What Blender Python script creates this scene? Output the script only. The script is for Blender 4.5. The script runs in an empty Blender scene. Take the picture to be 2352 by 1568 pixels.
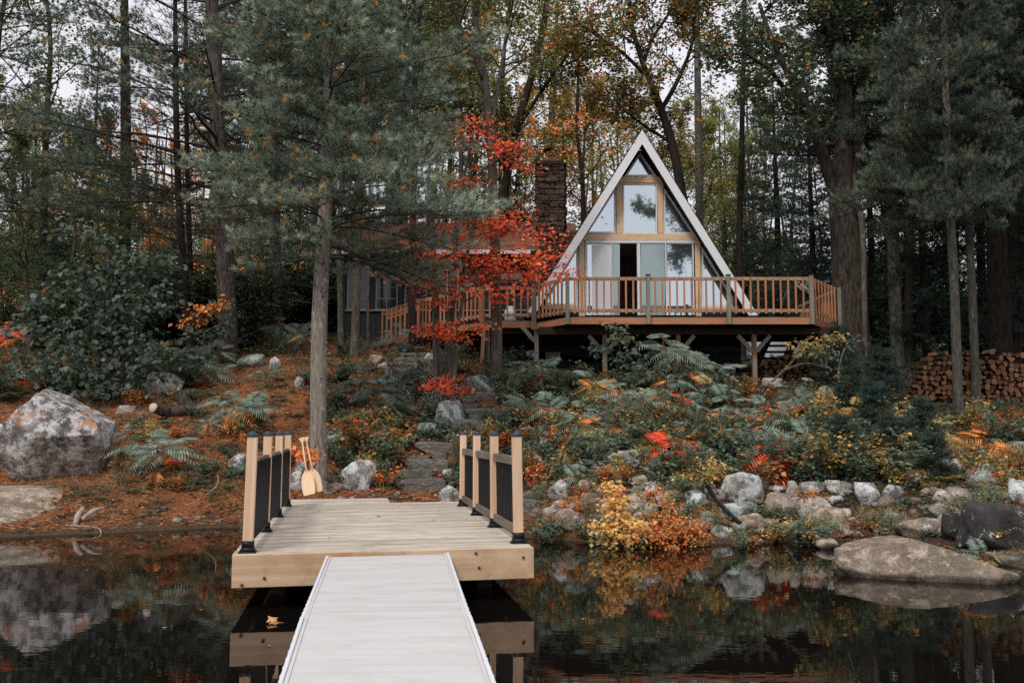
import bpy, bmesh, math
import numpy as np
from mathutils import Vector, Matrix

# ------------------------------------------------------------------ camera, sky, sun, exposure
SC = bpy.context.scene
W, H, F = 2352.0, 1568.0, 2287.0          # working pixel frame of the photograph
PITCH = math.atan(206.0 / F)
CAMZ = 1.56                               # camera height over the water (z = 0)
cam_data = bpy.data.cameras.new('camera')
cam = bpy.data.objects.new('camera', cam_data)
SC.collection.objects.link(cam)
cam.location = (0, 0, CAMZ)
cam.rotation_euler = (math.pi / 2 + PITCH, 0, 0)
cam_data.sensor_width = 36.0
cam_data.lens = F / W * 36.0
cam_data.clip_start = 0.05
cam_data.clip_end = 3000
SC.camera = cam

SUN_EL, SUN_AZ = math.radians(48), math.radians(205)    # behind the camera, a little to its left
world = bpy.data.worlds.new('World')
SC.world = world
world.use_nodes = True
wn, wl = world.node_tree.nodes, world.node_tree.links
wn.clear()
w_out = wn.new('ShaderNodeOutputWorld')
w_bg = wn.new('ShaderNodeBackground')
w_bg.inputs['Strength'].default_value = 0.115
w_sky = wn.new('ShaderNodeTexSky')
w_sky.sky_type = 'NISHITA'
w_sky.sun_disc = False
w_sky.sun_elevation = SUN_EL
w_sky.sun_rotation = SUN_AZ
w_sky.air_density = 1.0
w_sky.dust_density = 3.0
w_hs = wn.new('ShaderNodeHueSaturation')
w_hs.inputs['Saturation'].default_value = 0.35
wl.new(w_sky.outputs['Color'], w_hs.inputs['Color'])
w_tc = wn.new('ShaderNodeTexCoord')
w_no = wn.new('ShaderNodeTexNoise')
w_no.inputs['Scale'].default_value = 2.2
w_no.inputs['Detail'].default_value = 5
wl.new(w_tc.outputs['Generated'], w_no.inputs['Vector'])
w_cl = wn.new('ShaderNodeMixRGB')          # cloud deck: pale lavender grey, softly uneven
w_cl.inputs['Color1'].default_value = (6.4, 6.4, 7.0, 1)
w_cl.inputs['Color2'].default_value = (8.3, 8.25, 8.7, 1)
wl.new(w_no.outputs['Fac'], w_cl.inputs['Fac'])
w_mx = wn.new('ShaderNodeMixRGB')
w_mx.inputs['Fac'].default_value = 0.88
wl.new(w_hs.outputs['Color'], w_mx.inputs['Color1'])
wl.new(w_cl.outputs['Color'], w_mx.inputs['Color2'])
wl.new(w_mx.outputs['Color'], w_bg.inputs['Color'])
wl.new(w_bg.outputs['Background'], w_out.inputs['Surface'])

sun_data = bpy.data.lights.new('sun', 'SUN')
sun_data.energy = 1.5
sun_data.angle = math.radians(11)
sun_data.color = (1.0, 0.95, 0.88)
sun = bpy.data.objects.new('sun', sun_data)
SC.collection.objects.link(sun)
_sd = Vector((math.sin(SUN_AZ) * math.cos(SUN_EL), math.cos(SUN_AZ) * math.cos(SUN_EL), math.sin(SUN_EL)))
sun.rotation_euler = _sd.to_track_quat('Z', 'Y').to_euler()

SC.view_settings.view_transform = 'Standard'
SC.view_settings.look = 'None'
SC.view_settings.gamma = 1.0
SC.view_settings.use_curve_mapping = False
SC.view_settings.exposure = 0.17
SC.render.engine = 'CYCLES'
CY = SC.cycles
CY.use_denoising = False
CY.max_bounces = 6
CY.diffuse_bounces = 3
CY.glossy_bounces = 4
CY.transmission_bounces = 4
CY.transparent_max_bounces = 8
CY.use_adaptive_sampling = False
CY.adaptive_threshold = 0.02
CY.caustics_reflective = False
CY.caustics_refractive = False

# ------------------------------------------------------------------ helpers
RNG = np.random.RandomState(7)
COL = SC.collection
WM = {}                                   # world matrix of every object built, by name

def P(px, py, Y):
    """the point at depth Y seen at photo pixel (px, py)"""
    r, u = (px - W / 2) / F, (H / 2 - py) / F
    y = math.cos(PITCH) - math.sin(PITCH) * u
    z = math.sin(PITCH) + math.cos(PITCH) * u
    return Vector((r * Y / y, Y, CAMZ + z * Y / y))

def PZ(px, py, z):
    """the point at height z seen at a pixel below the horizon"""
    p = P(px, py, 1.0)
    t = (z - CAMZ) / (p.z - CAMZ)
    return Vector((p.x * t, t, z))

def _hash(ix, iy, iz, seed):
    h = (ix.astype(np.int64) * 374761393 + iy.astype(np.int64) * 668265263 + iz.astype(np.int64) * 2147483647 + seed * 1274126177) & 0xffffffff
    h = ((h ^ (h >> 13)) * 1274126177) & 0xffffffff
    h = h ^ (h >> 16)
    return (h & 0xffffff) / float(0xffffff)

def vnoise(p, seed=0):
    p = np.asarray(p, float)
    i = np.floor(p).astype(np.int64)
    f = p - i
    f = f * f * (3 - 2 * f)
    r = 0
    for dx in (0, 1):
        wx = f[:, 0] if dx else 1 - f[:, 0]
        for dy in (0, 1):
            wy = f[:, 1] if dy else 1 - f[:, 1]
            for dz in (0, 1):
                wz = f[:, 2] if dz else 1 - f[:, 2]
                r = r + wx * wy * wz * _hash(i[:, 0] + dx, i[:, 1] + dy, i[:, 2] + dz, seed)
    return r * 2 - 1

def fbm(p, octv=4, seed=0):
    p = np.asarray(p, float)
    a, s, t = 0.5, 0, 1.0
    for k in range(octv):
        s = s + a * vnoise(p * t + 17.3 * k, seed + k)
        a *= 0.5
        t *= 2.03
    return s

# ---- mesh from arrays
def mesh_np(name, verts, tris=None, quads=None, mat=None, cols=None, smooth=False):
    me = bpy.data.meshes.new(name)
    verts = np.asarray(verts, np.float32).reshape(-1, 3)
    nt = 0 if tris is None else len(tris)
    nq = 0 if quads is None else len(quads)
    me.vertices.add(len(verts))
    me.vertices.foreach_set('co', verts.ravel())
    loops = []
    starts = []
    if nt:
        loops.append(np.asarray(tris, np.int32).ravel())
        starts.append(np.arange(nt) * 3)
    if nq:
        loops.append(np.asarray(quads, np.int32).ravel())
        starts.append(nt * 3 + np.arange(nq) * 4)
    loops = np.concatenate(loops)
    starts = np.concatenate(starts).astype(np.int32)
    me.loops.add(len(loops))
    me.loops.foreach_set('vertex_index', loops)
    me.polygons.add(nt + nq)
    me.polygons.foreach_set('loop_start', starts)
    if smooth:
        me.polygons.foreach_set('use_smooth', np.ones(nt + nq, bool))
    me.update(calc_edges=True)
    if cols is not None:
        at = me.color_attributes.new('Col', 'FLOAT_COLOR', 'POINT')
        c = np.ones((len(verts), 4), np.float32)
        c[:, :3] = cols
        at.data.foreach_set('color', c.ravel())
    if mat is not None:
        me.materials.append(mat)
    return me

class Buf:
    """collects verts / tris / quads with colours"""
    def __init__(s):
        s.v, s.t, s.q, s.c, s.n = [], [], [], [], 0
    def add(s, v, t=None, q=None, c=(1, 1, 1)):
        v = np.asarray(v, float).reshape(-1, 3)
        s.v.append(v)
        if t is not None and len(t):
            s.t.append(np.asarray(t) + s.n)
        if q is not None and len(q):
            s.q.append(np.asarray(q) + s.n)
        cc = np.empty((len(v), 3))
        cc[:] = np.asarray(c, float)
        s.c.append(cc)
        s.n += len(v)
    def mesh(s, name, mat, smooth=False, origin=None):
        v = np.concatenate(s.v)
        if origin is not None:
            v = v - np.asarray(origin, float)
        return mesh_np(name, v, np.concatenate(s.t) if s.t else None, np.concatenate(s.q) if s.q else None, mat, np.concatenate(s.c), smooth)
    def ntri(s):
        return sum(len(x) for x in s.t) + 2 * sum(len(x) for x in s.q)

def link(name, data, parent=None, M=None):
    """link an object with world matrix M under parent"""
    o = bpy.data.objects.new(name, data)
    COL.objects.link(o)
    M = Matrix.Identity(4) if M is None else M
    WM[o.name] = M.copy()
    if parent is not None:
        o.parent = parent
        o.matrix_basis = WM[parent.name].inverted() @ M
    else:
        o.matrix_basis = M
    return o

def tag(o, label=None, cat=None, group=None, kind=None):
    if label: o['label'] = label
    if cat: o['category'] = cat
    if group: o['group'] = group
    if kind: o['kind'] = kind
    return o

def thing(name, label, cat, loc=(0, 0, 0), group=None):
    o = link(name, None, None, Matrix.Translation(Vector(loc)))
    o.empty_display_size = 0.2
    return tag(o, label, cat, group)

def copy_tree(root, loc, rotz=0.0, scale=1.0, label=None, group=None, color=None):
    """copy a thing with its parts and sub-parts"""
    sc = scale if hasattr(scale, '__len__') else (scale,) * 3
    M = Matrix.Translation(Vector(loc)) @ Matrix.Rotation(rotz, 4, 'Z') @ Matrix.Diagonal((*sc, 1))
    r = root.copy()
    COL.objects.link(r)
    r.matrix_basis = M
    WM[r.name] = M
    if label: r['label'] = label
    if group: r['group'] = group
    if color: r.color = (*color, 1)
    for ch in root.children:
        c = ch.copy()
        COL.objects.link(c)
        c.parent = r
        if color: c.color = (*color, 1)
        for g in ch.children:
            d = g.copy()
            COL.objects.link(d)
            d.parent = c
    return r

# ---- boxes (bevelled, cached) and boards laid between two points; long axis = local X
_boxes = {}
def box_mesh(sx, sy, sz, mat, bev=0.004):
    key = (round(sx, 3), round(sy, 3), round(sz, 3), mat.name, bev)
    if key in _boxes:
        return _boxes[key]
    bm = bmesh.new()
    bmesh.ops.create_cube(bm, size=1.0)
    bmesh.ops.scale(bm, vec=(sx, sy, sz), verts=bm.verts)
    if bev:
        bmesh.ops.bevel(bm, geom=list(bm.edges), offset=min(bev, 0.3 * min(sx, sy, sz)), segments=1, affect='EDGES')
    me = bpy.data.meshes.new('box')
    bm.to_mesh(me)
    bm.free()
    me.materials.append(mat)
    _boxes[key] = me
    return me

def frame_x(p0, p1, up=(0, 0, 1)):
    """rotation whose X runs p0->p1 and whose Z is as near to up as it can be"""
    x = (Vector(p1) - Vector(p0)).normalized()
    u = Vector(up)
    y = u.cross(x)
    if y.length < 1e-5:
        y = Vector((0, 1, 0)).cross(x)
    y.normalize()
    z = x.cross(y)
    return Matrix((x, y, z)).transposed().to_4x4()

def board(name, p0, p1, w, t, mat, parent, up=(0, 0, 1), bev=0.004):
    """timber from p0 to p1 (centre line), w across (local Y), t thick (local Z = up)"""
    p0, p1 = Vector(p0), Vector(p1)
    L = (p1 - p0).length
    M = Matrix.Translation((p0 + p1) / 2) @ frame_x(p0, p1, up)
    return link(name, box_mesh(L, w, t, mat, bev), parent, M)

def prism(name, pts, ext, mat, parent, holes=None):
    """polygon pts (3D, coplanar, ordered) extruded by vector ext; with a hole ring -> frame"""
    pts = [Vector(p) for p in pts]
    ext = Vector(ext)
    o = pts[0]
    B = Buf()
    n = len(pts)
    if holes is None:
        v = [p - o for p in pts] + [p - o + ext for p in pts]
        bm = bmesh.new()
        vs = [bm.verts.new(x) for x in v]
        bm.faces.new(vs[:n][::-1])
        bm.faces.new(vs[n:])
        for i in range(n):
            j = (i + 1) % n
            bm.faces.new((vs[i], vs[j], vs[n + j], vs[n + i]))
        bmesh.ops.recalc_face_normals(bm, faces=bm.faces)
        me = bpy.data.meshes.new(name)
        bm.to_mesh(me)
        bm.free()
    else:
        inn = [Vector(p) for p in holes]
        bm = bmesh.new()
        r = [[bm.verts.new(p - o) for p in pts], [bm.verts.new(p - o) for p in inn],
             [bm.verts.new(p - o + ext) for p in inn], [bm.verts.new(p - o + ext) for p in pts]]
        for k in range(4):
            a, b = r[k], r[(k + 1) % 4]
            for i in range(n):
                j = (i + 1) % n
                bm.faces.new((a[i], a[j], b[j], b[i]))
        bmesh.ops.recalc_face_normals(bm, faces=bm.faces)
        me = bpy.data.meshes.new(name)
        bm.to_mesh(me)
        bm.free()
    me.materials.append(mat)
    return link(name, me, parent, Matrix.Translation(o))

def inset(pts, d):
    """inset a convex polygon lying in the XZ plane by d"""
    pts = [Vector(p) for p in pts]
    c = sum(pts, Vector()) / len(pts)
    n = len(pts)
    lines = []
    for i in range(n):
        a, b = pts[i], pts[(i + 1) % n]
        t = (b - a).normalized()
        nn = Vector((-t.z, 0, t.x))
        if nn.dot(c - a) < 0:
            nn = -nn
        lines.append((a + nn * d, t))
    out = []
    for i in range(n):
        (a, t), (b, s) = lines[i - 1], lines[i]
        den = t.x * s.z - t.z * s.x
        k = ((b.x - a.x) * s.z - (b.z - a.z) * s.x) / den
        out.append(a + t * k)
    return out

def tube(path, rad, sides=6, closed=True):
    """verts and quads of a tube round a polyline"""
    path = np.asarray(path, float)
    n = len(path)
    rad = np.asarray(rad, float) * np.ones(n)
    T = np.gradient(path, axis=0)
    T /= np.linalg.norm(T, axis=1)[:, None] + 1e-9
    ref = np.array([1.0, 0, 0]) if abs(T[0][0]) < 0.8 else np.array([0, 1.0, 0])
    Us = np.empty((n, 3))
    u = ref
    for i in range(n):
        u = u - T[i] * np.dot(u, T[i])
        u = u / (np.linalg.norm(u) + 1e-9)
        Us[i] = u
    Vs = np.cross(T, Us)
    a = np.linspace(0, 2 * math.pi, sides, endpoint=False)
    v = path[:, None, :] + rad[:, None, None] * (np.cos(a)[None, :, None] * Us[:, None, :] + np.sin(a)[None, :, None] * Vs[:, None, :])
    v = v.reshape(-1, 3)
    i = np.arange(n - 1)[:, None] * sides
    j = np.arange(sides)[None, :]
    k = (j + 1) % sides
    q = np.stack([i + j, i + k, i + sides + k, i + sides + j], -1).reshape(-1, 4)
    t = []
    if closed:
        v = np.vstack([v, path[-1] + T[-1] * rad[-1] * 0.3])
        top = len(v) - 1
        b = (n - 1) * sides
        t = [[b + x, b + (x + 1) % sides, top] for x in range(sides)]
        v = np.vstack([v, path[0]])
        bot = len(v) - 1
        t += [[(x + 1) % sides, x, bot] for x in range(sides)]
    return v, q, t

def resample(path, step):
    path = np.asarray(path, float)
    d = np.r_[0, np.cumsum(np.linalg.norm(np.diff(path, axis=0), axis=1))]
    n = max(2, int(d[-1] / step) + 1)
    s = np.linspace(0, d[-1], n)
    # smooth (Catmull-like) by cubic through numpy: interpolate linearly, then relax
    out = np.stack([np.interp(s, d, path[:, k]) for k in range(3)], 1)
    for _ in range(3):
        m = out.copy()
        m[1:-1] = 0.25 * out[:-2] + 0.5 * out[1:-1] + 0.25 * out[2:]
        out = m
    return out, s / d[-1]

# ---- materials
def new_mat(name):
    m = bpy.data.materials.new(name)
    m.use_nodes = True
    n, l = m.node_tree.nodes, m.node_tree.links
    b = n['Principled BSDF']
    return m, n, l, b

def _noise(n, l, vec, scale, detail=4, rough=0.55):
    t = n.new('ShaderNodeTexNoise')
    t.inputs['Scale'].default_value = scale
    t.inputs['Detail'].default_value = detail
    t.inputs['Roughness'].default_value = rough
    l.new(vec, t.inputs['Vector'])
    return t.outputs['Fac']

def _map(n, l, vec, scale=(1, 1, 1)):
    m = n.new('ShaderNodeMapping')
    m.inputs['Scale'].default_value = scale
    l.new(vec, m.inputs['Vector'])
    return m.outputs['Vector']

def _ramp(n, l, fac, stops):
    r = n.new('ShaderNodeValToRGB')
    e = r.color_ramp.elements
    while len(e) < len(stops):
        e.new(0.5)
    for i, (p, c) in enumerate(stops):
        e[i].position = p
        e[i].color = (*c, 1) if len(c) == 3 else c
    l.new(fac, r.inputs['Fac'])
    return r.outputs['Color']

def _mix(n, l, fac, a, b, mode='MIX'):
    m = n.new('ShaderNodeMixRGB')
    m.blend_type = mode
    for i, x in zip((0, 1, 2), (fac, a, b)):
        if isinstance(x, (int, float)):
            m.inputs[i].default_value = x
        elif isinstance(x, tuple):
            m.inputs[i].default_value = (*x, 1)
        else:
            l.new(x, m.inputs[i])
    return m.outputs[0]

def _bump(n, l, b, h, strength=0.4, dist=0.01):
    k = n.new('ShaderNodeBump')
    k.inputs['Strength'].default_value = strength
    k.inputs['Distance'].default_value = dist
    l.new(h, k.inputs['Height'])
    l.new(k.outputs['Normal'], b.inputs['Normal'])

def _math(n, l, op, a, b=None):
    m = n.new('ShaderNodeMath')
    m.operation = op
    for i, x in enumerate((a, b)):
        if x is None: continue
        if isinstance(x, (int, float)):
            m.inputs[i].default_value = x
        else:
            l.new(x, m.inputs[i])
    return m.outputs[0]

def objcoord(n, l, jitter=True):
    tc = n.new('ShaderNodeTexCoord')
    if not jitter:
        return tc.outputs['Object'], None
    oi = n.new('ShaderNodeObjectInfo')
    k = n.new('ShaderNodeVectorMath')
    k.operation = 'MULTIPLY'
    cx = n.new('ShaderNodeCombineXYZ')
    for i in range(3):
        l.new(oi.outputs['Random'], cx.inputs[i])
    k.inputs[1].default_value = (37.0, 53.0, 71.0)
    l.new(cx.outputs[0], k.inputs[0])
    a = n.new('ShaderNodeVectorMath')
    a.operation = 'ADD'
    l.new(tc.outputs['Object'], a.inputs[0])
    l.new(k.outputs[0], a.inputs[1])
    return a.outputs[0], oi.outputs['Random']

def wood_mat(name, light, dark, rough=0.75, knots=True, stain=None, vary=0.25, grain=1.0, bump=0.35, stain_pos=(0.52, 0.66)):
    m, n, l, b = new_mat(name)
    vec, rnd = objcoord(n, l)
    g = _noise(n, l, _map(n, l, vec, (1.2 * grain, 26 * grain, 26 * grain)), 1.0, 5, 0.6)
    g2 = _noise(n, l, _map(n, l, vec, (0.6, 5, 5)), 1.0, 3)
    c = _ramp(n, l, g, [(0.32, dark), (0.62, light)])
    c = _mix(n, l, 0.35, c, _ramp(n, l, g2, [(0.35, dark), (0.6, light)]))
    if knots:
        v = n.new('ShaderNodeTexVoronoi')
        v.inputs['Scale'].default_value = 1.0
        l.new(_map(n, l, vec, (1.6, 6, 6)), v.inputs['Vector'])
        kf = _ramp(n, l, v.outputs['Distance'], [(0.05, (1, 1, 1)), (0.12, (0, 0, 0))])
        c = _mix(n, l, kf, c, tuple(x * 0.35 for x in dark))
    if stain:
        sf = _ramp(n, l, _noise(n, l, vec, 2.3, 5, 0.65), [(stain_pos[0], (0, 0, 0)), (stain_pos[1], (1, 1, 1))])
        c = _mix(n, l, sf, c, stain)
    vv = _math(n, l, 'ADD', _math(n, l, 'MULTIPLY', rnd, vary), 1 - vary / 2)
    hs = n.new('ShaderNodeHueSaturation')
    l.new(c, hs.inputs['Color'])
    l.new(vv, hs.inputs['Value'])
    l.new(hs.outputs[0], b.inputs['Base Color'])
    b.inputs['Roughness'].default_value = rough
    b.inputs['Specular IOR Level'].default_value = 0.25
    _bump(n, l, b, g, bump, 0.003)
    return m

def plain_mat(name, col, rough=0.6, metal=0.0, spot=0.12, scale=9.0, spec=0.3):
    m, n, l, b = new_mat(name)
    vec, rnd = objcoord(n, l)
    f = _noise(n, l, vec, scale, 5)
    c = _mix(n, l, f, tuple(x * (1 - spot) for x in col), tuple(min(1, x * (1 + spot)) for x in col))
    l.new(c, b.inputs['Base Color'])
    b.inputs['Roughness'].default_value = rough
    b.inputs['Metallic'].default_value = metal
    b.inputs['Specular IOR Level'].default_value = spec
    _bump(n, l, b, _noise(n, l, vec, scale * 8, 3), 0.12, 0.002)
    return m

M_deckwood = wood_mat('weathered_deck_wood', (0.70, 0.62, 0.54), (0.36, 0.29, 0.21), 0.7, True, (0.33, 0.31, 0.22), 0.3, 0.8, 0.5, (0.47, 0.72))
M_fascia = wood_mat('new_lumber', (0.70, 0.50, 0.33), (0.46, 0.29, 0.17), 0.6, True, (0.36, 0.20, 0.10), 0.10, 0.6, 0.3, (0.50, 0.78))
M_post = wood_mat('cedar_post_wood', (0.78, 0.55, 0.38), (0.58, 0.36, 0.22), 0.6, True, None, 0.12, 0.8, 0.25)
M_grey = wood_mat('greyed_rail_wood', (0.20, 0.165, 0.13), (0.10, 0.08, 0.062), 0.85, True, (0.24, 0.22, 0.19), 0.3)
M_orange = wood_mat('orange_stained_wood', (0.56, 0.25, 0.12), (0.33, 0.13, 0.06), 0.7, True, (0.36, 0.22, 0.15), 0.35)
M_railw = wood_mat('weathered_orange_wood', (0.43, 0.25, 0.15), (0.24, 0.14, 0.09), 0.8, True, (0.34, 0.29, 0.23), 0.3, 1.0, 0.35, (0.46, 0.58))
M_greypost = wood_mat('grey_post_wood', (0.30, 0.26, 0.20), (0.17, 0.14, 0.11), 0.85, True, (0.26, 0.27, 0.21), 0.25)
M_timber = wood_mat('pale_pine_timber', (0.80, 0.59, 0.39), (0.64, 0.41, 0.23), 0.6, True, (0.56, 0.27, 0.12), 0.12, 0.7, 0.2, (0.56, 0.74))
M_darkbeam = wood_mat('dark_stained_beam', (0.06, 0.035, 0.025), (0.03, 0.018, 0.013), 0.8, False)
M_black = plain_mat('black_painted_metal', (0.012, 0.012, 0.014), 0.45, 0.2)
M_white = plain_mat('white_paint', (0.72, 0.73, 0.76), 0.5, 0, 0.05)
M_rake = plain_mat('white_rake_paint', (0.80, 0.81, 0.83), 0.6, 0, 0.05, 3.0)
M_char = plain_mat('charcoal_siding_paint', (0.014, 0.017, 0.018), 0.7, 0, 0.25)
M_muntin = plain_mat('grey_window_bars', (0.16, 0.17, 0.18), 0.6)
M_soffit = plain_mat('dark_soffit_wood', (0.016, 0.013, 0.012), 0.8)
M_gang = wood_mat('pale_composite_decking', (0.64, 0.615, 0.605), (0.555, 0.53, 0.515), 0.55, False, (0.50, 0.475, 0.45), 0.05, 0.8, 0.5, (0.5, 0.8))
M_rust = plain_mat('rusty_metal', (0.17, 0.06, 0.032), 0.8, 0, 0.4)
M_ply = wood_mat('blond_paddle_wood', (0.74, 0.52, 0.33), (0.62, 0.40, 0.23), 0.45, False, (0.62, 0.44, 0.28), 0.1, 1.5, 0.1)

def glass_mat(name, tint, metal, rough=0.03):
    m, n, l, b = new_mat(name)
    vec, rnd = objcoord(n, l)
    b.inputs['Base Color'].default_value = (*tint, 1)
    b.inputs['Metallic'].default_value = metal
    b.inputs['Roughness'].default_value = rough
    _bump(n, l, b, _noise(n, l, vec, 0.8, 1), 0.05, 0.01)
    return m
M_glass = glass_mat('reflective_window_glass', (0.54, 0.61, 0.65), 0.92)
M_glassdim = glass_mat('screened_window_glass', (0.30, 0.37, 0.36), 0.75, 0.09)
M_glassdark = glass_mat('dark_cottage_glass', (0.02, 0.022, 0.024), 0.0, 0.06)

def foliage_mat(name, trans=0.35, gain=1.0):
    m = bpy.data.materials.new(name)
    m.use_nodes = True
    n, l = m.node_tree.nodes, m.node_tree.links
    n.clear()
    out = n.new('ShaderNodeOutputMaterial')
    at = n.new('ShaderNodeAttribute')
    at.attribute_name = 'Col'
    oi = n.new('ShaderNodeObjectInfo')
    c = _mix(n, l, 1.0, at.outputs['Color'], oi.outputs['Color'], 'MULTIPLY')
    c = _mix(n, l, 1.0, c, (gain, gain, gain), 'MULTIPLY')
    d = n.new('ShaderNodeBsdfPrincipled')
    d.inputs['Roughness'].default_value = 0.55
    d.inputs['Specular IOR Level'].default_value = 0.25
    l.new(c, d.inputs['Base Color'])
    t = n.new('ShaderNodeBsdfTranslucent')
    ct = _mix(n, l, 1.0, c, (1.15, 1.1, 0.75), 'MULTIPLY')
    l.new(ct, t.inputs['Color'])
    mx = n.new('ShaderNodeMixShader')
    mx.inputs[0].default_value = trans
    l.new(d.outputs[0], mx.inputs[1])
    l.new(t.outputs[0], mx.inputs[2])
    l.new(mx.outputs[0], out.inputs['Surface'])
    return m
M_leaf = foliage_mat('leaf_tissue', 0.35, 1.65)
M_needle = foliage_mat('pine_needles', 0.2, 2.05)
M_litter = foliage_mat('dry_litter', 0.1)

def bark_mat(name, a, b_, ridge=9.0, lichen=None, bump=0.8):
    m, n, l, b = new_mat(name)
    vec, rnd = objcoord(n, l)
    v1 = _map(n, l, vec, (ridge, ridge, ridge * 0.22))
    g = _noise(n, l, v1, 1.6, 6, 0.65)
    g2 = _noise(n, l, _map(n, l, vec, (2, 2, 0.6)), 1.5, 3)
    c = _ramp(n, l, g, [(0.36, a), (0.62, b_)])
    c = _mix(n, l, _ramp(n, l, g2, [(0.4, (0, 0, 0)), (0.65, (0.5, 0.5, 0.5))]), c, tuple(0.5 * (x + y) for x, y in zip(a, b_)))
    if lichen:
        lf = _ramp(n, l, _noise(n, l, _map(n, l, vec, (5, 5, 3)), 1.3, 6, 0.7), [(0.56, (0, 0, 0)), (0.64, (0.8, 0.8, 0.8))])
        c = _mix(n, l, lf, c, lichen)
    oi = n.new('ShaderNodeObjectInfo')
    c = _mix(n, l, 1.0, c, oi.outputs['Color'], 'MULTIPLY')
    l.new(c, b.inputs['Base Color'])
    b.inputs['Roughness'].default_value = 0.9
    b.inputs['Specular IOR Level'].default_value = 0.15
    _bump(n, l, b, g, bump, 0.03)
    return m
M_bark_pine = bark_mat('young_pine_bark', (0.11, 0.095, 0.08), (0.36, 0.31, 0.26), 13, (0.46, 0.45, 0.41))
M_bark_brown = bark_mat('brown_furrowed_bark', (0.016, 0.013, 0.011), (0.135, 0.108, 0.09), 11, (0.14, 0.15, 0.135), 1.0)
M_bark_grey = bark_mat('grey_hardwood_bark', (0.05, 0.043, 0.035), (0.165, 0.145, 0.12), 10, (0.23, 0.25, 0.22))
M_bark_oak = bark_mat('oak_bark', (0.010, 0.008, 0.007), (0.095, 0.075, 0.06), 9, None, 1.0)
M_bark_dark = bark_mat('dark_bark', (0.014, 0.011, 0.009), (0.05, 0.04, 0.032), 9)
M_twig = bark_mat('twig_bark', (0.03, 0.024, 0.02), (0.075, 0.06, 0.05), 9, None, 0.2)

def rock_mat(name, base, dark, lichen, lich_pos=(0.5, 0.6), needle=False, moss=None, vary=0.35):
    m, n, l, b = new_mat(name)
    vec, rnd = objcoord(n, l)
    g = _noise(n, l, vec, 5.0, 8, 0.62)
    g2 = _noise(n, l, vec, 1.6, 4)
    fine = _noise(n, l, vec, 38.0, 4, 0.7)
    c = _ramp(n, l, g, [(0.30, dark), (0.55, base), (0.75, tuple(x * 1.25 for x in base))])
    c = _mix(n, l, _ramp(n, l, g2, [(0.42, (0, 0, 0)), (0.6, (0.7, 0.7, 0.7))]), c, dark)
    lf = _noise(n, l, vec, 5.2, 10, 0.78)
    c = _mix(n, l, _ramp(n, l, lf, [(lich_pos[0], (0, 0, 0)), (lich_pos[1], (0.85, 0.85, 0.85))]), c, lichen)
    c = _mix(n, l, 0.35, c, _ramp(n, l, fine, [(0.35, (0.12, 0.12, 0.12)), (0.65, (0.88, 0.88, 0.88))]), 'OVERLAY')
    geo = n.new('ShaderNodeNewGeometry')
    sep = n.new('ShaderNodeSeparateXYZ')
    l.new(geo.outputs['Normal'], sep.inputs[0])
    if moss:
        mf = _math(n, l, 'MULTIPLY', _ramp(n, l, sep.outputs['Z'], [(0.1, (0, 0, 0)), (0.7, (1, 1, 1))]), _ramp(n, l, _noise(n, l, vec, 4.3, 6, 0.7), [(0.5, (0, 0, 0)), (0.6, (0.9, 0.9, 0.9))]))
        c = _mix(n, l, mf, c, moss)
    if needle:
        nf = _math(n, l, 'MULTIPLY', _ramp(n, l, sep.outputs['Z'], [(0.15, (0, 0, 0)), (0.5, (1, 1, 1))]), _ramp(n, l, _noise(n, l, vec, 2.2, 7, 0.72), [(0.555, (0, 0, 0)), (0.60, (.9, .9, .9))]))
        c = _mix(n, l, nf, c, (0.48, 0.20, 0.09))
    # tide mark: wet and darker close to the water
    gp = n.new('ShaderNodeSeparateXYZ')
    l.new(geo.outputs['Position'], gp.inputs[0])
    wet = _ramp(n, l, gp.outputs['Z'], [(0.03, (0.35, 0.35, 0.35)), (0.10, (1, 1, 1))])
    c = _mix(n, l, 1.0, c, wet, 'MULTIPLY')
    hv = n.new('ShaderNodeHueSaturation')
    l.new(_math(n, l, 'ADD', _math(n, l, 'MULTIPLY', rnd, vary), 1.08 - vary / 2), hv.inputs['Value'])
    l.new(c, hv.inputs['Color'])
    l.new(hv.outputs[0], b.inputs['Base Color'])
    b.inputs['Roughness'].default_value = 0.85
    b.inputs['Specular IOR Level'].default_value = 0.2
    h = _math(n, l, 'ADD', g, _math(n, l, 'MULTIPLY', fine, 0.35))
    _bump(n, l, b, h, 1.0, 0.05)
    return m
M_rock = rock_mat('lichen_granite', (0.36, 0.34, 0.31), (0.08, 0.072, 0.064), (0.64, 0.67, 0.65), (0.47, 0.55))
M_rocktan = rock_mat('tan_granite', (0.46, 0.39, 0.33), (0.15, 0.12, 0.095), (0.52, 0.49, 0.45), (0.54, 0.60))
M_rockbig = rock_mat('boulder_granite', (0.27, 0.25, 0.225), (0.06, 0.052, 0.045), (0.60, 0.59, 0.58), (0.47, 0.55), True)
M_rockdark = rock_mat('dark_gneiss', (0.065, 0.06, 0.06), (0.02, 0.018, 0.018), (0.42, 0.42, 0.40), (0.58, 0.61))
M_rockmoss = rock_mat('mossy_granite', (0.30, 0.31, 0.29), (0.09, 0.09, 0.08), (0.48, 0.55, 0.52), (0.46, 0.55), False, (0.07, 0.09, 0.045))
M_slab = rock_mat('path_slab_stone', (0.29, 0.26, 0.225), (0.10, 0.085, 0.07), (0.30, 0.32, 0.30), (0.56, 0.62))
M_chim = rock_mat('chimney_stone', (0.125, 0.078, 0.058), (0.035, 0.026, 0.022), (0.22, 0.15, 0.11), (0.54, 0.62), vary=1.1)
M_wetrock = rock_mat('bare_tan_boulder', (0.34, 0.27, 0.205), (0.14, 0.108, 0.082), (0.54, 0.45, 0.35), (0.50, 0.60))
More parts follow.
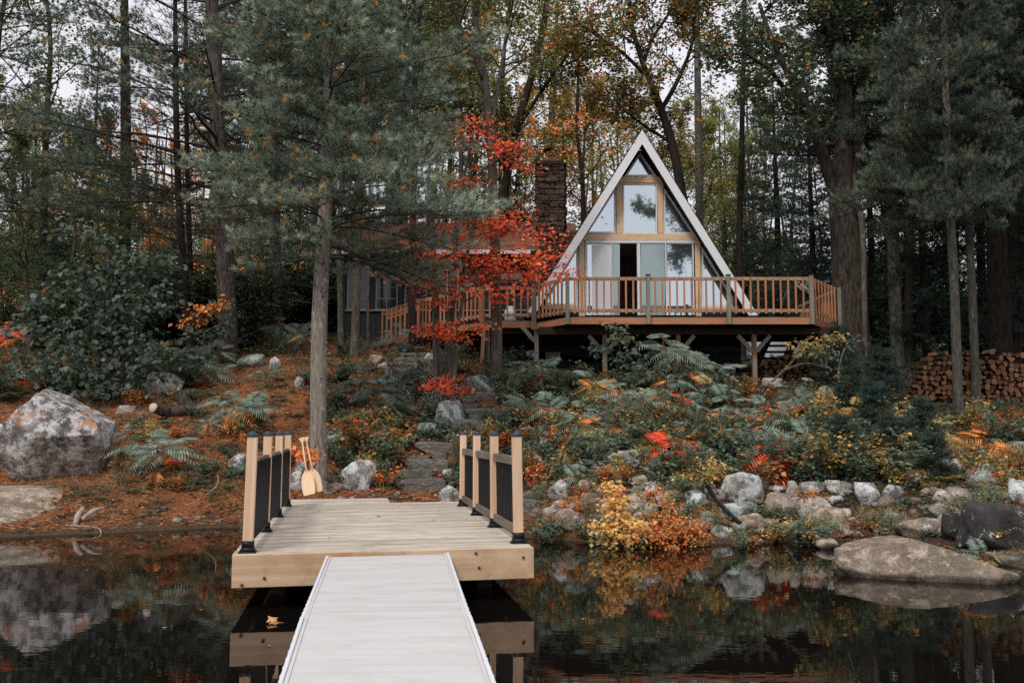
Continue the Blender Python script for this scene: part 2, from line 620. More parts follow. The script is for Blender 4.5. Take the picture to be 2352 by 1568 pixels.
# ------------------------------------------------------------------ the ground
_ctl = []
def _cw(px, py): p = PZ(px, py, 0.0); _ctl.append((p.x, p.y, 0.0)); _ctl.append((p.x, p.y - 2.5, -0.9))
def _cp(px, py, Y): p = P(px, py, Y); _ctl.append(tuple(p))
for a in [(-250, 1240), (0, 1232), (200, 1225), (400, 1218), (560, 1205), (720, 1185), (860, 1185), (1000, 1190), (1180, 1215), (1300, 1240), (1420, 1254), (1560, 1254),
          (1700, 1245), (1850, 1240), (2000, 1255), (2120, 1275), (2260, 1300), (2420, 1320), (2650, 1340)]:
    _cw(*a)
for a in [(0, 1120, 17.3), (60, 925, 22.5), (250, 1105, 17.2), (350, 905, 22.5), (300, 1000, 19.8), (450, 1050, 18.5), (480, 905, 22.5), (525, 838, 25.5),
          (600, 965, 20.5), (733, 1052, 18.3), (640, 1130, 16.3), (650, 812, 26.5), (820, 820, 26), (770, 797, 29.5), (560, 762, 33), (100, 800, 28), (300, 765, 33),
          (-200, 900, 23), (-200, 780, 33), (1000, 1132, 15.9), (800, 1118, 16.5), (900, 1050, 18.3), (1000, 1000, 19.3), (1040, 905, 21.8), (1140, 882, 22.5), (930, 845, 25),
          (1100, 962, 20.2), (900, 792, 28.3), (1220, 872, 24.5), (1388, 878, 24), (1555, 866, 24.5), (1730, 882, 24), (1300, 1010, 18.8), (1450, 1000, 18.8),
          (1550, 1090, 16.2), (1780, 1065, 16.6), (1680, 1120, 15.4), (1900, 1120, 15.3), (2100, 1115, 15.4), (2300, 1130, 15), (2300, 1190, 13.6), (2050, 1180, 14.0), (1450, 1150, 15.0), (1280, 1130, 15.4),
          (1900, 885, 24.5), (2200, 935, 22), (2400, 945, 22), (2000, 1000, 19), (2350, 1025, 17.8), (1960, 842, 27), (1690, 870, 27), (1750, 852, 29), (2650, 950, 22), (2600, 1100, 16),
          (1800, 818, 36), (2200, 832, 36), (2400, 828, 36), (300, 705, 50), (0, 725, 45), (1200, 720, 50), (2200, 795, 55), (300, 650, 80), (1200, 650, 80), (2200, 745, 80), (1200, 790, 31),
          (-500, 650, 80), (2900, 745, 80), (600, 610, 120), (1800, 650, 120), (2800, 700, 120), (-300, 610, 120)]:
    _cp(*a)
_ctl = np.array(_ctl)
def _tps_fit(c, lam=0.04):
    n = len(c)
    d = np.linalg.norm(c[:, None, :2] - c[None, :, :2], axis=2)
    K = d * d * np.log(d + 1e-9) + lam * np.eye(n) * 60
    Pm = np.c_[np.ones(n), c[:, :2]]
    A = np.block([[K, Pm], [Pm.T, np.zeros((3, 3))]])
    return np.linalg.solve(A, np.r_[c[:, 2], 0, 0, 0])
_tw = _tps_fit(_ctl)
def ground(x, y):
    """height of the ground (arrays)"""
    x = np.atleast_1d(np.asarray(x, float))
    y = np.atleast_1d(np.asarray(y, float))
    lim = 0.62 * np.abs(y) + 4
    xc = np.clip(x, -lim, lim)
    yc = np.clip(y, 9.5, 125)
    out = np.empty(len(xc))
    for s in range(0, len(xc), 20000):
        e = slice(s, s + 20000)
        d2 = (xc[e, None] - _ctl[None, :, 0]) ** 2 + (yc[e, None] - _ctl[None, :, 1]) ** 2
        K = 0.5 * d2 * np.log(d2 + 1e-12)
        out[e] = K @ _tw[:-3] + _tw[-3] + _tw[-2] * xc[e] + _tw[-1] * yc[e]
    out = np.where(y < 9.5, np.minimum(out, 0) - (9.5 - y) * 0.25, out)
    out = np.maximum(out, -2.2)
    q = np.stack([x, y, np.zeros_like(x)], 1)
    amp = np.clip((out + 0.02) * 1.2, 0.6, 1)
    out = out + amp * (0.16 * fbm(q * 0.55, 3, 3) + 0.05 * fbm(q * 2.4, 3, 9))
    return out
def gz(x, y): return float(ground([x], [y])[0])
def G(px, py, y0=9.0, y1=110.0):
    """where the ray through a pixel meets the ground"""
    ys = np.arange(y0, y1, 0.05)
    a = P(px, py, 1.0)
    xs, zs = a.x * ys, CAMZ + (a.z - CAMZ) * ys
    h = np.maximum(ground(xs, ys), 0.0)
    k = np.nonzero(h >= zs)[0]
    i = k[0] if len(k) else len(ys) - 1
    return Vector((xs[i], ys[i], h[i]))

def _axis(segs):
    o = [segs[0][0]]
    for a, b, s in segs:
        n = max(1, int(round((b - a) / s)))
        o += list(a + (b - a) * (np.arange(n) + 1) / n)
    return np.array(o)
_gx = _axis([(-160, -40, 8), (-40, -15, 1.2), (-15, 15, 0.13), (15, 40, 1.2), (40, 160, 8)])
_gy = _axis([(6, 12.5, 0.4), (12.5, 29, 0.12), (29, 45, 0.6), (45, 135, 3), (135, 240, 12)])
_X, _Y = np.meshgrid(_gx, _gy)
_Z = ground(_X.ravel(), _Y.ravel())
_q = np.stack([_X.ravel(), _Y.ravel(), _X.ravel() * 0], 1)
_Z = _Z + 0.018 * fbm(_q * 9, 2, 21)
_v = np.stack([_X.ravel(), _Y.ravel(), _Z], 1)
_nx, _ny = len(_gx), len(_gy)
_i = (np.arange(_ny - 1)[:, None] * _nx + np.arange(_nx - 1)[None, :]).ravel()
_quads = np.stack([_i, _i + 1, _i + _nx + 1, _i + _nx], 1)

def ground_mat():
    m, n, l, b = new_mat('forest_floor')
    tc = n.new('ShaderNodeTexCoord')
    vec = tc.outputs['Object']
    fine = _noise(n, l, vec, 22, 6, 0.7)
    mid = _noise(n, l, vec, 3.0, 5, 0.6)
    big = _noise(n, l, vec, 0.7, 4, 0.6)
    needles = _ramp(n, l, fine, [(0.3, (0.10, 0.04, 0.02)), (0.55, (0.29, 0.11, 0.045)), (0.75, (0.40, 0.19, 0.09))])
    soil = _ramp(n, l, fine, [(0.3, (0.012, 0.010, 0.008)), (0.6, (0.06, 0.045, 0.03)), (0.8, (0.11, 0.08, 0.05))])
    mossy = _ramp(n, l, fine, [(0.3, (0.012, 0.018, 0.012)), (0.7, (0.06, 0.07, 0.04))])
    sx = n.new('ShaderNodeSeparateXYZ')
    l.new(vec, sx.inputs[0])
    # pine needles lie thickest on the left bank; the right bank is soil and moss
    side = n.new('ShaderNodeMapRange')
    side.inputs['From Min'].default_value = -1.0
    side.inputs['From Max'].default_value = 5.0
    side.inputs['To Min'].default_value = 0.11
    side.inputs['To Max'].default_value = -0.06
    l.new(sx.outputs['X'], side.inputs['Value'])
    nf = _math(n, l, 'ADD', mid, side.outputs[0])
    c = _mix(n, l, _ramp(n, l, nf, [(0.50, (0, 0, 0)), (0.60, (1, 1, 1))]), soil, needles)
    c = _mix(n, l, _ramp(n, l, big, [(0.52, (0, 0, 0)), (0.62, (0.8, 0.8, 0.8))]), c, mossy)
    mud = _ramp(n, l, sx.outputs['Z'], [(0.02, (1, 1, 1)), (0.22, (0, 0, 0))])
    c = _mix(n, l, mud, c, _ramp(n, l, fine, [(0.3, (0.035, 0.024, 0.016)), (0.7, (0.14, 0.09, 0.055))]))
    l.new(c, b.inputs['Base Color'])
    b.inputs['Roughness'].default_value = 0.95
    b.inputs['Specular IOR Level'].default_value = 0.1
    _bump(n, l, b, fine, 0.8, 0.03)
    return m
M_ground = ground_mat()
tag(link('ground', mesh_np('ground', _v, None, _quads, M_ground, None, True)), 'forest floor of rust pine needles and dark soil sloping to the lake', kind='structure')

# ------------------------------------------------------------------ the water
def water_mat():
    m, n, l, b = new_mat('still_dark_water')
    tc = n.new('ShaderNodeTexCoord')
    vec = tc.outputs['Object']
    b.inputs['Base Color'].default_value = (0.006, 0.005, 0.004, 1)
    b.inputs['Roughness'].default_value = 0.015
    b.inputs['IOR'].default_value = 1.29
    b.inputs['Specular IOR Level'].default_value = 0.42
    h = _math(n, l, 'ADD', _noise(n, l, _map(n, l, vec, (1.0, 2.2, 1)), 2.6, 3, 0.5), _math(n, l, 'MULTIPLY', _noise(n, l, _map(n, l, vec, (1, 1.6, 1)), 9.0, 2), 0.22))
    _bump(n, l, b, h, 0.03, 0.02)
    return m
M_water = water_mat()
_wv = [(-400, -500, 0), (400, -500, 0), (400, 30, 0), (-400, 30, 0)]
tag(link('water', mesh_np('water', _wv, None, [(0, 1, 2, 3)], M_water)), 'still dark lake water mirroring the bank and trees', kind='structure')

# ------------------------------------------------------------------ landmarks used to word the labels
LMK = [(126, 1000, 'the huge grey boulder'), (5, 1170, 'the flat rock ledge'), (200, 1190, 'the bleached driftwood'), (400, 930, 'the forked log'), (378, 880, 'the lichen speckled boulder'), (250, 700, 'the broad leaved dark shrub'),
       (540, 950, 'the large left sumac'), (352, 1060, 'the sumac by the boulder'), (524, 760, 'the big brown trunk'), (590, 1080, 'the left dock railing'), (710, 1070, 'the paddles'), (733, 900, 'the foreground pine trunk'),
       (822, 1090, 'the tall pale lichen rock'), (783, 1000, 'the low rock by the pine'), (872, 975, 'the white topped round rock'), (985, 1080, 'the lower stone steps'), (1036, 950, 'the grey green boulder by the path'), (945, 845, 'the upper stone steps'),
       (1020, 880, 'the slim maple stems'), (1141, 860, 'the grey trunk before the deck'), (1211, 1000, 'the tree stump'), (1130, 1090, 'the right dock railing'), (1235, 860, 'the dark sumac under the deck'), (1282, 1130, 'the cracked pale rock'),
       (1304, 1200, 'the brown shore boulder'), (1425, 1190, 'the golden sapling'), (1530, 1210, 'the orange shrub'), (1432, 1070, 'the rounded pale boulder'), (1345, 990, 'the bushy sumac'), (1450, 930, 'the tall green sumac'), (1388, 860, 'the left brace post'),
       (1555, 850, 'the middle brace post'), (1570, 1050, 'the flame red sumac'), (1625, 1060, 'the square grey boulder'), (1650, 1160, 'the black pipe'), (1702, 1130, 'the largest shore wall boulder'), (1730, 860, 'the right brace post'), (1785, 1050, 'the crimson sumac'),
       (1792, 1160, 'the upright pale boulder'), (1858, 1165, 'the broad spotted boulder'), (1992, 1135, 'the round topped boulder'), (2118, 1290, 'the long tan boulder'), (2060, 1060, 'the widest conifer sapling'), (1962, 850, 'the huge double trunk'),
       (2195, 900, 'the grey pine trunks'), (2290, 1220, 'the black bedrock'), (2270, 1100, 'the sloping lichen rock'), (2180, 1020, 'the ochre sumac'), (1900, 940, 'the tawny sumac'), (1690, 950, 'the wide red tipped sumac'), (1905, 1225, 'the dull waterline boulder'),
       (286, 400, 'the dead branched trunk'), (420, 400, 'the twin thin conifers'), (500, 300, 'the big brown trunk'), (640, 500, 'the dark furrowed trunk'), (750, 300, 'the foreground pine'), (950, 400, 'the trunk by the stairs'), (1126, 300, 'the grey trunk before the deck'),
       (1265, 450, 'the stone chimney'), (1475, 330, 'the A-frame peak'), (1607, 300, 'the straight grey trunk'), (1702, 400, 'the straight dark trunk'), (1940, 300, 'the huge double trunk'), (2190, 400, 'the grey pine trunks'), (2300, 400, 'the right photo edge'), (20, 400, 'the left photo edge'),
       (850, 700, 'the cottage windows'), (1260, 700, 'the deck corner'), (2085, 740, 'the woodpile end'), (2250, 760, 'the woodpile middle'), (60, 760, 'the left photo edge')]
def where(px, py):
    d = [math.hypot(px - a, (py - b) * 1.6) for a, b, _ in LMK]
    i = int(np.argmin(d))
    a, b, nm = LMK[i]
    dx, dy = px - a, (py - b) * 1.6
    far = 'close ' if d[i] < 34 else '' if d[i] < 80 else 'well '
    if abs(dx) > 1.8 * abs(dy): r = 'left of' if dx < 0 else 'right of'
    elif abs(dy) > 1.8 * abs(dx): r = 'above' if dy < 0 else 'below'
    else: r = ('up' if dy < 0 else 'down') + (' left of' if dx < 0 else ' right of')
    return far + r + ' ' + nm
# ------------------------------------------------------------------ the dock platform
R0 = np.random.RandomState(11)
DZ = 0.48
FL, FR = PZ(533, 1274, DZ), PZ(1226, 1256, DZ)
DU = (FR - FL).normalized()
DW = (FR - FL).length
DV = (Vector((-DU.y, DU.x, 0)) + DU * 0.059).normalized()
def D(u, v, z=DZ): return Vector((FL.x + DU.x * u + DV.x * v, FL.y + DU.y * u + DV.y * v, z))
dock = thing('dock_platform', 'weathered plank dock platform with two short railings at the water edge', 'dock', D(DW / 2, 3, DZ))
board('fascia_board', D(0, 0.02, DZ - 0.145), D(DW, 0.02, DZ - 0.145), 0.04, 0.285, M_fascia, dock)
for u in (0.02, DW - 0.02):
    board('side_board', D(u, 0.045, DZ - 0.175), D(u, 6.1, DZ - 0.175), 0.04, 0.235, M_fascia, dock)
for u, zz in ((0.28, -0.205), (0.82, -0.205), (0.09, -0.26)):          # bolt heads on the fascia
    for uu in ((u, ) if u < 0.1 else (u, )):
        Bq = Buf()
        v_, q_, t_ = tube([(0, 0, 0), (0, -0.012, 0)], 0.014, 8)
        Bq.add(v_, t_, q_)
        link('bolt_head', Bq.mesh('bolt_head', M_rust), dock, Matrix.Translation(D(uu, -0.002, DZ + zz)))
for u, zz in ((DW - 0.52, -0.17), (DW - 0.10, -0.09), (DW - 0.55, -0.04)):
    Bq = Buf()
    v_, q_, t_ = tube([(0, 0, 0), (0, -0.012, 0)], 0.014, 8)
    Bq.add(v_, t_, q_)
    link('bolt_head', Bq.mesh('bolt_head', M_rust), dock, Matrix.Translation(D(u, -0.002, DZ + zz)))
bw, vv = 0.139, 0.115
k = 0
while vv < 7.3:
    zz = DZ - 0.014 + R0.uniform(-0.002, 0.002)
    u1 = DW + R0.uniform(-0.004, 0.006)
    if vv > 6.2: u1 = 1.62 + R0.uniform(-0.01, 0.01)
    u0 = -0.006 + R0.uniform(-0.004, 0.004)
    if vv > 6.2: u0 = 0.05
    board('deck_board', D(u0, vv, zz), D(u1, vv, zz), bw - 0.005, 0.028, M_deckwood, dock, bev=0.003)
    vv += bw
for v in (1.2, 3.2, 5.2):                                              # carrying beams and piles below
    board('support_beam', D(0.1, v, DZ - 0.2), D(DW - 0.1, v, DZ - 0.2), 0.09, 0.2, M_darkbeam, dock)
for u in (0.35, DW - 0.35):
    for v in (0.9, 3.2, 5.2):
        p = D(u, v)
        board('pile', (p.x, p.y, -1.2), (p.x, p.y, DZ - 0.31), 0.14, 0.14, M_darkbeam, dock)
# posts
def frustum(n0, n1, z0, z1, mat, name='base'):
    a, b = n0 / 2, n1 / 2
    v = [(-a, -a, z0), (a, -a, z0), (a, a, z0), (-a, a, z0), (-b, -b, z1), (b, -b, z1), (b, b, z1), (-b, b, z1)]
    return mesh_np(name, v, None, [(3, 2, 1, 0), (4, 5, 6, 7), (0, 1, 5, 4), (1, 2, 6, 5), (2, 3, 7, 6), (3, 0, 4, 7)], mat)
_pb = Buf()
for n0, n1, z0, z1 in ((0.155, 0.15, 0, 0.012), (0.13, 0.104, 0.012, 0.05), (0.104, 0.100, 0.05, 0.105)):
    a, b = n0 / 2, n1 / 2
    _pb.add([(-a, -a, z0), (a, -a, z0), (a, a, z0), (-a, a, z0), (-b, -b, z1), (b, -b, z1), (b, b, z1), (-b, b, z1)],
            None, [(3, 2, 1, 0), (4, 5, 6, 7), (0, 1, 5, 4), (1, 2, 6, 5), (2, 3, 7, 6), (3, 0, 4, 7)])
ME_pbase = _pb.mesh('post_base', M_black)
_pc = Buf()
for n0, n1, z0, z1 in ((0.108, 0.106, -0.018, 0.008), (0.100, 0.02, 0.008, 0.030)):
    a, b = n0 / 2, n1 / 2
    _pc.add([(-a, -a, z0), (a, -a, z0), (a, a, z0), (-a, a, z0), (-b, -b, z1), (b, -b, z1), (b, b, z1), (-b, b, z1)],
            None, [(3, 2, 1, 0), (4, 5, 6, 7), (0, 1, 5, 4), (1, 2, 6, 5), (2, 3, 7, 6), (3, 0, 4, 7)])
M_cap = plain_mat('slate_blue_cap_paint', (0.05, 0.06, 0.085), 0.4)
ME_pcap = _pc.mesh('post_cap', M_cap)
ang = math.atan2(DV.y, DV.x)
def dock_rail(u, vs, lean, label):
    rail = link('railing', None, dock, Matrix.Translation(D(u, vs[0])))
    rail['label'] = label
    posts = []
    for i, v in enumerate(vs):
        b = D(u, v)
        ln = lean[i]
        Mx = Matrix.Translation(b) @ Matrix.Rotation(ln, 4, 'Y') @ Matrix.Rotation(ang - math.pi / 2, 4, 'Z')
        po = link('post', box_mesh(1.03, 0.09, 0.09, M_post, 0.006), dock, Mx @ Matrix.Translation((0, 0, 0.535)) @ Matrix.Rotation(math.pi / 2, 4, 'Y'))
        link('post_base', ME_pbase, po, Mx)
        link('post_cap', ME_pcap, po, Mx @ Matrix.Translation((0, 0, 1.05)))
        posts.append((b, Mx))
    for i in range(len(vs) - 1):
        for zz, nm in ((0.79, 'top_rail'), (0.115, 'bottom_rail')):
            a = D(u, vs[i] + 0.05, DZ + zz)
            b = D(u, vs[i + 1] - 0.05, DZ + zz)
            a.x += math.sin(lean[i]) * zz
            b.x += math.sin(lean[i + 1]) * zz
            board(nm, a, b, 0.04, 0.085, M_grey, rail)
        L = vs[i + 1] - vs[i] - 0.1
        nb = int(L / 0.095)
        for j in range(nb):
            v = vs[i] + 0.05 + (j + 0.6) * L / nb
            for s in (1,):
                a = D(u, v, DZ + 0.10)
                b = D(u, v, DZ + 0.80)
                a.x += math.sin(lean[i]) * 0.1 + 0.026
                b.x += math.sin(lean[i]) * 0.8 + 0.026
                board('baluster', a, b, 0.022, 0.022, M_black, rail, up=DV, bev=0)
dock_rail(0.115, [0.17, 2.02, 3.90, 5.75], [0.022, 0.012, 0.006, 0.004], 'left railing of dark slim balusters')
dock_rail(DW - 0.085, [0.36, 1.98, 3.62, 5.22], [-0.018, -0.008, 0.0, 0.003], 'right railing of dark slim balusters')

# ------------------------------------------------------------------ the gangway
gang = thing('gangway', 'pale composite gangway leading down from the dock platform towards the camera', 'gangway', (-0.7, 7, 0.42))
ga = [Vector((-1.654, 8.985, 0.446)), Vector((-0.575, 9.225, 0.446))]
gb = [P(690, 1420, 6.28), P(1083, 1412, 6.33)]
gb[0].z = gb[1].z = 0.412
gc = [gb[0] + Vector((0.126 * 4.3, -4.3, -0.28)), gb[1] + Vector((0.133 * 4.35, -4.35, -0.28))]
def gang_section(a, b):
    """a = far pair, b = near pair"""
    L = ((a[0] - b[0]).length + (a[1] - b[1]).length) / 2
    n = int(L / 0.142)
    for i in range(n):
        t = (i + 0.5) / n
        l = a[0].lerp(b[0], t)
        r = a[1].lerp(b[1], t)
        d = (b[0] - a[0]).normalized()
        up = (r - l).cross(d).normalized()
        if up.z < 0: up = -up
        board('deck_plank', l + up * -0.014, r + up * -0.014, L / n - 0.0006, 0.028 + R0.uniform(-.0006, .0006), M_gang, gang, up=up, bev=0.0005)
    for e in (0, 1):
        s = (a[1] - a[0]).normalized() * (0.012 if e == 0 else -0.012)
        board('edge_rail', a[e] + s + Vector((0, 0, -0.05)), b[e] + s + Vector((0, 0, -0.062)), 0.022, 0.13, M_white, gang)
        s2 = s * 3.2
        board('edge_strip', a[e] + s2 + Vector((0, 0, 0.005)), b[e] + s2 + Vector((0, 0, 0.002)), 0.018, 0.003, M_gang, gang, bev=0)
da = (gb[0] - ga[0]).normalized()
gang_section(ga, [gb[0] - da * 0.006, gb[1] - da * 0.006])
gang_section([gb[0] + da * 0.006, gb[1] + da * 0.006], gc)
# ------------------------------------------------------------------ the A-frame
YW, YR = 26.8, 26.2
def z5(x, y): return (1228.4 + x * 0.24621, 280.8 + y * 0.24621)
def z6(x, y): return (1228.3 + x * 0.22382, 596.6 + y * 0.22382)
def z7(x, y): return ((2300 + x / 3.484) * 0.70188, (850 + y / 3.484) * 0.70188)
def z8(x, y): return ((1080 + x / 2.851) * 0.70188, (650 + y / 2.851) * 0.70188)
def w5(x, y, Y=YW):
    a = z5(x, y)
    return P(a[0], a[1], Y)
UPZ = P(1500, 727.5, 24.0).z              # floor of the upper deck
LOZ = P(1190, 736.5, 25.5).z              # floor of the lower deck
cabin = thing('a_frame_cabin', 'steep A-frame cabin with glass front, pale timbers and white rake boards', 'cabin', (3.4, 27, 3.0))
# roof: two slopes with rake boards, soffit side dark
pk = P(1475, 298, YR)
rb = P(1741, 724, YR)
lb = P(1210, 718, YR)
for foot, nm in ((lb, -1), (rb, 1)):
    d = (foot - pk).normalized()
    inn = Vector((-d.z, 0, d.x)) * (1 if nm < 0 else -1)
    if inn.z > 0: inn = -inn
    apex_in = Vector((pk.x, pk.y, pk.z - 0.205 / abs(d.x)))
    fin = foot + Vector((-nm * 0.205 / abs(d.z), 0, 0))
    prism('rake_board', [pk, foot, fin, apex_in], (0, 0.04, 0), M_rake, cabin)
    # the slope itself: shingle skin outside, dark boards inside
    o1 = Vector((pk.x, YR + 0.042, pk.z + 0.03))
    o2 = foot + Vector((nm * 0.02, 0.042, 0.0))
    i2 = o2 + Vector((-nm * 0.16 / abs(d.z), 0, 0))
    i1 = Vector((pk.x, YR + 0.042, pk.z + 0.03 - 0.16 / abs(d.x)))
    sl = prism('roof_slope', [o1, o2, i2, i1], (0, 8.4, 0), M_soffit, cabin)
    ncr = 26
    for c in range(ncr):                                         # shingle courses
        t0, t1 = c / ncr, (c + 1) / ncr
        a, b = o1.lerp(o2, t0), o1.lerp(o2, t1)
        nrm = Vector((-d.z * (1 if nm > 0 else -1), 0, abs(d.x))).normalized()
        nrm = Vector((nm * abs(d.z), 0, abs(d.x))).normalized()
        prism('shingle_course', [a + nrm * 0.004, b + nrm * 0.022, b + nrm * 0.010, a + nrm * 0.002], (0, 8.4, 0), M_darkbeam, sl)
def poly_window(pts, fw=0.045, glass=M_glass, depth=0.07, Y=YW, name='window', fmat=M_white, par=None):
    pts = [Vector(p) for p in pts]
    par = par or cabin
    w = link(name, None, par, Matrix.Translation(sum(pts, Vector()) / len(pts)))
    inn = inset(pts, fw)
    for p in pts: p.y = Y - 0.02
    for p in inn: p.y = Y - 0.02
    prism('frame', pts, (0, depth, 0), fmat, w, holes=inn)
    ip = [Vector((p.x, Y + 0.015, p.z)) for p in inset(pts, fw * 0.7)]
    prism('pane', ip, (0, 0.012, 0), glass, w)
    return w
def V5(*a): return [w5(*p) for p in a]
M_glassL = M_glass
poly_window(V5((980, 282), (1137, 508), (835, 508)), 0.05)
poly_window(V5((820, 572), (1142, 572), (1142, 1040), (820, 1040)), 0.04)
poly_window(V5((754, 606), (754, 1036), (478, 1036)), 0.045)
poly_window(V5((1203, 610), (1487, 1040), (1203, 1040)), 0.045)
# lower side windows: clipped triangles that reach down to knee height
ly = (z6(0, 470)[1] - 280.8) / 0.24621
poly_window(V5((402, 1150), (402, ly), (105, ly), (105, ly - 60)), 0.05)
poly_window(V5((1554, 1158), (1850, ly - 75), (1850, ly + 8), (1554, ly + 8)), 0.05)
def beam(x0, y0, x1, y1, Yf=YW - 0.05, dep=0.12, mat=M_timber, name='timber'):
    """a straight timber filling the z5 rectangle; grain along its long side"""
    a, b = w5(x0, y0), w5(x1, y1)
    w, h = abs(b.x - a.x), abs(a.z - b.z)
    cx, cz = (a.x + b.x) / 2, (a.z + b.z) / 2
    y = Yf + dep / 2
    if w > h: return board(name, (cx - w / 2, y, cz), (cx + w / 2, y, cz), dep, h, mat, cabin)
    return board(name, (cx, y, cz - h / 2), (cx, y, cz + h / 2), dep, w, mat, cabin, up=(1, 0, 0))
yd = (z6(0, 578)[1] - 280.8) / 0.24621
beam(772, 512, 1190, 569)
beam(418, 1041, 1540, 1104)
beam(757, 571, 819, 1039); beam(1143, 571, 1202, 1039)
beam(406, 1106, 466, yd); beam(1490, 1106, 1552, yd)
# slanted trim under the roof
for s, a, b in ((-1, (955, 232), (-30, 1790)), (1, (1008, 232), (2005, 1790))):
    pa, pb = w5(*a), w5(*b)
    board('slant_timber', Vector((pa.x, YW + 0.02, pa.z)), Vector((pb.x, YW + 0.02, pb.z)), 0.13, 0.10, M_timber, cabin, up=(-s * 0, 0, 1))
# sills and charcoal siding below the side windows
for x0, x1 in ((60, 404), (1553, 1900)):
    beam(x0, ly + (0 if x0 < 100 else 9), x1, ly + 34, YW - 0.06, 0.10)
    n = 9
    for i in range(n):
        a, b = x0 - 20 + (x1 - x0 + 40) * i / n, x0 - 20 + (x1 - x0 + 40) * (i + 1) / n
        beam(a + 1, ly + 36, b - 1, yd, YW - 0.02, 0.05, M_char, 'siding_board')
# dark corner wall strips between the siding and the roof
# patio doors
door = link('sliding_door', None, cabin, Matrix.Translation(w5(980, 1450)))
def dbox(nm, x0, y0, x1, y1, Y0, dep, mat, par):
    a, b = w5(x0, y0), w5(x1, y1)
    return board(nm, ((a.x + b.x) / 2, Y0 + dep / 2, min(a.z, b.z)), ((a.x + b.x) / 2, Y0 + dep / 2, max(a.z, b.z)), dep, abs(b.x - a.x), mat, par, up=(1, 0, 0))
a, b = w5(468, 1107), w5(1489, 1107)
zt, zb = a.z, UPZ + 0.01
board('door_head', (a.x, YW - 0.01, zt - 0.035), (b.x, YW - 0.01, zt - 0.035), 0.10, 0.07, M_white, door)
board('door_sill', (a.x, YW - 0.01, zb + 0.025), (b.x, YW - 0.01, zb + 0.025), 0.10, 0.05, M_white, door)
for x0, x1 in ((468, 490), (712, 730), (950, 990), (1214, 1236), (1466, 1489)):
    dbox('door_stile', x0, 1124, x1, yd - 8, YW - 0.05, 0.08, M_white, door)
def pane5(x0, y0, x1, y1, Y, mat, par, nm='pane'):
    p = [w5(x0, y0), w5(x1, y0), w5(x1, y1), w5(x0, y1)]
    return prism(nm, [Vector((q.x, Y, q.z)) for q in p], (0, 0.01, 0), mat, par)
M_curtain = plain_mat('white_curtain_cloth', (0.72, 0.76, 0.80), 0.9)
pane5(490, 1126, 712, yd - 10, YW, M_glass, door)
dbox('curtain', 530, 1146, 708, yd - 12, YW - 0.012, 0.006, M_white, door)
pane5(730, 1126, 792, yd - 10, YW - 0.01, M_glassdim, door)
dbox('sliding_stile', 780, 1126, 792, yd - 10, YW - 0.02, 0.03, M_white, door)
pane5(990, 1126, 1214, yd - 10, YW, M_glassdim, door)
pane5(1236, 1126, 1466, yd - 10, YW, M_glass, door)
dbox('door_top_bar', 1236, 1124, 1466, 1140, YW - 0.03, 0.03, M_white, door)
dbox('door_top_bar', 490, 1124, 712, 1140, YW - 0.03, 0.03, M_white, door)
hb = Buf()
hp = w5(994, 1530)
v_, q_, t_ = tube([(0, 0, -0.12), (0, -0.035, -0.1), (0, -0.035, 0.1), (0, 0, 0.12)], 0.009, 6)
hb.add(v_, t_, q_)
link('door_handle', hb.mesh('door_handle', M_black), door, Matrix.Translation((hp.x - 0.03, YW - 0.06, hp.z)))
# interior: floor, log back wall, ladder
M_log = wood_mat('dim_interior_logs', (0.30, 0.25, 0.21), (0.14, 0.11, 0.09), 0.7, False)
fa, fb = w5(-20, yd), w5(1985, yd)
link('floor', box_mesh(fb.x - fa.x, 7.8, 0.1, M_log, 0), cabin, Matrix.Translation(((fa.x + fb.x) / 2, YW + 4.0, UPZ - 0.08)))
zz = UPZ + 0.1
k = 0
bwall = link('back_wall', None, cabin, Matrix.Translation((3.4, YW + 3.2, UPZ)))
while zz < UPZ + 2.7:
    board('wall_log', (1.6, YW + 3.2, zz), (5.4, YW + 3.2, zz), 0.14, 0.155, M_log, bwall, bev=0.035)
    zz += 0.16
for xx in (2.86, 3.14):
    board('ladder_rail', (xx, YW + 2.4, UPZ + 0.02), (xx, YW + 2.9, UPZ + 2.6), 0.04, 0.07, M_orange, cabin)
for i in range(8):
    board('ladder_rung', (2.88, YW + 2.45 + i * 0.055, UPZ + 0.25 + i * 0.3), (3.12, YW + 2.45 + i * 0.055, UPZ + 0.25 + i * 0.3), 0.05, 0.03, M_orange, cabin)
# loft floor closes the upper windows from below; gable back wall
link('loft_floor', box_mesh(3.4, 7.0, 0.08, M_log, 0), cabin, Matrix.Translation((w5(980, 1070).x, YW + 3.8, w5(980, 1072).z)))
bk = [Vector((pk.x, YR + 8.3, pk.z - 0.4)), Vector((rb.x - 0.3, YR + 8.3, rb.z)), Vector((lb.x + 0.3, YR + 8.3, lb.z))]
prism('rear_wall', bk, (0, 0.06, 0), M_char, cabin)
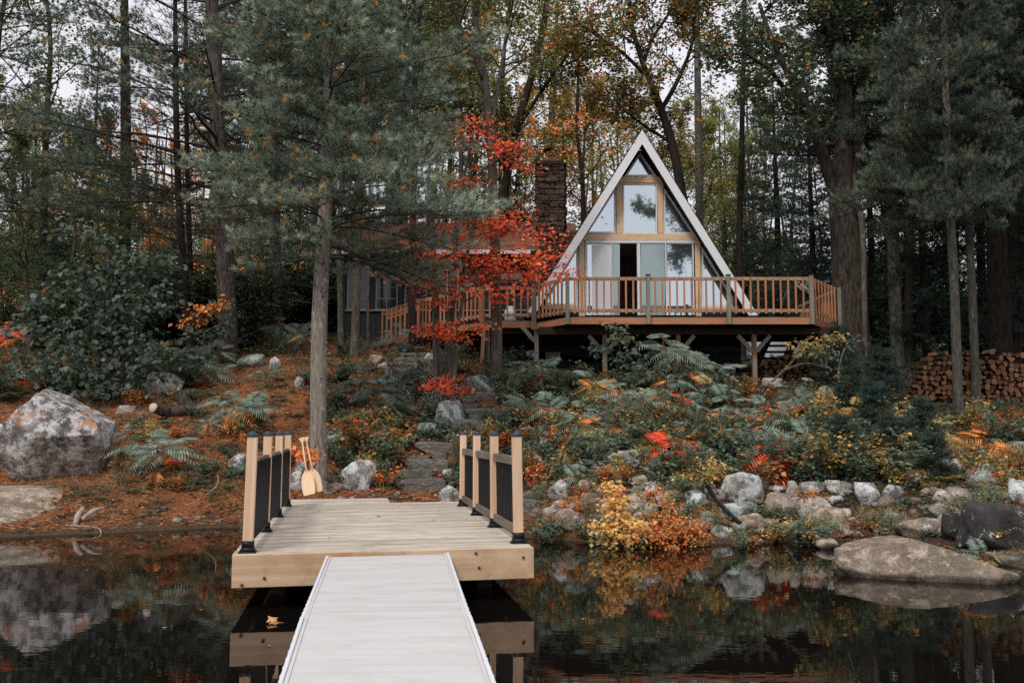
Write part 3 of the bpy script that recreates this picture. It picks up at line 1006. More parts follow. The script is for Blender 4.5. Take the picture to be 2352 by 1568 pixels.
# basement wall of vertical charcoal boards
bx0, bx1 = P(1236, 760, 27.2).x, P(1700, 760, 27.2).x
nb = 22
for i in range(nb):
    xa, xb = bx0 + (bx1 - bx0) * i / nb, bx0 + (bx1 - bx0) * (i + 1) / nb
    g = gz((xa + xb) / 2, 27.2) + 0.25
    board('basement_board', ((xa + xb) / 2, 27.2 + (i % 2) * 0.012, g), ((xa + xb) / 2, 27.2 + (i % 2) * 0.012, UPZ - 0.13), 0.04, xb - xa - 0.006, M_char, cabin, up=(1, 0, 0))
for xx in (bx0, bx1):
    board('basement_side_wall', (xx, 27.25, UPZ - 0.9), (xx, 34.3, UPZ - 0.9), 0.05, 1.75, M_char, cabin)
for xx in (bx1 - 0.35, bx0 + 0.4, (bx0 + bx1) / 2):
    g = gz(xx, 27.25)
    link('footing_block', box_mesh(0.4, 0.35, 0.5, plain_mat('concrete', (0.3, 0.28, 0.26), 0.9), 0.01), cabin, Matrix.Translation((xx, 27.3, g + 0.02)))

# ------------------------------------------------------------------ the raised wooden deck
deck = thing('wooden_deck', 'raised cedar deck with balustrade on braced posts before the cabin', 'deck', (4, 25, UPZ))
def DP(px, Y): return P(px, 700, Y).x
c_fl = Vector((DP(1303, 24), 24.0, UPZ)); c_fr = Vector((DP(1862, 24), 24.0, UPZ))
c_r = Vector((DP(1921, 25.9), 25.9, UPZ)); c_r2 = Vector((c_r.x + 0.05, 29.5, UPZ))
c_l = Vector((DP(1233, 25.2), 25.2, UPZ))
up3 = (0, 0, 1)
def rail_run(a, b, nbal, zf, h=1.0, post_a=True, post_b=True, mat_b=M_orange, drop=0.0, side=None, pm=M_greypost, lowgap=0.07, par=deck, toph=0.93, posth=1.0, fas=True, off=0.03):
    """balustrade from a to b (floor points)"""
    a, b = Vector(a), Vector(b)
    d = (b - a).normalized()
    n = Vector((d.y, -d.x, 0)).normalized()
    zt = Vector((0, 0, 1))
    if fas:
        board('fascia', a + n * 0.02 + zt * -0.11, b + n * 0.02 + zt * -0.11, 0.04, 0.15, M_orange, par)
    board('top_rail', a + zt * toph, b + zt * toph, 0.04, 0.085, M_railw, par)
    board('bottom_rail', a + zt * 0.15, b + zt * 0.15, 0.04, 0.08, M_railw, par)
    for i in range(nbal):
        t = (i + 1) / (nbal + 1)
        p = a.lerp(b, t) + n * (0.02 + 0.022)
        board('baluster', p + zt * 0.07, p + zt * (toph + 0.035), 0.042, 0.038, mat_b, par, up=n, bev=0.003)
    for on, p in ((post_a, a), (post_b, b)):
        if on:
            q = p + n * 0.09
            po = board('rail_post', q + zt * -0.19, q + zt * posth, 0.092, 0.092, pm, par, up=n)
            link('post_cap', box_mesh(0.12, 0.12, 0.022, M_darkbeam, 0.004), po, Matrix.Translation(q + zt * (posth + 0.012)))
xs = [1303, 1488, 1672, 1862]
pts = [Vector((DP(x, 24), 24.0, UPZ)) for x in xs]
for i in range(3):
    rail_run(pts[i], pts[i + 1], 10, UPZ, post_a=(i == 0))
rail_run(c_fr, c_r, 7, UPZ, post_a=False, post_b=True)
rail_run(c_r, c_r2, 14, UPZ, post_a=False)
rail_run(c_l, c_fl, 7, UPZ, post_b=False)
# deck boards and framing
y = 24.06
while y < 26.75:
    t = min(1, (y - 24.0) / 1.9)
    tl = min(1, (y - 24.0) / 1.2)
    x0 = c_fl.x + (c_l.x - c_fl.x) * tl
    x1 = c_fr.x + (c_r.x - c_fr.x) * t
    board('deck_board', (x0 + 0.02, y, UPZ - 0.02), (x1 - 0.02, y, UPZ - 0.02), 0.135, 0.03, M_grey, deck)
    y += 0.14
y = 26.9
while y < 29.4:
    board('deck_board', (rb.x + 0.1, y, UPZ - 0.02), (c_r.x - 0.05, y, UPZ - 0.02), 0.135, 0.03, M_grey, deck)
    y += 0.14
ya = 24.62
board('main_beam', (DP(1238, ya), ya, UPZ - 0.28), (DP(1912, ya) - 0.1, ya, UPZ - 0.28), 0.09, 0.19, M_darkbeam, deck)
board('main_beam', (DP(1238, ya) - 0.3, 26.6, UPZ - 0.28), (c_r.x - 0.1, 26.6, UPZ - 0.28), 0.09, 0.19, M_darkbeam, deck)
x = c_fl.x + 0.1
while x < c_r.x - 0.1:
    y0 = 24.06 if x < c_fr.x else 24.06 + (x - c_fr.x) / (c_r.x - c_fr.x) * 1.9
    board('joist', (x, y0, UPZ - 0.11), (x, 26.7, UPZ - 0.11), 0.04, 0.14, M_darkbeam, deck)
    x += 0.42
M_propost = wood_mat('rough_support_post', (0.30, 0.20, 0.14), (0.16, 0.10, 0.07), 0.85, True, (0.22, 0.20, 0.17), 0.3)
def support(px, Y, pyb, brace=True, top=None, mat=M_propost, w=0.11):
    x = DP(px, Y)
    g = gz(x, Y) - 0.1
    top = top or UPZ - 0.375
    board('support_post', (x, Y, g), (x, Y, top), w, w, mat, deck, up=(1, 0, 0))
    for s in ((-1, 1) if brace is True else (brace if brace else ())):
        board('brace', (x + s * 0.05, Y, top - 0.42), (x + s * 0.40, Y, top - 0.02), 0.085, 0.10, M_greypost, deck)
support(1388, ya, 875); support(1556, ya, 860); support(1730, ya, 878); support(1902, 25.9, 860, (-1,))
support(1232, 25.3, 800, (-1,), UPZ - 0.05, M_greypost)
# lower deck on the left
l0 = Vector((DP(1228, 25.5), 25.5, LOZ)); l1 = Vector((DP(1150, 25.5), 25.5, LOZ))
l2 = Vector((DP(1114, 25.6), 25.6, LOZ)); l3 = Vector((DP(958, 28.4), 28.4, LOZ))
rail_run(l1, l0, 4, LOZ, post_a=False, post_b=True, toph=0.84, posth=1.05)
rail_run(l2, l1, 2, LOZ, post_a=False, post_b=False, toph=0.84, posth=0.86, pm=M_orange)
rail_run(l3, l2, 17, LOZ, post_a=False, post_b=True, toph=0.88, posth=0.9, pm=M_orange)
y = 25.55
while y < 29.9:
    tt = min(1, max(0, (y - 25.6) / 2.8))
    x0 = l2.x + (l3.x - l2.x) * tt
    board('deck_board', (x0 + 0.04, y, LOZ - 0.02), (0.6, y, LOZ - 0.02), 0.135, 0.03, M_grey, deck)
    y += 0.14
board('main_beam', (l3.x + 0.2, 28.3, LOZ - 0.22), (0.7, 28.3, LOZ - 0.22), 0.09, 0.19, M_darkbeam, deck)
board('main_beam', (l2.x, 25.75, LOZ - 0.22), (0.7, 25.75, LOZ - 0.22), 0.09, 0.19, M_darkbeam, deck)
for px, Y in ((1112, 25.6), (1121, 25.75)):
    board('support_post', (DP(px, Y) - (0.06 if px < 1115 else 0), Y, gz(DP(px, Y), Y) - 0.1), (DP(px, Y), Y, LOZ - 0.12), 0.10, 0.10, M_propost if px < 1115 else M_grey, deck, up=(1, 0, 0))
for x, Y in ((-0.9, 28.3), (0.2, 28.3), (-2.4, 28.4)):
    board('support_post', (x, Y, gz(x, Y) - 0.1), (x, Y, LOZ - 0.3), 0.1, 0.1, M_darkbeam, deck, up=(1, 0, 0))
# stairs going down to the left
s0 = Vector((l3.x, 28.4, LOZ)); s1 = Vector((DP(878, 28.1), 28.1, 0)); s1.z = gz(s1.x, s1.y) + 0.08
st = link('stairs', None, deck, Matrix.Translation(s1))
dn = (s1 - s0)
for off in (0.0, 0.95):
    o = Vector((0.0, off, 0))
    board('stringer', s0 + o + Vector((0, 0, -0.14)), s1 + o + Vector((0, 0, -0.02)), 0.04, 0.24, M_orange, st)
    board('handrail', s0 + o + Vector((0, 0, 0.90)), s1 + o + Vector((0, 0, 0.90)), 0.09, 0.035, M_orange, st)
    board('handrail', s0 + o + Vector((0, 0, 0.82)), s1 + o + Vector((0, 0, 0.82)), 0.035, 0.085, M_orange, st)
    for i in range(8):
        p = s0.lerp(s1, (i + 0.5) / 7.6) + o + Vector((0, -0.035, 0))
        board('baluster', p + Vector((0, 0, -0.12)), p + Vector((0, 0, 0.88)), 0.042, 0.038, M_orange, st, up=(0, -1, 0), bev=0.003)
for i in range(5):
    p = s0.lerp(s1, (i + 0.7) / 5)
    board('tread', p + Vector((0, 0.04, 0)), p + Vector((0, 0.91, 0)), 0.27, 0.035, M_orange, st)
# open stair under the right of the deck
rs = thing('open_staircase', 'dark open-riser staircase descending under the right side of the deck', 'staircase', (7, 28, 4))
tr = [((745, 905), (1060, 905)), ((705, 980), (1010, 980)), ((675, 1050), (985, 1050)), ((640, 1122), (945, 1122))]
for (a, b) in tr:
    pa, pb = P(*z7(*a), 28.2), P(*z7(*b), 28.2)
    board('tread', pa, pb, 0.26, 0.045, M_darkbeam, rs)
for a, b in (((775, 830), (600, 1190)), ((1090, 830), (930, 1190))):
    board('stringer', P(*z7(*a), 28.2), P(*z7(*b), 28.2), 0.05, 0.24, M_darkbeam, rs, up=(0, 0, 1))

# ------------------------------------------------------------------ the side wing with shingle roof
wing = thing('cottage_wing', 'low charcoal cottage wing with rust brown shingle roof left of the A-frame', 'cottage', (-2, 30, 4.3))
YV = 30.0
ev = P(900, 577, YV).z
wx0, wx1 = P(793, 700, YV).x, P(1290, 700, YV).x
wz0 = P(800, 790, YV).z - 0.3
nb = 42
sillz = P(850, 713, YV).z
for i in range(nb):
    xa, xb = wx0 + (wx1 - wx0) * i / nb, wx0 + (wx1 - wx0) * (i + 1) / nb
    board('wall_board', ((xa + xb) / 2, YV + 0.03 + (i % 2) * 0.008, wz0), ((xa + xb) / 2, YV + 0.03 + (i % 2) * 0.008, ev - 0.02), 0.04, xb - xa - 0.006, M_char, wing, up=(1, 0, 0))
link('end_wall', box_mesh(0.06, 5.0, ev - wz0, M_char, 0.004), wing, Matrix.Translation((wx0 - 0.035, YV + 2.5, (ev + wz0) / 2)))
board('sill_ledge', (wx0, YV - 0.03, sillz), (wx1, YV - 0.03, sillz), 0.06, 0.05, plain_mat('grey_sill_paint', (0.2, 0.18, 0.17), 0.7), wing)
def grid_window(x0, y0, x1, y1, nx, ny, fm, nm='window', bar=0.022, Y=YV, gm=None, lab=None):
    a, b = P(x0, y0, Y), P(x1, y1, Y)
    pts = [Vector((a.x, Y, a.z)), Vector((b.x, Y, a.z)), Vector((b.x, Y, b.z)), Vector((a.x, Y, b.z))]
    w = link(nm, None, wing, Matrix.Translation(pts[0]))
    if lab: w['label'] = lab
    inn = inset(pts, 0.04)
    prism('frame', [p + Vector((0, -0.03, 0)) for p in pts], (0, 0.03, 0), fm, w, holes=[p + Vector((0, -0.03, 0)) for p in inn])
    prism('pane', [p + Vector((0, -0.012, 0)) for p in inn], (0, 0.006, 0), gm or M_glassdark, w)
    for i in range(1, nx):
        x = a.x + (b.x - a.x) * i / nx
        board('muntin', (x, Y - 0.02, b.z), (x, Y - 0.02, a.z), 0.02, bar, fm, w, up=(1, 0, 0), bev=0)
    for i in range(1, ny):
        z = a.z + (b.z - a.z) * i / ny
        board('muntin', (a.x, Y - 0.024, z), (b.x, Y - 0.024, z), 0.02, bar, fm, w, bev=0)
for zx0, zx1 in ((165, 370), (430, 632), (700, 905)):
    a, b = z8(zx0, 620), z8(zx1, 1040)
    grid_window(a[0], a[1], b[0], b[1], 2, 4, M_muntin)
a, b = z8(985, 655), z8(1200, 882)
grid_window(a[0], a[1], b[0], b[1], 2, 1, M_white, bar=0.04, lab='white framed window half hidden by red leaves')
a, b = z8(1290, 640), z8(1420, 1140)
grid_window(a[0], a[1], b[0], b[1], 1, 1, M_char, 'door')
# roof: courses of shingles, ridge, gutter
rx0, rx1 = P(766, 600, YV).x - 0.1, P(1332, 600, YV).x
e0, r0 = Vector((0, YV - 0.45, ev - 0.06)), Vector((0, YV + 2.4, P(1000, 513, YV + 2.4).z))
slope = r0 - e0
prism('roof_slope', [Vector((rx0, e0.y, e0.z)), Vector((rx0, r0.y, r0.z)), Vector((rx0, r0.y, r0.z - 0.12)), Vector((rx0, e0.y, e0.z - 0.12))], (rx1 - rx0, 0, 0), M_soffit, wing)
prism('roof_slope', [Vector((rx0, r0.y, r0.z)), Vector((rx0, r0.y + 2.9, e0.z)), Vector((rx0, r0.y + 2.9, e0.z - 0.12)), Vector((rx0, r0.y, r0.z - 0.12))], (rx1 - rx0, 0, 0), M_soffit, wing)
def shingle_mat():
    m, n, l, b = new_mat('brown_shingles')
    tc = n.new('ShaderNodeTexCoord')
    at = n.new('ShaderNodeAttribute'); at.attribute_name = 'Col'
    f = _noise(n, l, tc.outputs['Object'], 30, 5, 0.7)
    c = _mix(n, l, f, (0.11, 0.055, 0.035), (0.30, 0.155, 0.105))
    c = _mix(n, l, 1.0, c, at.outputs['Color'], 'MULTIPLY')
    l.new(c, b.inputs['Base Color'])
    b.inputs['Roughness'].default_value = 0.95
    return m
SB = Buf()
nc = 24
nrm = Vector((0, -slope.z, slope.y)).normalized()
for c in range(nc):
    a = e0 + slope * (c / nc); b = e0 + slope * ((c + 1.0) / nc)
    x = rx0 - R0.uniform(0, 0.2)
    while x < rx1:
        w = 0.30
        h = 0.016 + R0.uniform(0, 0.008)
        x0_, x1_ = max(x, rx0), min(x + w - 0.006, rx1)
        if x1_ - x0_ > 0.03:
            v = [Vector((x0_, a.y, a.z)) + nrm * h, Vector((x1_, a.y, a.z)) + nrm * h, Vector((x1_, b.y, b.z)) + nrm * 0.004, Vector((x0_, b.y, b.z)) + nrm * 0.004,
                 Vector((x0_, a.y, a.z)), Vector((x1_, a.y, a.z))]
            s = R0.uniform(0.65, 1.25)
            SB.add([tuple(q) for q in v], None, [(0, 1, 2, 3), (4, 5, 1, 0)], (s, s * R0.uniform(0.9, 1.05), s))
        x += w
tag(link('shingles', SB.mesh('shingles', shingle_mat()), wing), kind='stuff')
board('gutter', (rx0, e0.y - 0.05, e0.z - 0.055), (P(1218, 580, YV).x, e0.y - 0.05, e0.z - 0.055), 0.10, 0.115, M_white, wing)

# ------------------------------------------------------------------ the stone chimney
YC = 29.2
cx0, cx1 = P(1235, 480, YC).x, P(1297, 480, YC).x
ctz, cmz = P(1265, 379, YC).z, P(1265, 588, YC).z
bx0c, bx1c = P(1216, 700, YC).x, P(1304, 700, YC).x
cbz = LOZ - 1.0
chim = thing('stone_chimney', 'tall dark fieldstone chimney with rusty arched cowl beside the red maple', 'chimney', ((cx0 + cx1) / 2, YC, cbz))
link('core', box_mesh(cx1 - cx0 - 0.08, 0.74, ctz - cmz, M_rockdark, 0.01), chim, Matrix.Translation(((cx0 + cx1) / 2, YC + 0.42, (ctz + cmz) / 2)))
link('core', box_mesh(bx1c - bx0c - 0.08, 0.94, cmz - cbz, M_rockdark, 0.01), chim, Matrix.Translation(((bx0c + bx1c) / 2, YC + 0.42, (cbz + cmz) / 2 - 0.02)))
def stone_meshes(n, mat, seed):
    out = []
    for k in range(n):
        bm = bmesh.new()
        bmesh.ops.create_cube(bm, size=1.0)
        bmesh.ops.bevel(bm, geom=list(bm.edges), offset=0.13, segments=1, affect='EDGES')
        R = np.random.RandomState(seed + k)
        for v in bm.verts:
            v.co += Vector(R.uniform(-0.09, 0.09, 3))
        me = bpy.data.meshes.new('stone')
        bm.to_mesh(me); bm.free()
        me.materials.append(mat)
        out.append(me)
    return out
CS = stone_meshes(7, M_chim, 50)
def stones_face(x0, x1, z0, z1, Yf, face='front'):
    z = z0
    while z < z1 - 0.03:
        h = min(R0.uniform(0.055, 0.165), z1 - z)
        x = x0
        while x < x1 - 0.02:
            w = R0.uniform(0.12, 0.44)
            if x1 - (x + w) < 0.12: w = x1 - x
            d = 0.09 + R0.uniform(0, 0.10)
            if face == 'front':
                Mx = Matrix.Translation((x + w / 2, Yf + R0.uniform(-0.03, 0.02), z + h / 2 + R0.uniform(-.012, .012))) @ Matrix.Rotation(R0.uniform(-0.07, 0.07), 4, 'Y') @ Matrix.Diagonal((w * 0.97, d, h * 0.94, 1))
            else:
                Mx = Matrix.Translation((Yf, x + w / 2, z + h / 2)) @ Matrix.Diagonal((d, w * 0.97, h * 0.94, 1))
            link('stone', CS[R0.randint(7)], chim, Mx)
            x += w
        z += h
stones_face(cx0, cx1, cmz, ctz - 0.02, YC)
stones_face(bx0c, bx1c, LOZ + 0.3, cmz, YC - 0.08)
stones_face(YC + 0.06, YC + 0.8, P(0, 520, YC).z, ctz - 0.02, cx0 + 0.01, 'side')
stones_face(YC + 0.06, YC + 0.8, P(0, 520, YC).z, ctz - 0.02, cx1 - 0.01, 'side')
cw = cx1 - cx0
link('cap_slab', box_mesh(cw + 0.12, 1.0, 0.12, M_soffit, 0.015), chim, Matrix.Translation(((cx0 + cx1) / 2, YC + 0.4, ctz + 0.05)))
co = link('cowl', None, chim, Matrix.Translation(((cx0 + cx1) / 2, YC + 0.3, ctz + 0.11)))
ccx = P(1264, 370, YC).x
hw, hh = 0.21, P(0, 336, YC).z - ctz - 0.11
link('cowl_base', box_mesh(2 * hw + 0.02, 0.36, 0.17, M_rust, 0.01), co, Matrix.Translation((ccx, YC + 0.3, ctz + 0.195)))
arch = [(ccx - hw, ctz + 0.11)] + [(ccx - hw * math.cos(t) * (1 if True else 1), ctz + 0.11 + hh - 0.10 + 0.10 * math.sin(t)) for t in np.linspace(0, math.pi, 9)] + [(ccx + hw, ctz + 0.11)]
for i in range(len(arch) - 1):
    a, b = arch[i], arch[i + 1]
    board('cowl_sheet', (a[0], YC + 0.3, a[1]), (b[0], YC + 0.3, b[1]), 0.40, 0.02, M_rust, co, up=(0, 0, 1) if abs(a[1] - b[1]) < 0.2 else (1, 0, 0), bev=0)

# ------------------------------------------------------------------ things on and by the deck
# gas grill
gx = P(*z8(1695, 760), 27.6)
gr = thing('gas_grill', 'black gas grill with closed hood on the lower deck', 'grill', (gx.x, 27.6, LOZ))
gw = 0.62
hoodp = [(-0.27, 0.0), (-0.27, 0.12), (-0.20, 0.24), (-0.06, 0.31), (0.10, 0.31), (0.22, 0.22), (0.25, 0.0)]
M_hood = plain_mat('grey_hood_enamel', (0.06, 0.065, 0.07), 0.3, 0.3)
hz = P(*z8(1695, 800), 27.6).z
prism('hood', [Vector((gx.x - gw / 2, 27.6 + a, hz + b)) for a, b in hoodp], (gw, 0, 0), M_hood, gr)
board('hood_handle', (gx.x - 0.25, 27.27, hz + 0.07), (gx.x + 0.25, 27.27, hz + 0.07), 0.03, 0.03, M_black, gr)
link('firebox', box_mesh(gw + 0.02, 0.5, 0.2, M_black, 0.01), gr, Matrix.Translation((gx.x, 27.6, hz - 0.11)))
for i in range(5):
    link('vent_slot', box_mesh(0.07, 0.012, 0.035, M_rockdark, 0), gr, Matrix.Translation((gx.x - 0.22 + i * 0.11, 27.345, hz - 0.09)))
for s in (-1, 1):
    link('side_shelf', box_mesh(0.36, 0.42, 0.03, M_black, 0.005), gr, Matrix.Translation((gx.x + s * 0.5, 27.6, hz - 0.05)))
    for yy in (27.4, 27.8):
        board('leg', (gx.x + s * 0.27, yy, LOZ), (gx.x + s * 0.27, yy, hz - 0.21), 0.035, 0.035, M_black, gr, up=(1, 0, 0))
link('lower_shelf', box_mesh(0.58, 0.42, 0.025, M_black, 0.004), gr, Matrix.Translation((gx.x, 27.6, LOZ + 0.14)))
def lathe(prof, sides=20):
    B = Buf()
    a = np.linspace(0, 2 * math.pi, sides, endpoint=False)
    v = np.concatenate([np.stack([r * np.cos(a), r * np.sin(a), np.full(sides, z)], 1) for r, z in prof])
    q = [(i * sides + j, i * sides + (j + 1) % sides, (i + 1) * sides + (j + 1) % sides, (i + 1) * sides + j) for i in range(len(prof) - 1) for j in range(sides)]
    B.add(v, None, q)
    return B
tp = P(*z8(1680, 1075), 26.2)
tank = thing('propane_tank', 'white propane tank standing behind the lower deck railing', 'gas tank', (tp.x, 26.2, LOZ))
link('body', lathe([(0.0, 0.04), (0.11, 0.045), (0.145, 0.09), (0.15, 0.14), (0.15, 0.28), (0.14, 0.34), (0.09, 0.385), (0.0, 0.40)]).mesh('body', M_white, True), tank, Matrix.Translation((tp.x, 26.2, LOZ)))
link('foot_ring', lathe([(0.10, 0.0), (0.10, 0.06), (0.09, 0.06), (0.09, 0.0), (0.10, 0.0)]).mesh('foot_ring', M_white, False), tank, Matrix.Translation((tp.x, 26.2, LOZ)))
link('collar', lathe([(0.09, 0.375), (0.10, 0.46), (0.095, 0.46), (0.085, 0.375)]).mesh('collar', M_white, False), tank, Matrix.Translation((tp.x, 26.2, LOZ)))
# shed behind
YS = 33.0
sa, sb, sc_, sd = P(1856, 641, YS + 1.4), P(1915, 641, YS + 1.4), P(1917, 673, YS), P(1851, 673, YS)
shed = thing('garden_shed', 'small red brown shed with white ribbed metal roof behind the deck', 'shed', (sc_.x - 0.6, YS, 4))
sx0, sx1 = sd.x, sc_.x + 0.5
rz1, rz0 = sa.z, sd.z
prism('roof', [Vector((sx0 - 0.05, YS, rz0)), Vector((sx0 - 0.05, YS + 1.5, rz1)), Vector((sx0 - 0.05, YS + 1.5, rz1 - 0.03)), Vector((sx0 - 0.05, YS, rz0 - 0.03))], (sx1 - sx0 + 0.1, 0, 0), M_white, shed)
prism('roof', [Vector((sx0 - 0.05, YS + 1.5, rz1)), Vector((sx0 - 0.05, YS + 3, rz0)), Vector((sx0 - 0.05, YS + 3, rz0 - 0.03)), Vector((sx0 - 0.05, YS + 1.5, rz1 - 0.03))], (sx1 - sx0 + 0.1, 0, 0), M_white, shed)
for i in range(7):
    x = sx0 + (sx1 - sx0) * i / 6
    board('roof_rib', (x, YS, rz0 + 0.012), (x, YS + 1.5, rz1 + 0.012), 0.03, 0.025, M_white, shed, bev=0)
M_shed = wood_mat('red_brown_shed_boards', (0.12, 0.045, 0.03), (0.06, 0.022, 0.017), 0.85, False)
sg = gz(sx0 + 0.8, YS)
for i in range(12):
    xa = sx0 + 0.05 + (sx1 - sx0 - 0.1) * (i + 0.5) / 12
    board('wall_board', (xa, YS + 0.2, sg), (xa, YS + 0.2, rz0 + 0.05), 0.03, (sx1 - sx0 - 0.1) / 12 - 0.008, M_shed, shed, up=(1, 0, 0))
for i in range(14):
    yy = YS + 0.25 + 2.5 * (i + 0.5) / 14
    board('wall_board', (sx0 + 0.05, yy, sg), (sx0 + 0.05, yy, rz0 + 0.1), 2.5 / 14 - 0.008, 0.03, M_shed, shed, up=(1, 0, 0))
# pale covered shape seen through the open stairs
pa, pb = P(*z7(420, 880), 34.5), P(*z7(1040, 1060), 34.5)
bt = Buf()
L = pb.x - pa.x + 0.8
prof = [(0, 0), (0.05, 0.7), (0.25, 0.95), (0.5, 1.0), (0.75, 0.95), (0.95, 0.7), (1.0, 0)]
rows = []
for i, t in enumerate(np.linspace(0, 1, 12)):
    s = (0.75 + 0.25 * math.sin(t * math.pi)) 
    hgt = (pa.z - pb.z + 0.35) * (0.9 + 0.1 * math.sin(t * math.pi + 0.5))
    for a_, h_ in prof:
        rows.append((-0.3 + L * t, (a_ - 0.5) * 1.9 * s, h_ * hgt + 0.02 * math.sin(i * 2.1 + a_ * 9)))
npf = len(prof)
q = [(i * npf + j, (i + 1) * npf + j, (i + 1) * npf + j + 1, i * npf + j + 1) for i in range(11) for j in range(npf - 1)]
q += [tuple(range(0, 4)), (0, 3, 4, 6), tuple(range(77, 81)), (77, 80, 81, 83)]
bt.add(rows, None, q)
tag(link('white_tarp', bt.mesh('tarp', plain_mat('pale_blue_tarp', (0.50, 0.54, 0.58), 0.5), True), None, Matrix.Translation((pa.x, 34.5, pb.z - 0.35))), 'low pale blue white tarp cover seen through the open deck stairs', 'tarp')
# ------------------------------------------------------------------ rocks
def ico(sub):
    bm = bmesh.new()
    bmesh.ops.create_icosphere(bm, subdivisions=sub, radius=1.0)
    v = np.array([x.co[:] for x in bm.verts])
    f = np.array([[q.index for q in p.verts] for p in bm.faces])
    bm.free()
    return v, f
ICO = {k: ico(k) for k in (2, 3, 4, 5, 6)}
def rock_shape(seed, sub, ncut=12, cuts=(), rough=0.13, boxy=0.45):
    R = np.random.RandomState(seed)
    v, f = ICO[sub]
    v = v.copy()
    m = np.max(np.abs(v), axis=1)[:, None]
    v = v * (1 - boxy) + (v / m) * boxy * 0.86
    v = v * (1 + 0.30 * fbm(v * 0.9 + seed * 3.1, 2, seed))[:, None]
    cl = [(R.normal(size=3), R.uniform(0.55, 0.85)) for _ in range(ncut)] + [(np.array(c[:3], float), c[3]) for c in cuts]
    for nrm, d in cl:
        nrm = nrm / np.linalg.norm(nrm)
        s = v @ nrm - d
        k = s > 0
        v[k] -= (s[k] * 0.93)[:, None] * nrm
    v = v * (1 + rough * fbm(v * 2.6 + seed, 5, seed + 7))[:, None]
    mn, mx = v.min(0), v.max(0)
    return (v - (mn + mx) / 2) / ((mx - mn) / 2), f
def rock(name, label, cx, by, w, h, mat=None, dr=0.9, seed=1, sub=4, cat='rock', group=None, sink=0.12, at=None, rot=0.0, **kw):
    p = at or G(cx, by)
    sc = p.y / F
    wd, hd = w * sc, h * sc
    dp = wd * dr
    yc = p.y + dp * 0.38
    top = P(cx, by - h, yc).z
    g = min(p.z, gz(p.x, yc)) if p.z > 0.01 else -0.15
    bot = p.z - sink * hd - 0.03
    v, f = rock_shape(seed, sub, **kw)
    xc = P(cx, by, yc).x
    vv = v * np.array([wd / 2, dp / 2, (top - bot) / 2])
    if rot:
        cr, sr = math.cos(rot), math.sin(rot)
        vv = np.stack([vv[:, 0] * cr - vv[:, 1] * sr, vv[:, 0] * sr + vv[:, 1] * cr, vv[:, 2]], 1)
    me = mesh_np(name, vv, f, None, mat or M_rock, None, True)
    return tag(link(name, me, None, Matrix.Translation((xc, yc, (top + bot) / 2))), label, cat, group)
rock('boulder', 'huge grey boulder with orange needle streaks left of the dock', 126, 1118, 254, 226, M_rockbig, 0.8, 5, 6, 'boulder', sink=0.05,
     cuts=[(0.48, 0, 0.86, 0.62), (0.25, -0.8, 0.45, 0.80), (0.3, -0.7, -0.8, 0.60), (-0.75, -0.1, 0.55, 0.70), (-0.95, 0, 0.1, 0.84), (-0.4, -0.7, -0.5, 0.8), (1, 0, 0.12, 0.82)], ncut=0, rough=0.09, boxy=0.30)
rock('boulder', 'long low tan boulder lying half in the water at right', 2122, 1340, 405, 100, M_wetrock, 0.50, 21, 6, 'boulder', at=PZ(2122, 1332, 0.0), sink=0.9, rot=-0.42,
     cuts=[(0.46, 0.1, 0.88, 0.50), (-0.22, -0.1, 0.97, 0.56), (0.05, -0.62, 0.78, 0.50), (0.1, -1, 0.0, 0.80), (0, 0, 1, 0.60)], ncut=0, rough=0.10, boxy=0.12)
rock('rock_ledge', 'flat brown and cream rock ledge at the water edge below the huge boulder', 5, 1235, 285, 115, M_wetrock, 1.3, 23, 5, 'rock', at=PZ(5, 1226, 0.0), sink=0.3,
     cuts=[(0.25, -0.5, 0.85, 0.25), (0, 0, 1, 0.45)], ncut=3, rough=0.05)
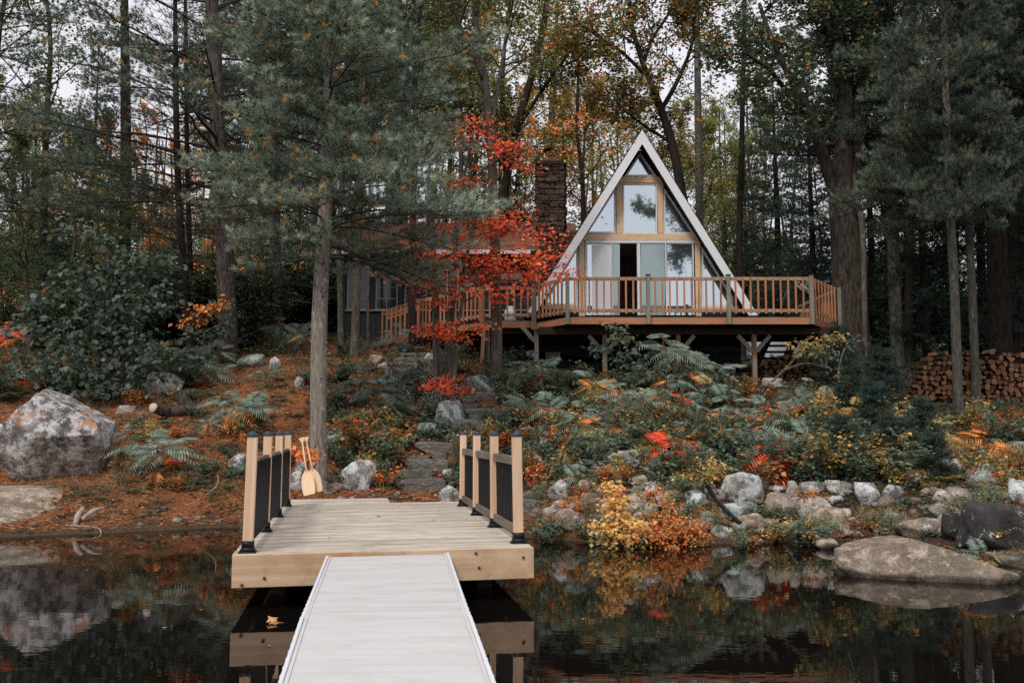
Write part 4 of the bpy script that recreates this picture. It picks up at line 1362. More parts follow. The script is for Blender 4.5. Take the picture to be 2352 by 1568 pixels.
RK = [
 ('grey angular rock up the bank right of the tree stump', 1262, 1040, 50, 34, M_rock, 0.9, 110, 3),
 ('tilted flat rock leaning on the bank by the last dock post', 1232, 1075, 44, 30, M_rock, 0.9, 111, 3),
 ('pale rock among orange leaves left of the half hidden greenish boulder', 1318, 1075, 42, 36, M_rock, 0.9, 112, 3),
 ('bluish rock peeping through the bushy sumac', 1300, 1022, 44, 30, M_rockmoss, 0.9, 113, 3),
 ('grey rock between the rounded pale boulder and the flame red sumac', 1500, 1105, 46, 34, M_rock, 0.9, 114, 3),
 ('broken pale rock on the bank below the flame red sumac', 1560, 1120, 44, 30, M_rocktan, 0.9, 115, 3),
 ('squat rock left of the black pipe', 1590, 1150, 44, 30, M_rock, 0.9, 116, 3),
 ('whitish rock at the waterline left of the black pipe', 1620, 1215, 46, 28, M_rocktan, 0.9, 117, 3),
 ('angular rock behind the largest shore wall boulder', 1745, 1092, 60, 40, M_rock, 0.9, 118, 3),
 ('jagged rock high on the bank right of the crimson sumac', 1940, 1075, 50, 34, M_rockmoss, 0.9, 119, 3),
 ('lichen rock between the widest sapling and the sloping rock', 2185, 1085, 54, 34, M_rock, 0.9, 120, 3),
 ('pale broken rock low between weeds right of the broad spotted boulder', 1925, 1200, 56, 34, M_rocktan, 0.9, 121, 3),
 ('small jagged rock in the grass above the long tan boulder', 2050, 1205, 44, 30, M_rock, 0.9, 122, 3),
 ('brown rock half sunk left of the long tan boulder', 1900, 1262, 52, 30, M_wetrock, 0.9, 123, 3),
 ('pale slab on the left bank beside the second sumac', 455, 1090, 40, 20, M_rocktan, 0.9, 124, 3),
 ('flat pale stone lying on the mud left of the dock', 405, 1198, 30, 10, M_rocktan, 0.9, 125, 3),
 # name label cx base w h mat depth seed sub kw
 ('lichen speckled flat topped boulder behind the forked log', 378, 905, 108, 50, M_rock, 0.9, 31, 4),
 ('grey rock peeping out at the left photo edge beside the huge boulder', 4, 1035, 60, 62, M_rock, 0.9, 32, 3),
 ('angular mossy rock at the foot of the big brown trunk', 578, 845, 60, 32, M_rockmoss, 0.9, 33, 3),
 ('small upright grey stone right of the angular mossy rock', 630, 852, 30, 34, M_rock, 0.9, 34, 3),
 ('pale rock at the left behind the front railing of the dock', 545, 1080, 46, 40, M_rock, 0.9, 35, 3),
 ('low stone half buried in needles above the left railing', 348, 1012, 40, 22, M_rocktan, 0.9, 36, 3),
 ('small flat stone in the needles left of the forked log', 290, 950, 45, 20, M_rocktan, 0.9, 37, 3),
 ('round grey rock behind the paddle blades', 676, 1128, 44, 48, M_rock, 0.8, 38, 3),
 ('small rock tucked under the paddle shafts', 686, 1082, 34, 34, M_rock, 0.8, 39, 3),
 ('low brown rock just right of the paddle blades', 762, 1134, 56, 32, M_rocktan, 0.8, 40, 3),
 ('tall pale lichen rock between the paddles and the stone steps', 822, 1128, 86, 74, M_rock, 0.8, 41, 4),
 ('low lichen covered rock just right of the foreground pine base', 783, 1022, 78, 44, M_rockmoss, 0.9, 42, 4),
 ('white topped round rock above the yellow bush by the path', 872, 992, 46, 32, M_rock, 0.9, 43, 3),
 ('dark smooth rock under the broad leaved plants by the path', 975, 1005, 60, 36, M_rockmoss, 0.9, 44, 3),
 ('small pale round stone at the top of the lower steps, left one of a pair', 948, 1018, 22, 20, M_rocktan, 0.9, 45, 3),
 ('small pale round stone at the top of the lower steps, right one of a pair', 970, 1020, 26, 20, M_rocktan, 0.9, 46, 3),
 ('big grey green boulder beside the middle steps of the path', 1036, 985, 78, 66, M_rockmoss, 0.8, 47, 4),
 ('grey rock at the dock end before the right railing', 1036, 1160, 56, 46, M_rock, 0.9, 48, 4),
 ('small grey rock among grass left of the right railing', 1028, 1098, 24, 22, M_rock, 0.9, 49, 3),
 ('pale brown boulder at the bend of the upper path', 866, 836, 36, 22, M_rocktan, 0.9, 50, 3),
 ('whitish stone below the pale brown boulder on the upper path', 882, 848, 30, 16, M_rock, 0.9, 51, 3),
 ('lumpy tan boulder edging the upper steps', 912, 872, 62, 24, M_rocktan, 0.9, 52, 4),
 ('dark pointed rock under the deck stairs', 932, 815, 40, 30, M_rockdark, 0.9, 53, 3),
 ('grey rock beside the thin maple stems', 985, 832, 30, 22, M_rock, 0.9, 54, 3),
 ('mossy sloping rock at the foot of the trunk in front of the deck', 1105, 905, 74, 46, M_rockmoss, 0.9, 55, 4),
 ('spotted white and dark stone in the middle of the needle slope', 908, 952, 30, 26, M_rock, 0.9, 56, 3),
 ('small grey rock behind the last post of the right railing', 1085, 1020, 26, 30, M_rock, 0.9, 57, 3),
 # bank right of the dock
 ('cracked pale angular rock near the shore right of the dock', 1282, 1150, 46, 50, M_rock, 0.8, 60, 4),
 ('brown smooth boulder in the water edge right of the dock', 1304, 1228, 96, 62, M_wetrock, 0.8, 61, 4),
 ('tan stone above the brown smooth boulder by the dock', 1266, 1190, 42, 26, M_rocktan, 0.9, 62, 3),
 ('small round white stone next to the last dock post', 1222, 1120, 22, 18, M_rock, 0.9, 63, 3),
 ('small dark round stone next to the last dock post', 1220, 1098, 26, 20, M_rockdark, 0.9, 64, 3),
 ('slim upright stone behind the cracked pale rock', 1306, 1130, 14, 30, M_rocktan, 0.9, 65, 3),
 ('bright white rock low behind the yellow sapling', 1387, 1185, 38, 24, M_rock, 0.9, 66, 3),
 ('pale pinkish rock between the yellow and orange bushes', 1495, 1185, 34, 32, M_rocktan, 0.9, 67, 3),
 ('rounded pale boulder under the crimson sumac on the right bank', 1432, 1092, 78, 62, M_rock, 0.8, 68, 4),
 ('half hidden greenish boulder left of the rounded pale one', 1355, 1100, 52, 46, M_rockmoss, 0.8, 69, 3),
 ('flat grey boulder half covered by leaves above the yellow sapling', 1462, 1160, 60, 34, M_rockmoss, 0.9, 70, 3),
 ('square grey boulder below the flame red sumac', 1625, 1078, 48, 50, M_rock, 0.8, 71, 3),
 ('small lichen rock on the shoulder of the square grey boulder', 1655, 1052, 34, 30, M_rock, 0.8, 72, 3),
 ('largest lichen boulder of the shore wall, at its left end', 1702, 1160, 104, 78, M_rock, 0.8, 73, 4),
 ('smooth oval boulder lying below the largest lichen boulder', 1692, 1195, 84, 44, M_rockmoss, 0.8, 74, 4),
 ('flat tan cap stone on top of the shore wall', 1772, 1112, 62, 22, M_rocktan, 0.9, 75, 3),
 ('thin grey slab under the flat tan cap stone', 1776, 1130, 72, 18, M_rock, 0.9, 76, 3),
 ('big pale boulder standing upright in the shore wall', 1792, 1196, 70, 68, M_rocktan, 0.8, 77, 4),
 ('small tan egg shaped boulder in the shore wall', 1822, 1140, 40, 38, M_rocktan, 0.9, 78, 3),
 ('lichen topped dark boulder right of the egg shaped one', 1864, 1138, 64, 34, M_rock, 0.9, 79, 3),
 ('broad lichen spotted boulder under the dark lichen topped one', 1858, 1182, 92, 46, M_rocktan, 0.8, 80, 4),
 ('flat leaning stone wedged right of the broad spotted boulder', 1918, 1160, 50, 24, M_rock, 0.9, 81, 3),
 ('angular grey boulder behind the flat leaning stone', 1922, 1140, 52, 38, M_rock, 0.9, 82, 3),
 ('round topped lichen boulder in the middle of the right shore', 1992, 1162, 60, 56, M_rock, 0.9, 83, 4),
 ('smaller round lichen boulder just right of the round topped one', 2050, 1152, 48, 40, M_rock, 0.9, 84, 3),
 ('boulder on the upper bank with white lichen crust', 1896, 1100, 66, 40, M_rockmoss, 0.9, 85, 3),
 ('pale crusted boulder under the dark conifer saplings', 2102, 1112, 78, 36, M_rock, 0.9, 86, 3),
 ('tan rock sunk in weeds low on the right shore', 1720, 1222, 60, 40, M_wetrock, 0.9, 87, 3),
 ('brown rock in the weeds right of the tan sunken one', 1838, 1234, 48, 40, M_wetrock, 0.9, 88, 3),
 ('large dull boulder behind the goldenrods at the waterline', 1900, 1222, 90, 60, M_wetrock, 0.8, 89, 4),
 ('dark hollow backed rock at the waterline', 1962, 1238, 62, 52, M_wetrock, 0.8, 90, 3),
 ('wide pale rock behind the long tan boulder', 2110, 1236, 120, 50, M_wetrock, 0.8, 91, 4),
 ('two toned square rock on the right shore', 2165, 1160, 48, 36, M_rocktan, 0.9, 92, 3),
 ('cream topped broken rock right of the two toned square rock', 2205, 1160, 56, 42, M_rocktan, 0.9, 93, 3),
 ('sloping lichen rock near the right photo edge', 2270, 1120, 92, 56, M_rockmoss, 0.9, 94, 4),
 ('grey lichen rock cut by the right photo edge', 2345, 1165, 60, 70, M_rock, 0.9, 95, 3),
 ('black cracked bedrock with a white lichen spot at the right edge', 2290, 1262, 180, 112, M_rockdark, 0.8, 96, 5),
 ('black wedge shaped rock left of the cracked bedrock', 2205, 1242, 84, 66, M_rockdark, 0.8, 97, 4),
 ('pale rock on the slope under the right of the deck', 1775, 892, 50, 26, M_rocktan, 0.9, 98, 3),
 ('stone showing in the shade at the far left behind ferns', 45, 880, 66, 30, M_rock, 0.9, 99, 3),
 ('whitish rock in the needles left of the foreground pine', 688, 890, 26, 26, M_rock, 0.9, 100, 3),
 ('rough grey boulder in front of the distant left trunks', 665, 745, 60, 34, M_rock, 0.9, 101, 3),
 ('rough boulder lying behind the huge brown trunk', 700, 760, 44, 30, M_rock, 0.9, 102, 3),
]
for (lb_, cx, by, w, h, mt, dr, sd, sub) in RK:
    rock('rock', lb_, cx, by, w, h, mt, dr, sd, sub, 'rock')
# small stones that fill the shore between the named rocks
Rk = np.random.RandomState(5)
small = [rock_shape(200 + k, 2, ncut=8) for k in range(6)]
smesh = [mesh_np('stone', v, f, None, (M_rock, M_rocktan, M_wetrock)[k % 3], None, True) for k, (v, f) in enumerate(small)]
for i in range(150):
    px = Rk.choice([Rk.uniform(1215, 1640), Rk.uniform(1640, 2350), Rk.uniform(700, 1060), Rk.uniform(60, 560)], p=[.3, .4, .15, .15])
    py = Rk.uniform(1115, 1235) if px > 1200 else (Rk.uniform(1090, 1150) if px > 600 else Rk.uniform(1150, 1222))
    p = G(px, py)
    s = Rk.uniform(0.04, 0.14) if px > 1200 else Rk.uniform(0.03, 0.07)
    M_ = Matrix.Translation(p + Vector((0, 0, s * 0.2))) @ Matrix.Rotation(Rk.uniform(0, 6), 4, 'Z') @ Matrix.Diagonal((s * Rk.uniform(.8, 1.4), s, s * Rk.uniform(.5, .9), 1))
    tag(link('stone', smesh[i % 6], None, M_), ('small loose stone ' + where(px, py)), 'stone', 'small loose stones ' + where(px, py))
_used = set()
for i in range(30):
    px = Rk.uniform(1225, 1640) if i < 16 else Rk.uniform(1650, 2330)
    py = Rk.uniform(1085, 1228) if i < 16 else Rk.uniform(1200, 1250)
    w = Rk.uniform(30, 58)
    mt = (M_rock, M_rocktan, M_rock, M_rockmoss, M_wetrock)[i % 5]
    _lb = ('grey ', 'tan ', 'lichen grey ', 'greenish ', 'brown ')[i % 5] + 'shore rock ' + where(px, py)
    if _lb in _used: continue
    _used.add(_lb)
    rock('rock', ('grey ', 'tan ', 'lichen grey ', 'greenish ', 'brown ')[i % 5] + 'shore rock ' + where(px, py), px, py, w, w * Rk.uniform(.55, .85), mt, 0.9, 160 + i, 3, 'rock')
# ------------------------------------------------------------------ stone steps of the path
def slab_mesh(seed):
    v, f = rock_shape(seed, 3, ncut=3, cuts=[(0, 0, 1, 0.45), (0, 0, -1, 0.45), (0, -1, 0, 0.6), (0, 1, 0, 0.6)], rough=0.06, boxy=0.85)
    return mesh_np('slab', v, f, None, M_slab, None, True)
SL = [slab_mesh(300 + k) for k in range(5)]
path = stonep = thing('stone_path', 'stepped path of flat stones climbing from the dock to the deck stairs', 'path', G(970, 1120))
steps = [(968, 1128, 118, 22), (955, 1104, 78, 18), (985, 1082, 104, 20), (960, 1066, 60, 14), (1010, 1060, 40, 14), (1002, 1038, 104, 16), (1046, 1044, 50, 16), (1052, 1018, 60, 14),
         (1085, 985, 90, 16), (1120, 1000, 60, 14), (1130, 958, 130, 12), (1100, 972, 50, 14), (1160, 968, 60, 14), (1075, 945, 60, 12), (1090, 925, 70, 12), (1120, 918, 60, 12), (1075, 900, 60, 12), (1010, 895, 50, 10),
         (965, 872, 110, 9), (962, 858, 120, 9), (955, 846, 110, 9), (950, 835, 96, 9), (945, 822, 90, 8), (935, 808, 80, 8), (880, 796, 60, 7), (850, 800, 60, 7), (1210, 1185, 70, 30), (1222, 1158, 70, 20)]
for i, (cx, by, w, h) in enumerate(steps):
    p = G(cx, by)
    s = p.y / F
    M_ = Matrix.Translation(p + Vector((0, 0.15, h * s * 0.35 + .02))) @ Matrix.Rotation(Rk.uniform(-.12, .12), 4, 'Z') @ Matrix.Rotation(Rk.uniform(-.04, .04), 4, 'Y') @ Matrix.Diagonal((w * s / 2, 0.20, h * s * 0.62 + .03, 1))
    link('step_slab', SL[i % 5], path, M_)
# ------------------------------------------------------------------ firewood
M_logend = wood_mat('split_firewood_face', (0.26, 0.125, 0.058), (0.10, 0.045, 0.024), 0.8, False, (0.16, 0.09, 0.05), 0.9)  # wood tone darkened: the shadow over the pile is put into it
def log_mesh(seed):
    R = np.random.RandomState(seed)
    kind = seed % 4
    if kind == 3: ang_ = np.linspace(0, 2 * math.pi, 8, endpoint=False); pr = [(math.cos(a) * .9, math.sin(a) * .9) for a in ang_]
    else:
        sp = (1.3, 1.9, 2.8)[kind]
        pr = [(0, -0.75)] + [(math.sin(a) * 1.25, -0.75 + math.cos(a) * 1.5) for a in np.linspace(-sp / 2, sp / 2, 5)]
    pr = [(a + R.uniform(-.09, .09), b + R.uniform(-.09, .09)) for a, b in pr]
    n = len(pr)
    v = [(-0.5, a, b) for a, b in pr] + [(0.5, a * 0.95, b * 0.95) for a, b in pr]
    bm = bmesh.new()
    vs = [bm.verts.new(x) for x in v]
    bm.faces.new(vs[:n]); bm.faces.new(vs[n:][::-1])
    for i in range(n): bm.faces.new((vs[i], vs[n + i], vs[n + (i + 1) % n], vs[(i + 1) % n]))
    bmesh.ops.recalc_face_normals(bm, faces=bm.faces)
    me = bpy.data.meshes.new('log'); bm.to_mesh(me); bm.free()
    me.materials.append(M_logend); me.materials.append(M_bark_brown)
    for k, pl in enumerate(me.polygons):
        pl.material_index = 1 if (k >= 2 and (kind == 3 or k not in (2, n + 1))) else 0
    return me
LG = [log_mesh(k) for k in range(12)]
def woodpile(x0, x1, Y, rows, label, group, cell=0.165, taper=0.5, ragged=True):
    for r in range(rows):
        x = x0 + r * cell * taper + (r % 2) * cell / 2
        while x < x1:
            if not (ragged and r >= rows - 2 and Rk.rand() < 0.35):
                g = gz(x, Y)
                s = cell * 0.5 * Rk.uniform(0.75, 1.2)
                M_ = Matrix.Translation((x + Rk.uniform(-.03, .03), Y + Rk.uniform(-.07, .07), g + 0.08 + r * cell * 0.80 + Rk.uniform(-.012, .012))) @ Matrix.Rotation(math.pi / 2 + Rk.uniform(-.06, .06), 4, 'Z') @ Matrix.Rotation(Rk.uniform(0, 6.28), 4, 'X') @ Matrix.Diagonal((0.4, s, s, 1))
                lab_ = 'split log, ' + ('bottom', 'second', 'third', 'fourth', 'fifth', 'sixth', 'seventh', 'eighth', 'ninth', 'top')[r] + ' row, ' + ('left', 'middle', 'right')[min(2, int(3 * (x - x0) / (x1 - x0)))] + ' of the ' + label
                tag(link('firewood_log', LG[Rk.randint(12)], None, M_), lab_, 'firewood', group)
            x += cell
pz = P(2085, 900, 22.4).x
woodpile(pz, pz + 2.75, 22.6, 10, 'long woodpile behind the two grey trunks', 'firewood stacked behind the grey trunks', 0.138)
pz = P(1738, 860, 26.0).x
woodpile(pz, pz + 1.75, 25.9, 5, 'low woodpile under the right end of the deck', 'firewood stacked under the deck', 0.15, 0.7)
pz = P(1010, 840, 27.4).x
woodpile(pz, pz + 1.2, 27.2, 2, 'small heap in the dark under the left deck', 'loose firewood under the left deck', 0.16, 0.8)
# ------------------------------------------------------------------ forked log, stump, driftwood, paddles, pipe
def log_thing(name, label, cat, segs, mat, endmat=None, sides=14):
    root = thing(name, label, cat, segs[0][0][0])
    for pts, rad in segs:
        B = Buf()
        pth, t = resample(pts, 0.06)
        r = np.interp(t, np.linspace(0, 1, len(rad)), rad) * (1 + 0.10 * fbm(pth * 7, 2, 4))
        v, q, tt = tube(pth, r, sides, False)
        B.add(v, tt, q)
        link('stem', B.mesh('stem', mat, True, pts[0]), root, Matrix.Translation(Vector(pts[0])))
        if endmat:
            d = (Vector(pts[0]) - Vector(pts[1])).normalized()
            m = Matrix.Translation(Vector(pts[0]) + d * 0.003) @ frame_x(Vector(pts[0]), Vector(pts[0]) + d)
            E_ = Buf()
            a = np.linspace(0, 2 * math.pi, 16, endpoint=False)
            rr = rad[0] * 1.0 * (1 + 0.05 * np.sin(3 * a))
            vv = [(0, 0, 0)] + [(0, r_ * math.cos(x), r_ * math.sin(x)) for r_, x in zip(rr, a)]
            vv += [(-0.03, r_ * 0.98 * math.cos(x), r_ * 0.98 * math.sin(x)) for r_, x in zip(rr, a)]
            E_.add(vv, [(0, 1 + i, 1 + (i + 1) % 16) for i in range(16)], [(1 + i, 17 + i, 17 + (i + 1) % 16, 1 + (i + 1) % 16) for i in range(16)])
            link('cut_end', E_.mesh('cut_end', endmat), root, m)
    return root
M_cut = plain_mat('sawn_wood_face', (0.56, 0.45, 0.36), 0.8, 0, 0.2, 20)
def GP(px, py, dz=0.0, dy=0.0):
    p = G(px, py); return Vector((p.x, p.y + dy, p.z + dz))
fk = GP(445, 950, 0.1)
log_thing('forked_log', 'fallen forked log with two pale sawn ends beside the left sumac', 'log',
          [([P(351, 936, fk.y - 0.75), P(390, 950, fk.y - 0.3), tuple(fk)], [0.10, 0.115, 0.12]),
           ([P(404, 896, fk.y - 0.05), P(425, 925, fk.y + 0.02), P(450, 948, fk.y + 0.05)], [0.105, 0.13, 0.15])], M_bark_brown, M_cut)
sp = G(1211, 1022)
stp = thing('tree_stump', 'sawn grey stump behind the right railing posts', 'stump', sp)
B = Buf(); v, q, t = tube([sp + Vector((0, .15, -0.15)), sp + Vector((0, .15, 0)), sp + Vector((0, .15, 0.12)), sp + Vector((0, .15, 0.27))], [0.21, 0.19, 0.165, 0.16], 18); B.add(v, t, q)
link('trunk', B.mesh('stump', M_bark_grey, True, sp), stp, Matrix.Translation(sp))
B = Buf(); v, q, t = tube([(0, 0, 0), (0, 0, 0.012)], 0.152, 18); B.add(v, t, q)
link('cut_top', B.mesh('cut_top', M_cut), stp, Matrix.Translation(sp + Vector((0, .15, 0.275))))
M_drift = bark_mat('bleached_driftwood', (0.26, 0.22, 0.18), (0.46, 0.41, 0.36), 14, None, 0.3)
d0 = G(175, 1205)
log_thing('driftwood', 'bleached forked driftwood branch on the mud by the rock ledge', 'driftwood',
          [([P(172, 1212, d0.y), P(178, 1180, d0.y + .1), P(192, 1166, d0.y + 0.25)], [0.03, 0.045, 0.03]),
           ([P(190, 1192, d0.y + .1), P(212, 1172, d0.y + .15), P(238, 1165, d0.y + .3)], [0.035, 0.04, 0.015]),
           ([P(150, 1206, d0.y - .1), P(190, 1208, d0.y), P(232, 1212, d0.y), P(232, 1226, d0.y - .2)], [0.012, 0.016, 0.014, 0.006])], M_drift, None, 8)
d1 = G(480, 1140)
log_thing('driftwood', 'thin bleached root sticking from the bank left of the dock', 'driftwood',
          [([P(465, 1150, d1.y), P(478, 1128, d1.y), P(498, 1122, d1.y), P(504, 1098, d1.y), P(499, 1086, d1.y)], [0.012, 0.016, 0.013, 0.005])], M_drift, None, 7)
# paddles: shaft, grip and a broad blade, leaning on the bank behind the dock
def paddle(label, top, bot, roll):
    """top/bot are (px, py, Y)"""
    a, b = P(*bot), P(*top)
    L = (b - a).length
    Mx = Matrix.Translation(a) @ frame_x(a, b, (0, -1, 0.2)) @ Matrix.Rotation(roll, 4, 'X')
    root = link('canoe_paddle', None, None, Mx)
    tag(root, label, 'paddle', 'blond wooden paddles')
    # local X along the paddle from blade tip up
    B = Buf(); v, q, t = tube([(L * 0.38, 0, 0), (L * 0.93, 0, 0)], [0.019, 0.0145], 10); B.add(v, t, q)
    link('shaft', B.mesh('shaft', M_ply, True), root, Mx)
    prof = [(0.0, 0.070), (0.012, 0.092), (0.1, 0.105), (0.24, 0.104), (0.33, 0.085), (0.39, 0.045), (0.43, 0.018)]
    pts_ = [(L * x, w_) for x, w_ in prof]
    bm = bmesh.new()
    ring = [(x, w_) for x, w_ in pts_] + [(x, -w_) for x, w_ in pts_[::-1]]
    for s in (1,):
        n = len(pts_)
        V = []
        for x, w_ in pts_:
            V.append([bm.verts.new((x, w_, 0.001)), bm.verts.new((x, 0, 0.009)), bm.verts.new((x, -w_, 0.001)), bm.verts.new((x, 0, -0.009))])
        for i in range(n - 1):
            for j in range(4):
                bm.faces.new((V[i][j], V[i + 1][j], V[i + 1][(j + 1) % 4], V[i][(j + 1) % 4]))
        bm.faces.new(V[0]); bm.faces.new(V[-1][::-1])
    bmesh.ops.recalc_face_normals(bm, faces=bm.faces)
    me = bpy.data.meshes.new('blade'); bm.to_mesh(me); bm.free(); me.materials.append(M_ply)
    link('blade', me, root, Mx)
    gm = box_mesh(0.035, 0.11, 0.026, M_ply, 0.011)
    link('grip', gm, root, Mx @ Matrix.Translation((L - 0.017, 0, 0)))
    link('grip_neck', frustum(0.028, 0.075, 0, 0.08, M_ply), root, Mx @ Matrix.Translation((L * 0.93 - 0.03, 0, 0)) @ Matrix.Rotation(math.pi / 2, 4, 'Y') @ Matrix.Diagonal((0.35, 1, 1, 1)))
paddle('front canoe paddle leaning behind the left railing, blade squarely facing', (693, 1005, 16.9), (711, 1136, 16.25), 0.0)
paddle('rear canoe paddle half hidden behind the front one', (702, 1004, 17.0), (728, 1130, 16.4), 0.15)
# black corrugated pipe on the right bank
pp = [G(1612, 1102), G(1622, 1135), G(1645, 1175), G(1680, 1210), G(1700, 1228)]
pth, t = resample([tuple(x + Vector((0, -0.02, 0.16))) for x in pp], 0.02)
r = 0.028 + 0.005 * (np.arange(len(pth)) % 2)
B = Buf(); v, q, tt = tube(pth, r, 10); B.add(v, tt, q)
tag(link('drain_pipe', B.mesh('drain_pipe', M_black, False, pp[0]), None, Matrix.Translation(pp[0])), 'black corrugated pipe running down the right bank to the water', 'pipe')
# blue object under the deck
bp = G(1046, 830)
# ------------------------------------------------------------------ foliage tools
def norm(a): return a / (np.linalg.norm(a, axis=-1, keepdims=True) + 1e-9)
LEAF4 = (np.array([[0, 0, 0], [.34, .45, .07], [0, 1, -.04], [-.34, .45, .07]], float), np.array([[0, 1, 2], [0, 2, 3]]))
LEAF6 = (np.array([[0, 0, 0], [.38, .28, .08], [.30, .68, .05], [0, 1, -.08], [-.30, .68, .05], [-.38, .28, .08]], float), np.array([[0, 1, 2], [0, 2, 3], [0, 3, 4], [0, 4, 5]]))
LANCE = (np.array([[0, 0, 0], [.13, .4, .03], [0, 1, -.05], [-.13, .4, .03]], float), np.array([[0, 1, 2], [0, 2, 3]]))
_mp = [(0, 0), (.30, .02), (.20, .22), (.55, .35), (.30, .52), (.16, .62), (0, 1), (-.16, .62), (-.30, .52), (-.55, .35), (-.20, .22), (-.30, .02)]
MAPLE = (np.array([[0, .38, .05]] + [[a, b, -.10 * abs(a) - (.06 if b > .9 else 0)] for a, b in _mp], float), np.array([[0, 1 + i, 1 + (i + 1) % 12] for i in range(12)]))
NEEDLE = (np.array([[-.5, 0, 0], [.5, 0, 0], [0, 1, 0]], float), np.array([[0, 1, 2]]))
def place(B, tmpl, pos, fwd, up, size, col, width=None):
    """many copies of a template: local Y -> fwd, local Z -> up"""
    tv, tf = tmpl
    pos, fwd, up = np.asarray(pos, float), norm(np.asarray(fwd, float)), np.asarray(up, float)
    N = len(pos)
    if N == 0: return
    x = norm(np.cross(fwd, up))
    z = np.cross(x, fwd)
    size = np.broadcast_to(np.asarray(size, float), (N,))
    wd = size if width is None else np.broadcast_to(np.asarray(width, float), (N,))
    v = pos[:, None] + tv[None, :, 0:1] * (x * wd[:, None])[:, None] + tv[None, :, 1:2] * (fwd * size[:, None])[:, None] + tv[None, :, 2:3] * (z * size[:, None])[:, None]
    nv = len(tv)
    f = (tf[None] + (np.arange(N) * nv)[:, None, None]).reshape(-1, 3)
    col = np.broadcast_to(np.asarray(col, float), (N, 3))
    c = np.repeat(col, nv, axis=0)
    B.add(v.reshape(-1, 3), f, None, c)
def pick(R, cols, n, wts=None, jit=0.22):
    cols = np.asarray(cols, float)
    k = R.choice(len(cols), n, p=wts)
    return cols[k] * (1 + jit * R.uniform(-1, 1, (n, 1))) * (1 + 0.06 * R.uniform(-1, 1, (n, 3)))
def rdir(R, n): return norm(R.normal(size=(n, 3)))

# leaf colours (base reflectance; pine tones run from shaded to lit)
C_PINE = [(.085, .110, .088), (.12, .148, .118), (.19, .225, .175)]
C_GREEN = [(.055, .075, .04), (.08, .10, .05), (.10, .125, .07)]
C_TEAL = [(.045, .07, .052), (.065, .095, .072), (.09, .125, .10)]
C_OLIVE = [(.15, .15, .06), (.20, .18, .07), (.12, .13, .06)]
C_YEL = [(.52, .33, .11), (.60, .43, .19), (.48, .27, .09)]
C_ORG = [(.50, .17, .045), (.55, .24, .07), (.42, .12, .035)]
C_RED = [(.60, .065, .03), (.68, .11, .045), (.46, .035, .022), (.72, .20, .11)]

def branch(R, B, a, d, L, r, sides, wob=0.12, lift=0.0, nseg=5, col=(1, 1, 1)):
    """a wandering branch; returns its points"""
    pts = [np.array(a, float)]
    d = np.array(d, float); d /= np.linalg.norm(d)
    for i in range(nseg):
        d = d + R.normal(size=3) * wob + np.array([0, 0, lift])
        d /= np.linalg.norm(d)
        pts.append(pts[-1] + d * L / nseg)
    pts = np.array(pts)
    v, q, t = tube(pts, np.linspace(r, r * 0.35, len(pts)), sides, False)
    B.add(v, None, q, col)
    return pts
def sub_branches(R, B, pts, n, L, r, levels, anchors, sides=4, spread=0.9, t0=0.25, lift=0.03, flat=0.5):
    """side branches off a polyline; the last level leaves its points as leaf anchors"""
    nP = len(pts)
    for k in range(n):
        t = t0 + (1 - t0) * (k + R.uniform(0.1, 0.9)) / n
        i = min(nP - 2, int(t * (nP - 1)))
        f = t * (nP - 1) - i
        p = pts[i] * (1 - f) + pts[i + 1] * f
        ax = norm(pts[i + 1] - pts[i])
        s = R.normal(size=3); s[2] *= flat
        s = norm(s - ax * np.dot(s, ax))
        d = ax * (1 - 0.45 * spread) + s * spread
        l = L * (1 - 0.45 * t) * R.uniform(0.65, 1.2)
        q = branch(R, B, p, d, l, r, sides, 0.16, lift, 4)
        if levels > 0:
            sub_branches(R, B, q, max(3, int(n * 0.8)), L * 0.5, r * 0.5, levels - 1, anchors, 3, spread, 0.2, lift, flat)
        else:
            anchors.append(q[1:])
def leaves_at(R, BL, anchors, per, jit, tmpl, size, cols, wts=None, tilt=0.5, down=0.15):
    A = np.concatenate(anchors)
    A = np.repeat(A, per, axis=0)
    n = len(A)
    pos = A + R.normal(size=(n, 3)) * jit
    fw = R.normal(size=(n, 3)); fw[:, 2] = fw[:, 2] * 0.4 - down
    up = R.normal(size=(n, 3)) * tilt + np.array([0, 0, 1.0])
    place(BL, tmpl, pos, fw, up, size * R.uniform(0.6, 1.25, n), pick(R, cols, n, wts))
def trunk_tube(B, path, rads, sides=18, ridge=0.04, seed=0, flare=0.5, step=0.15):
    pth, t = resample(path, step)
    r = np.interp(t, np.linspace(0, 1, len(rads)), rads)
    h = pth[:, 2] - pth[0, 2]
    r = r * (1 + flare * np.exp(-np.maximum(h, 0) / 0.28))
    v, q, tt = tube(pth, r, sides, True)
    m = len(pth) * sides
    cen = np.repeat(pth, sides, 0)
    rad = v[:m] - cen
    a = np.tile(np.linspace(0, 2 * math.pi, sides, endpoint=False), len(pth))
    nn = fbm(np.stack([np.cos(a) * 3, np.sin(a) * 3, cen[:, 2] * 0.9], 1) + seed, 3, seed)
    k = np.repeat(r, sides)
    v[:m] = cen + rad * (1 + ridge * 2.2 * nn)[:, None]
    B.add(v, tt, q)
    return pth, r

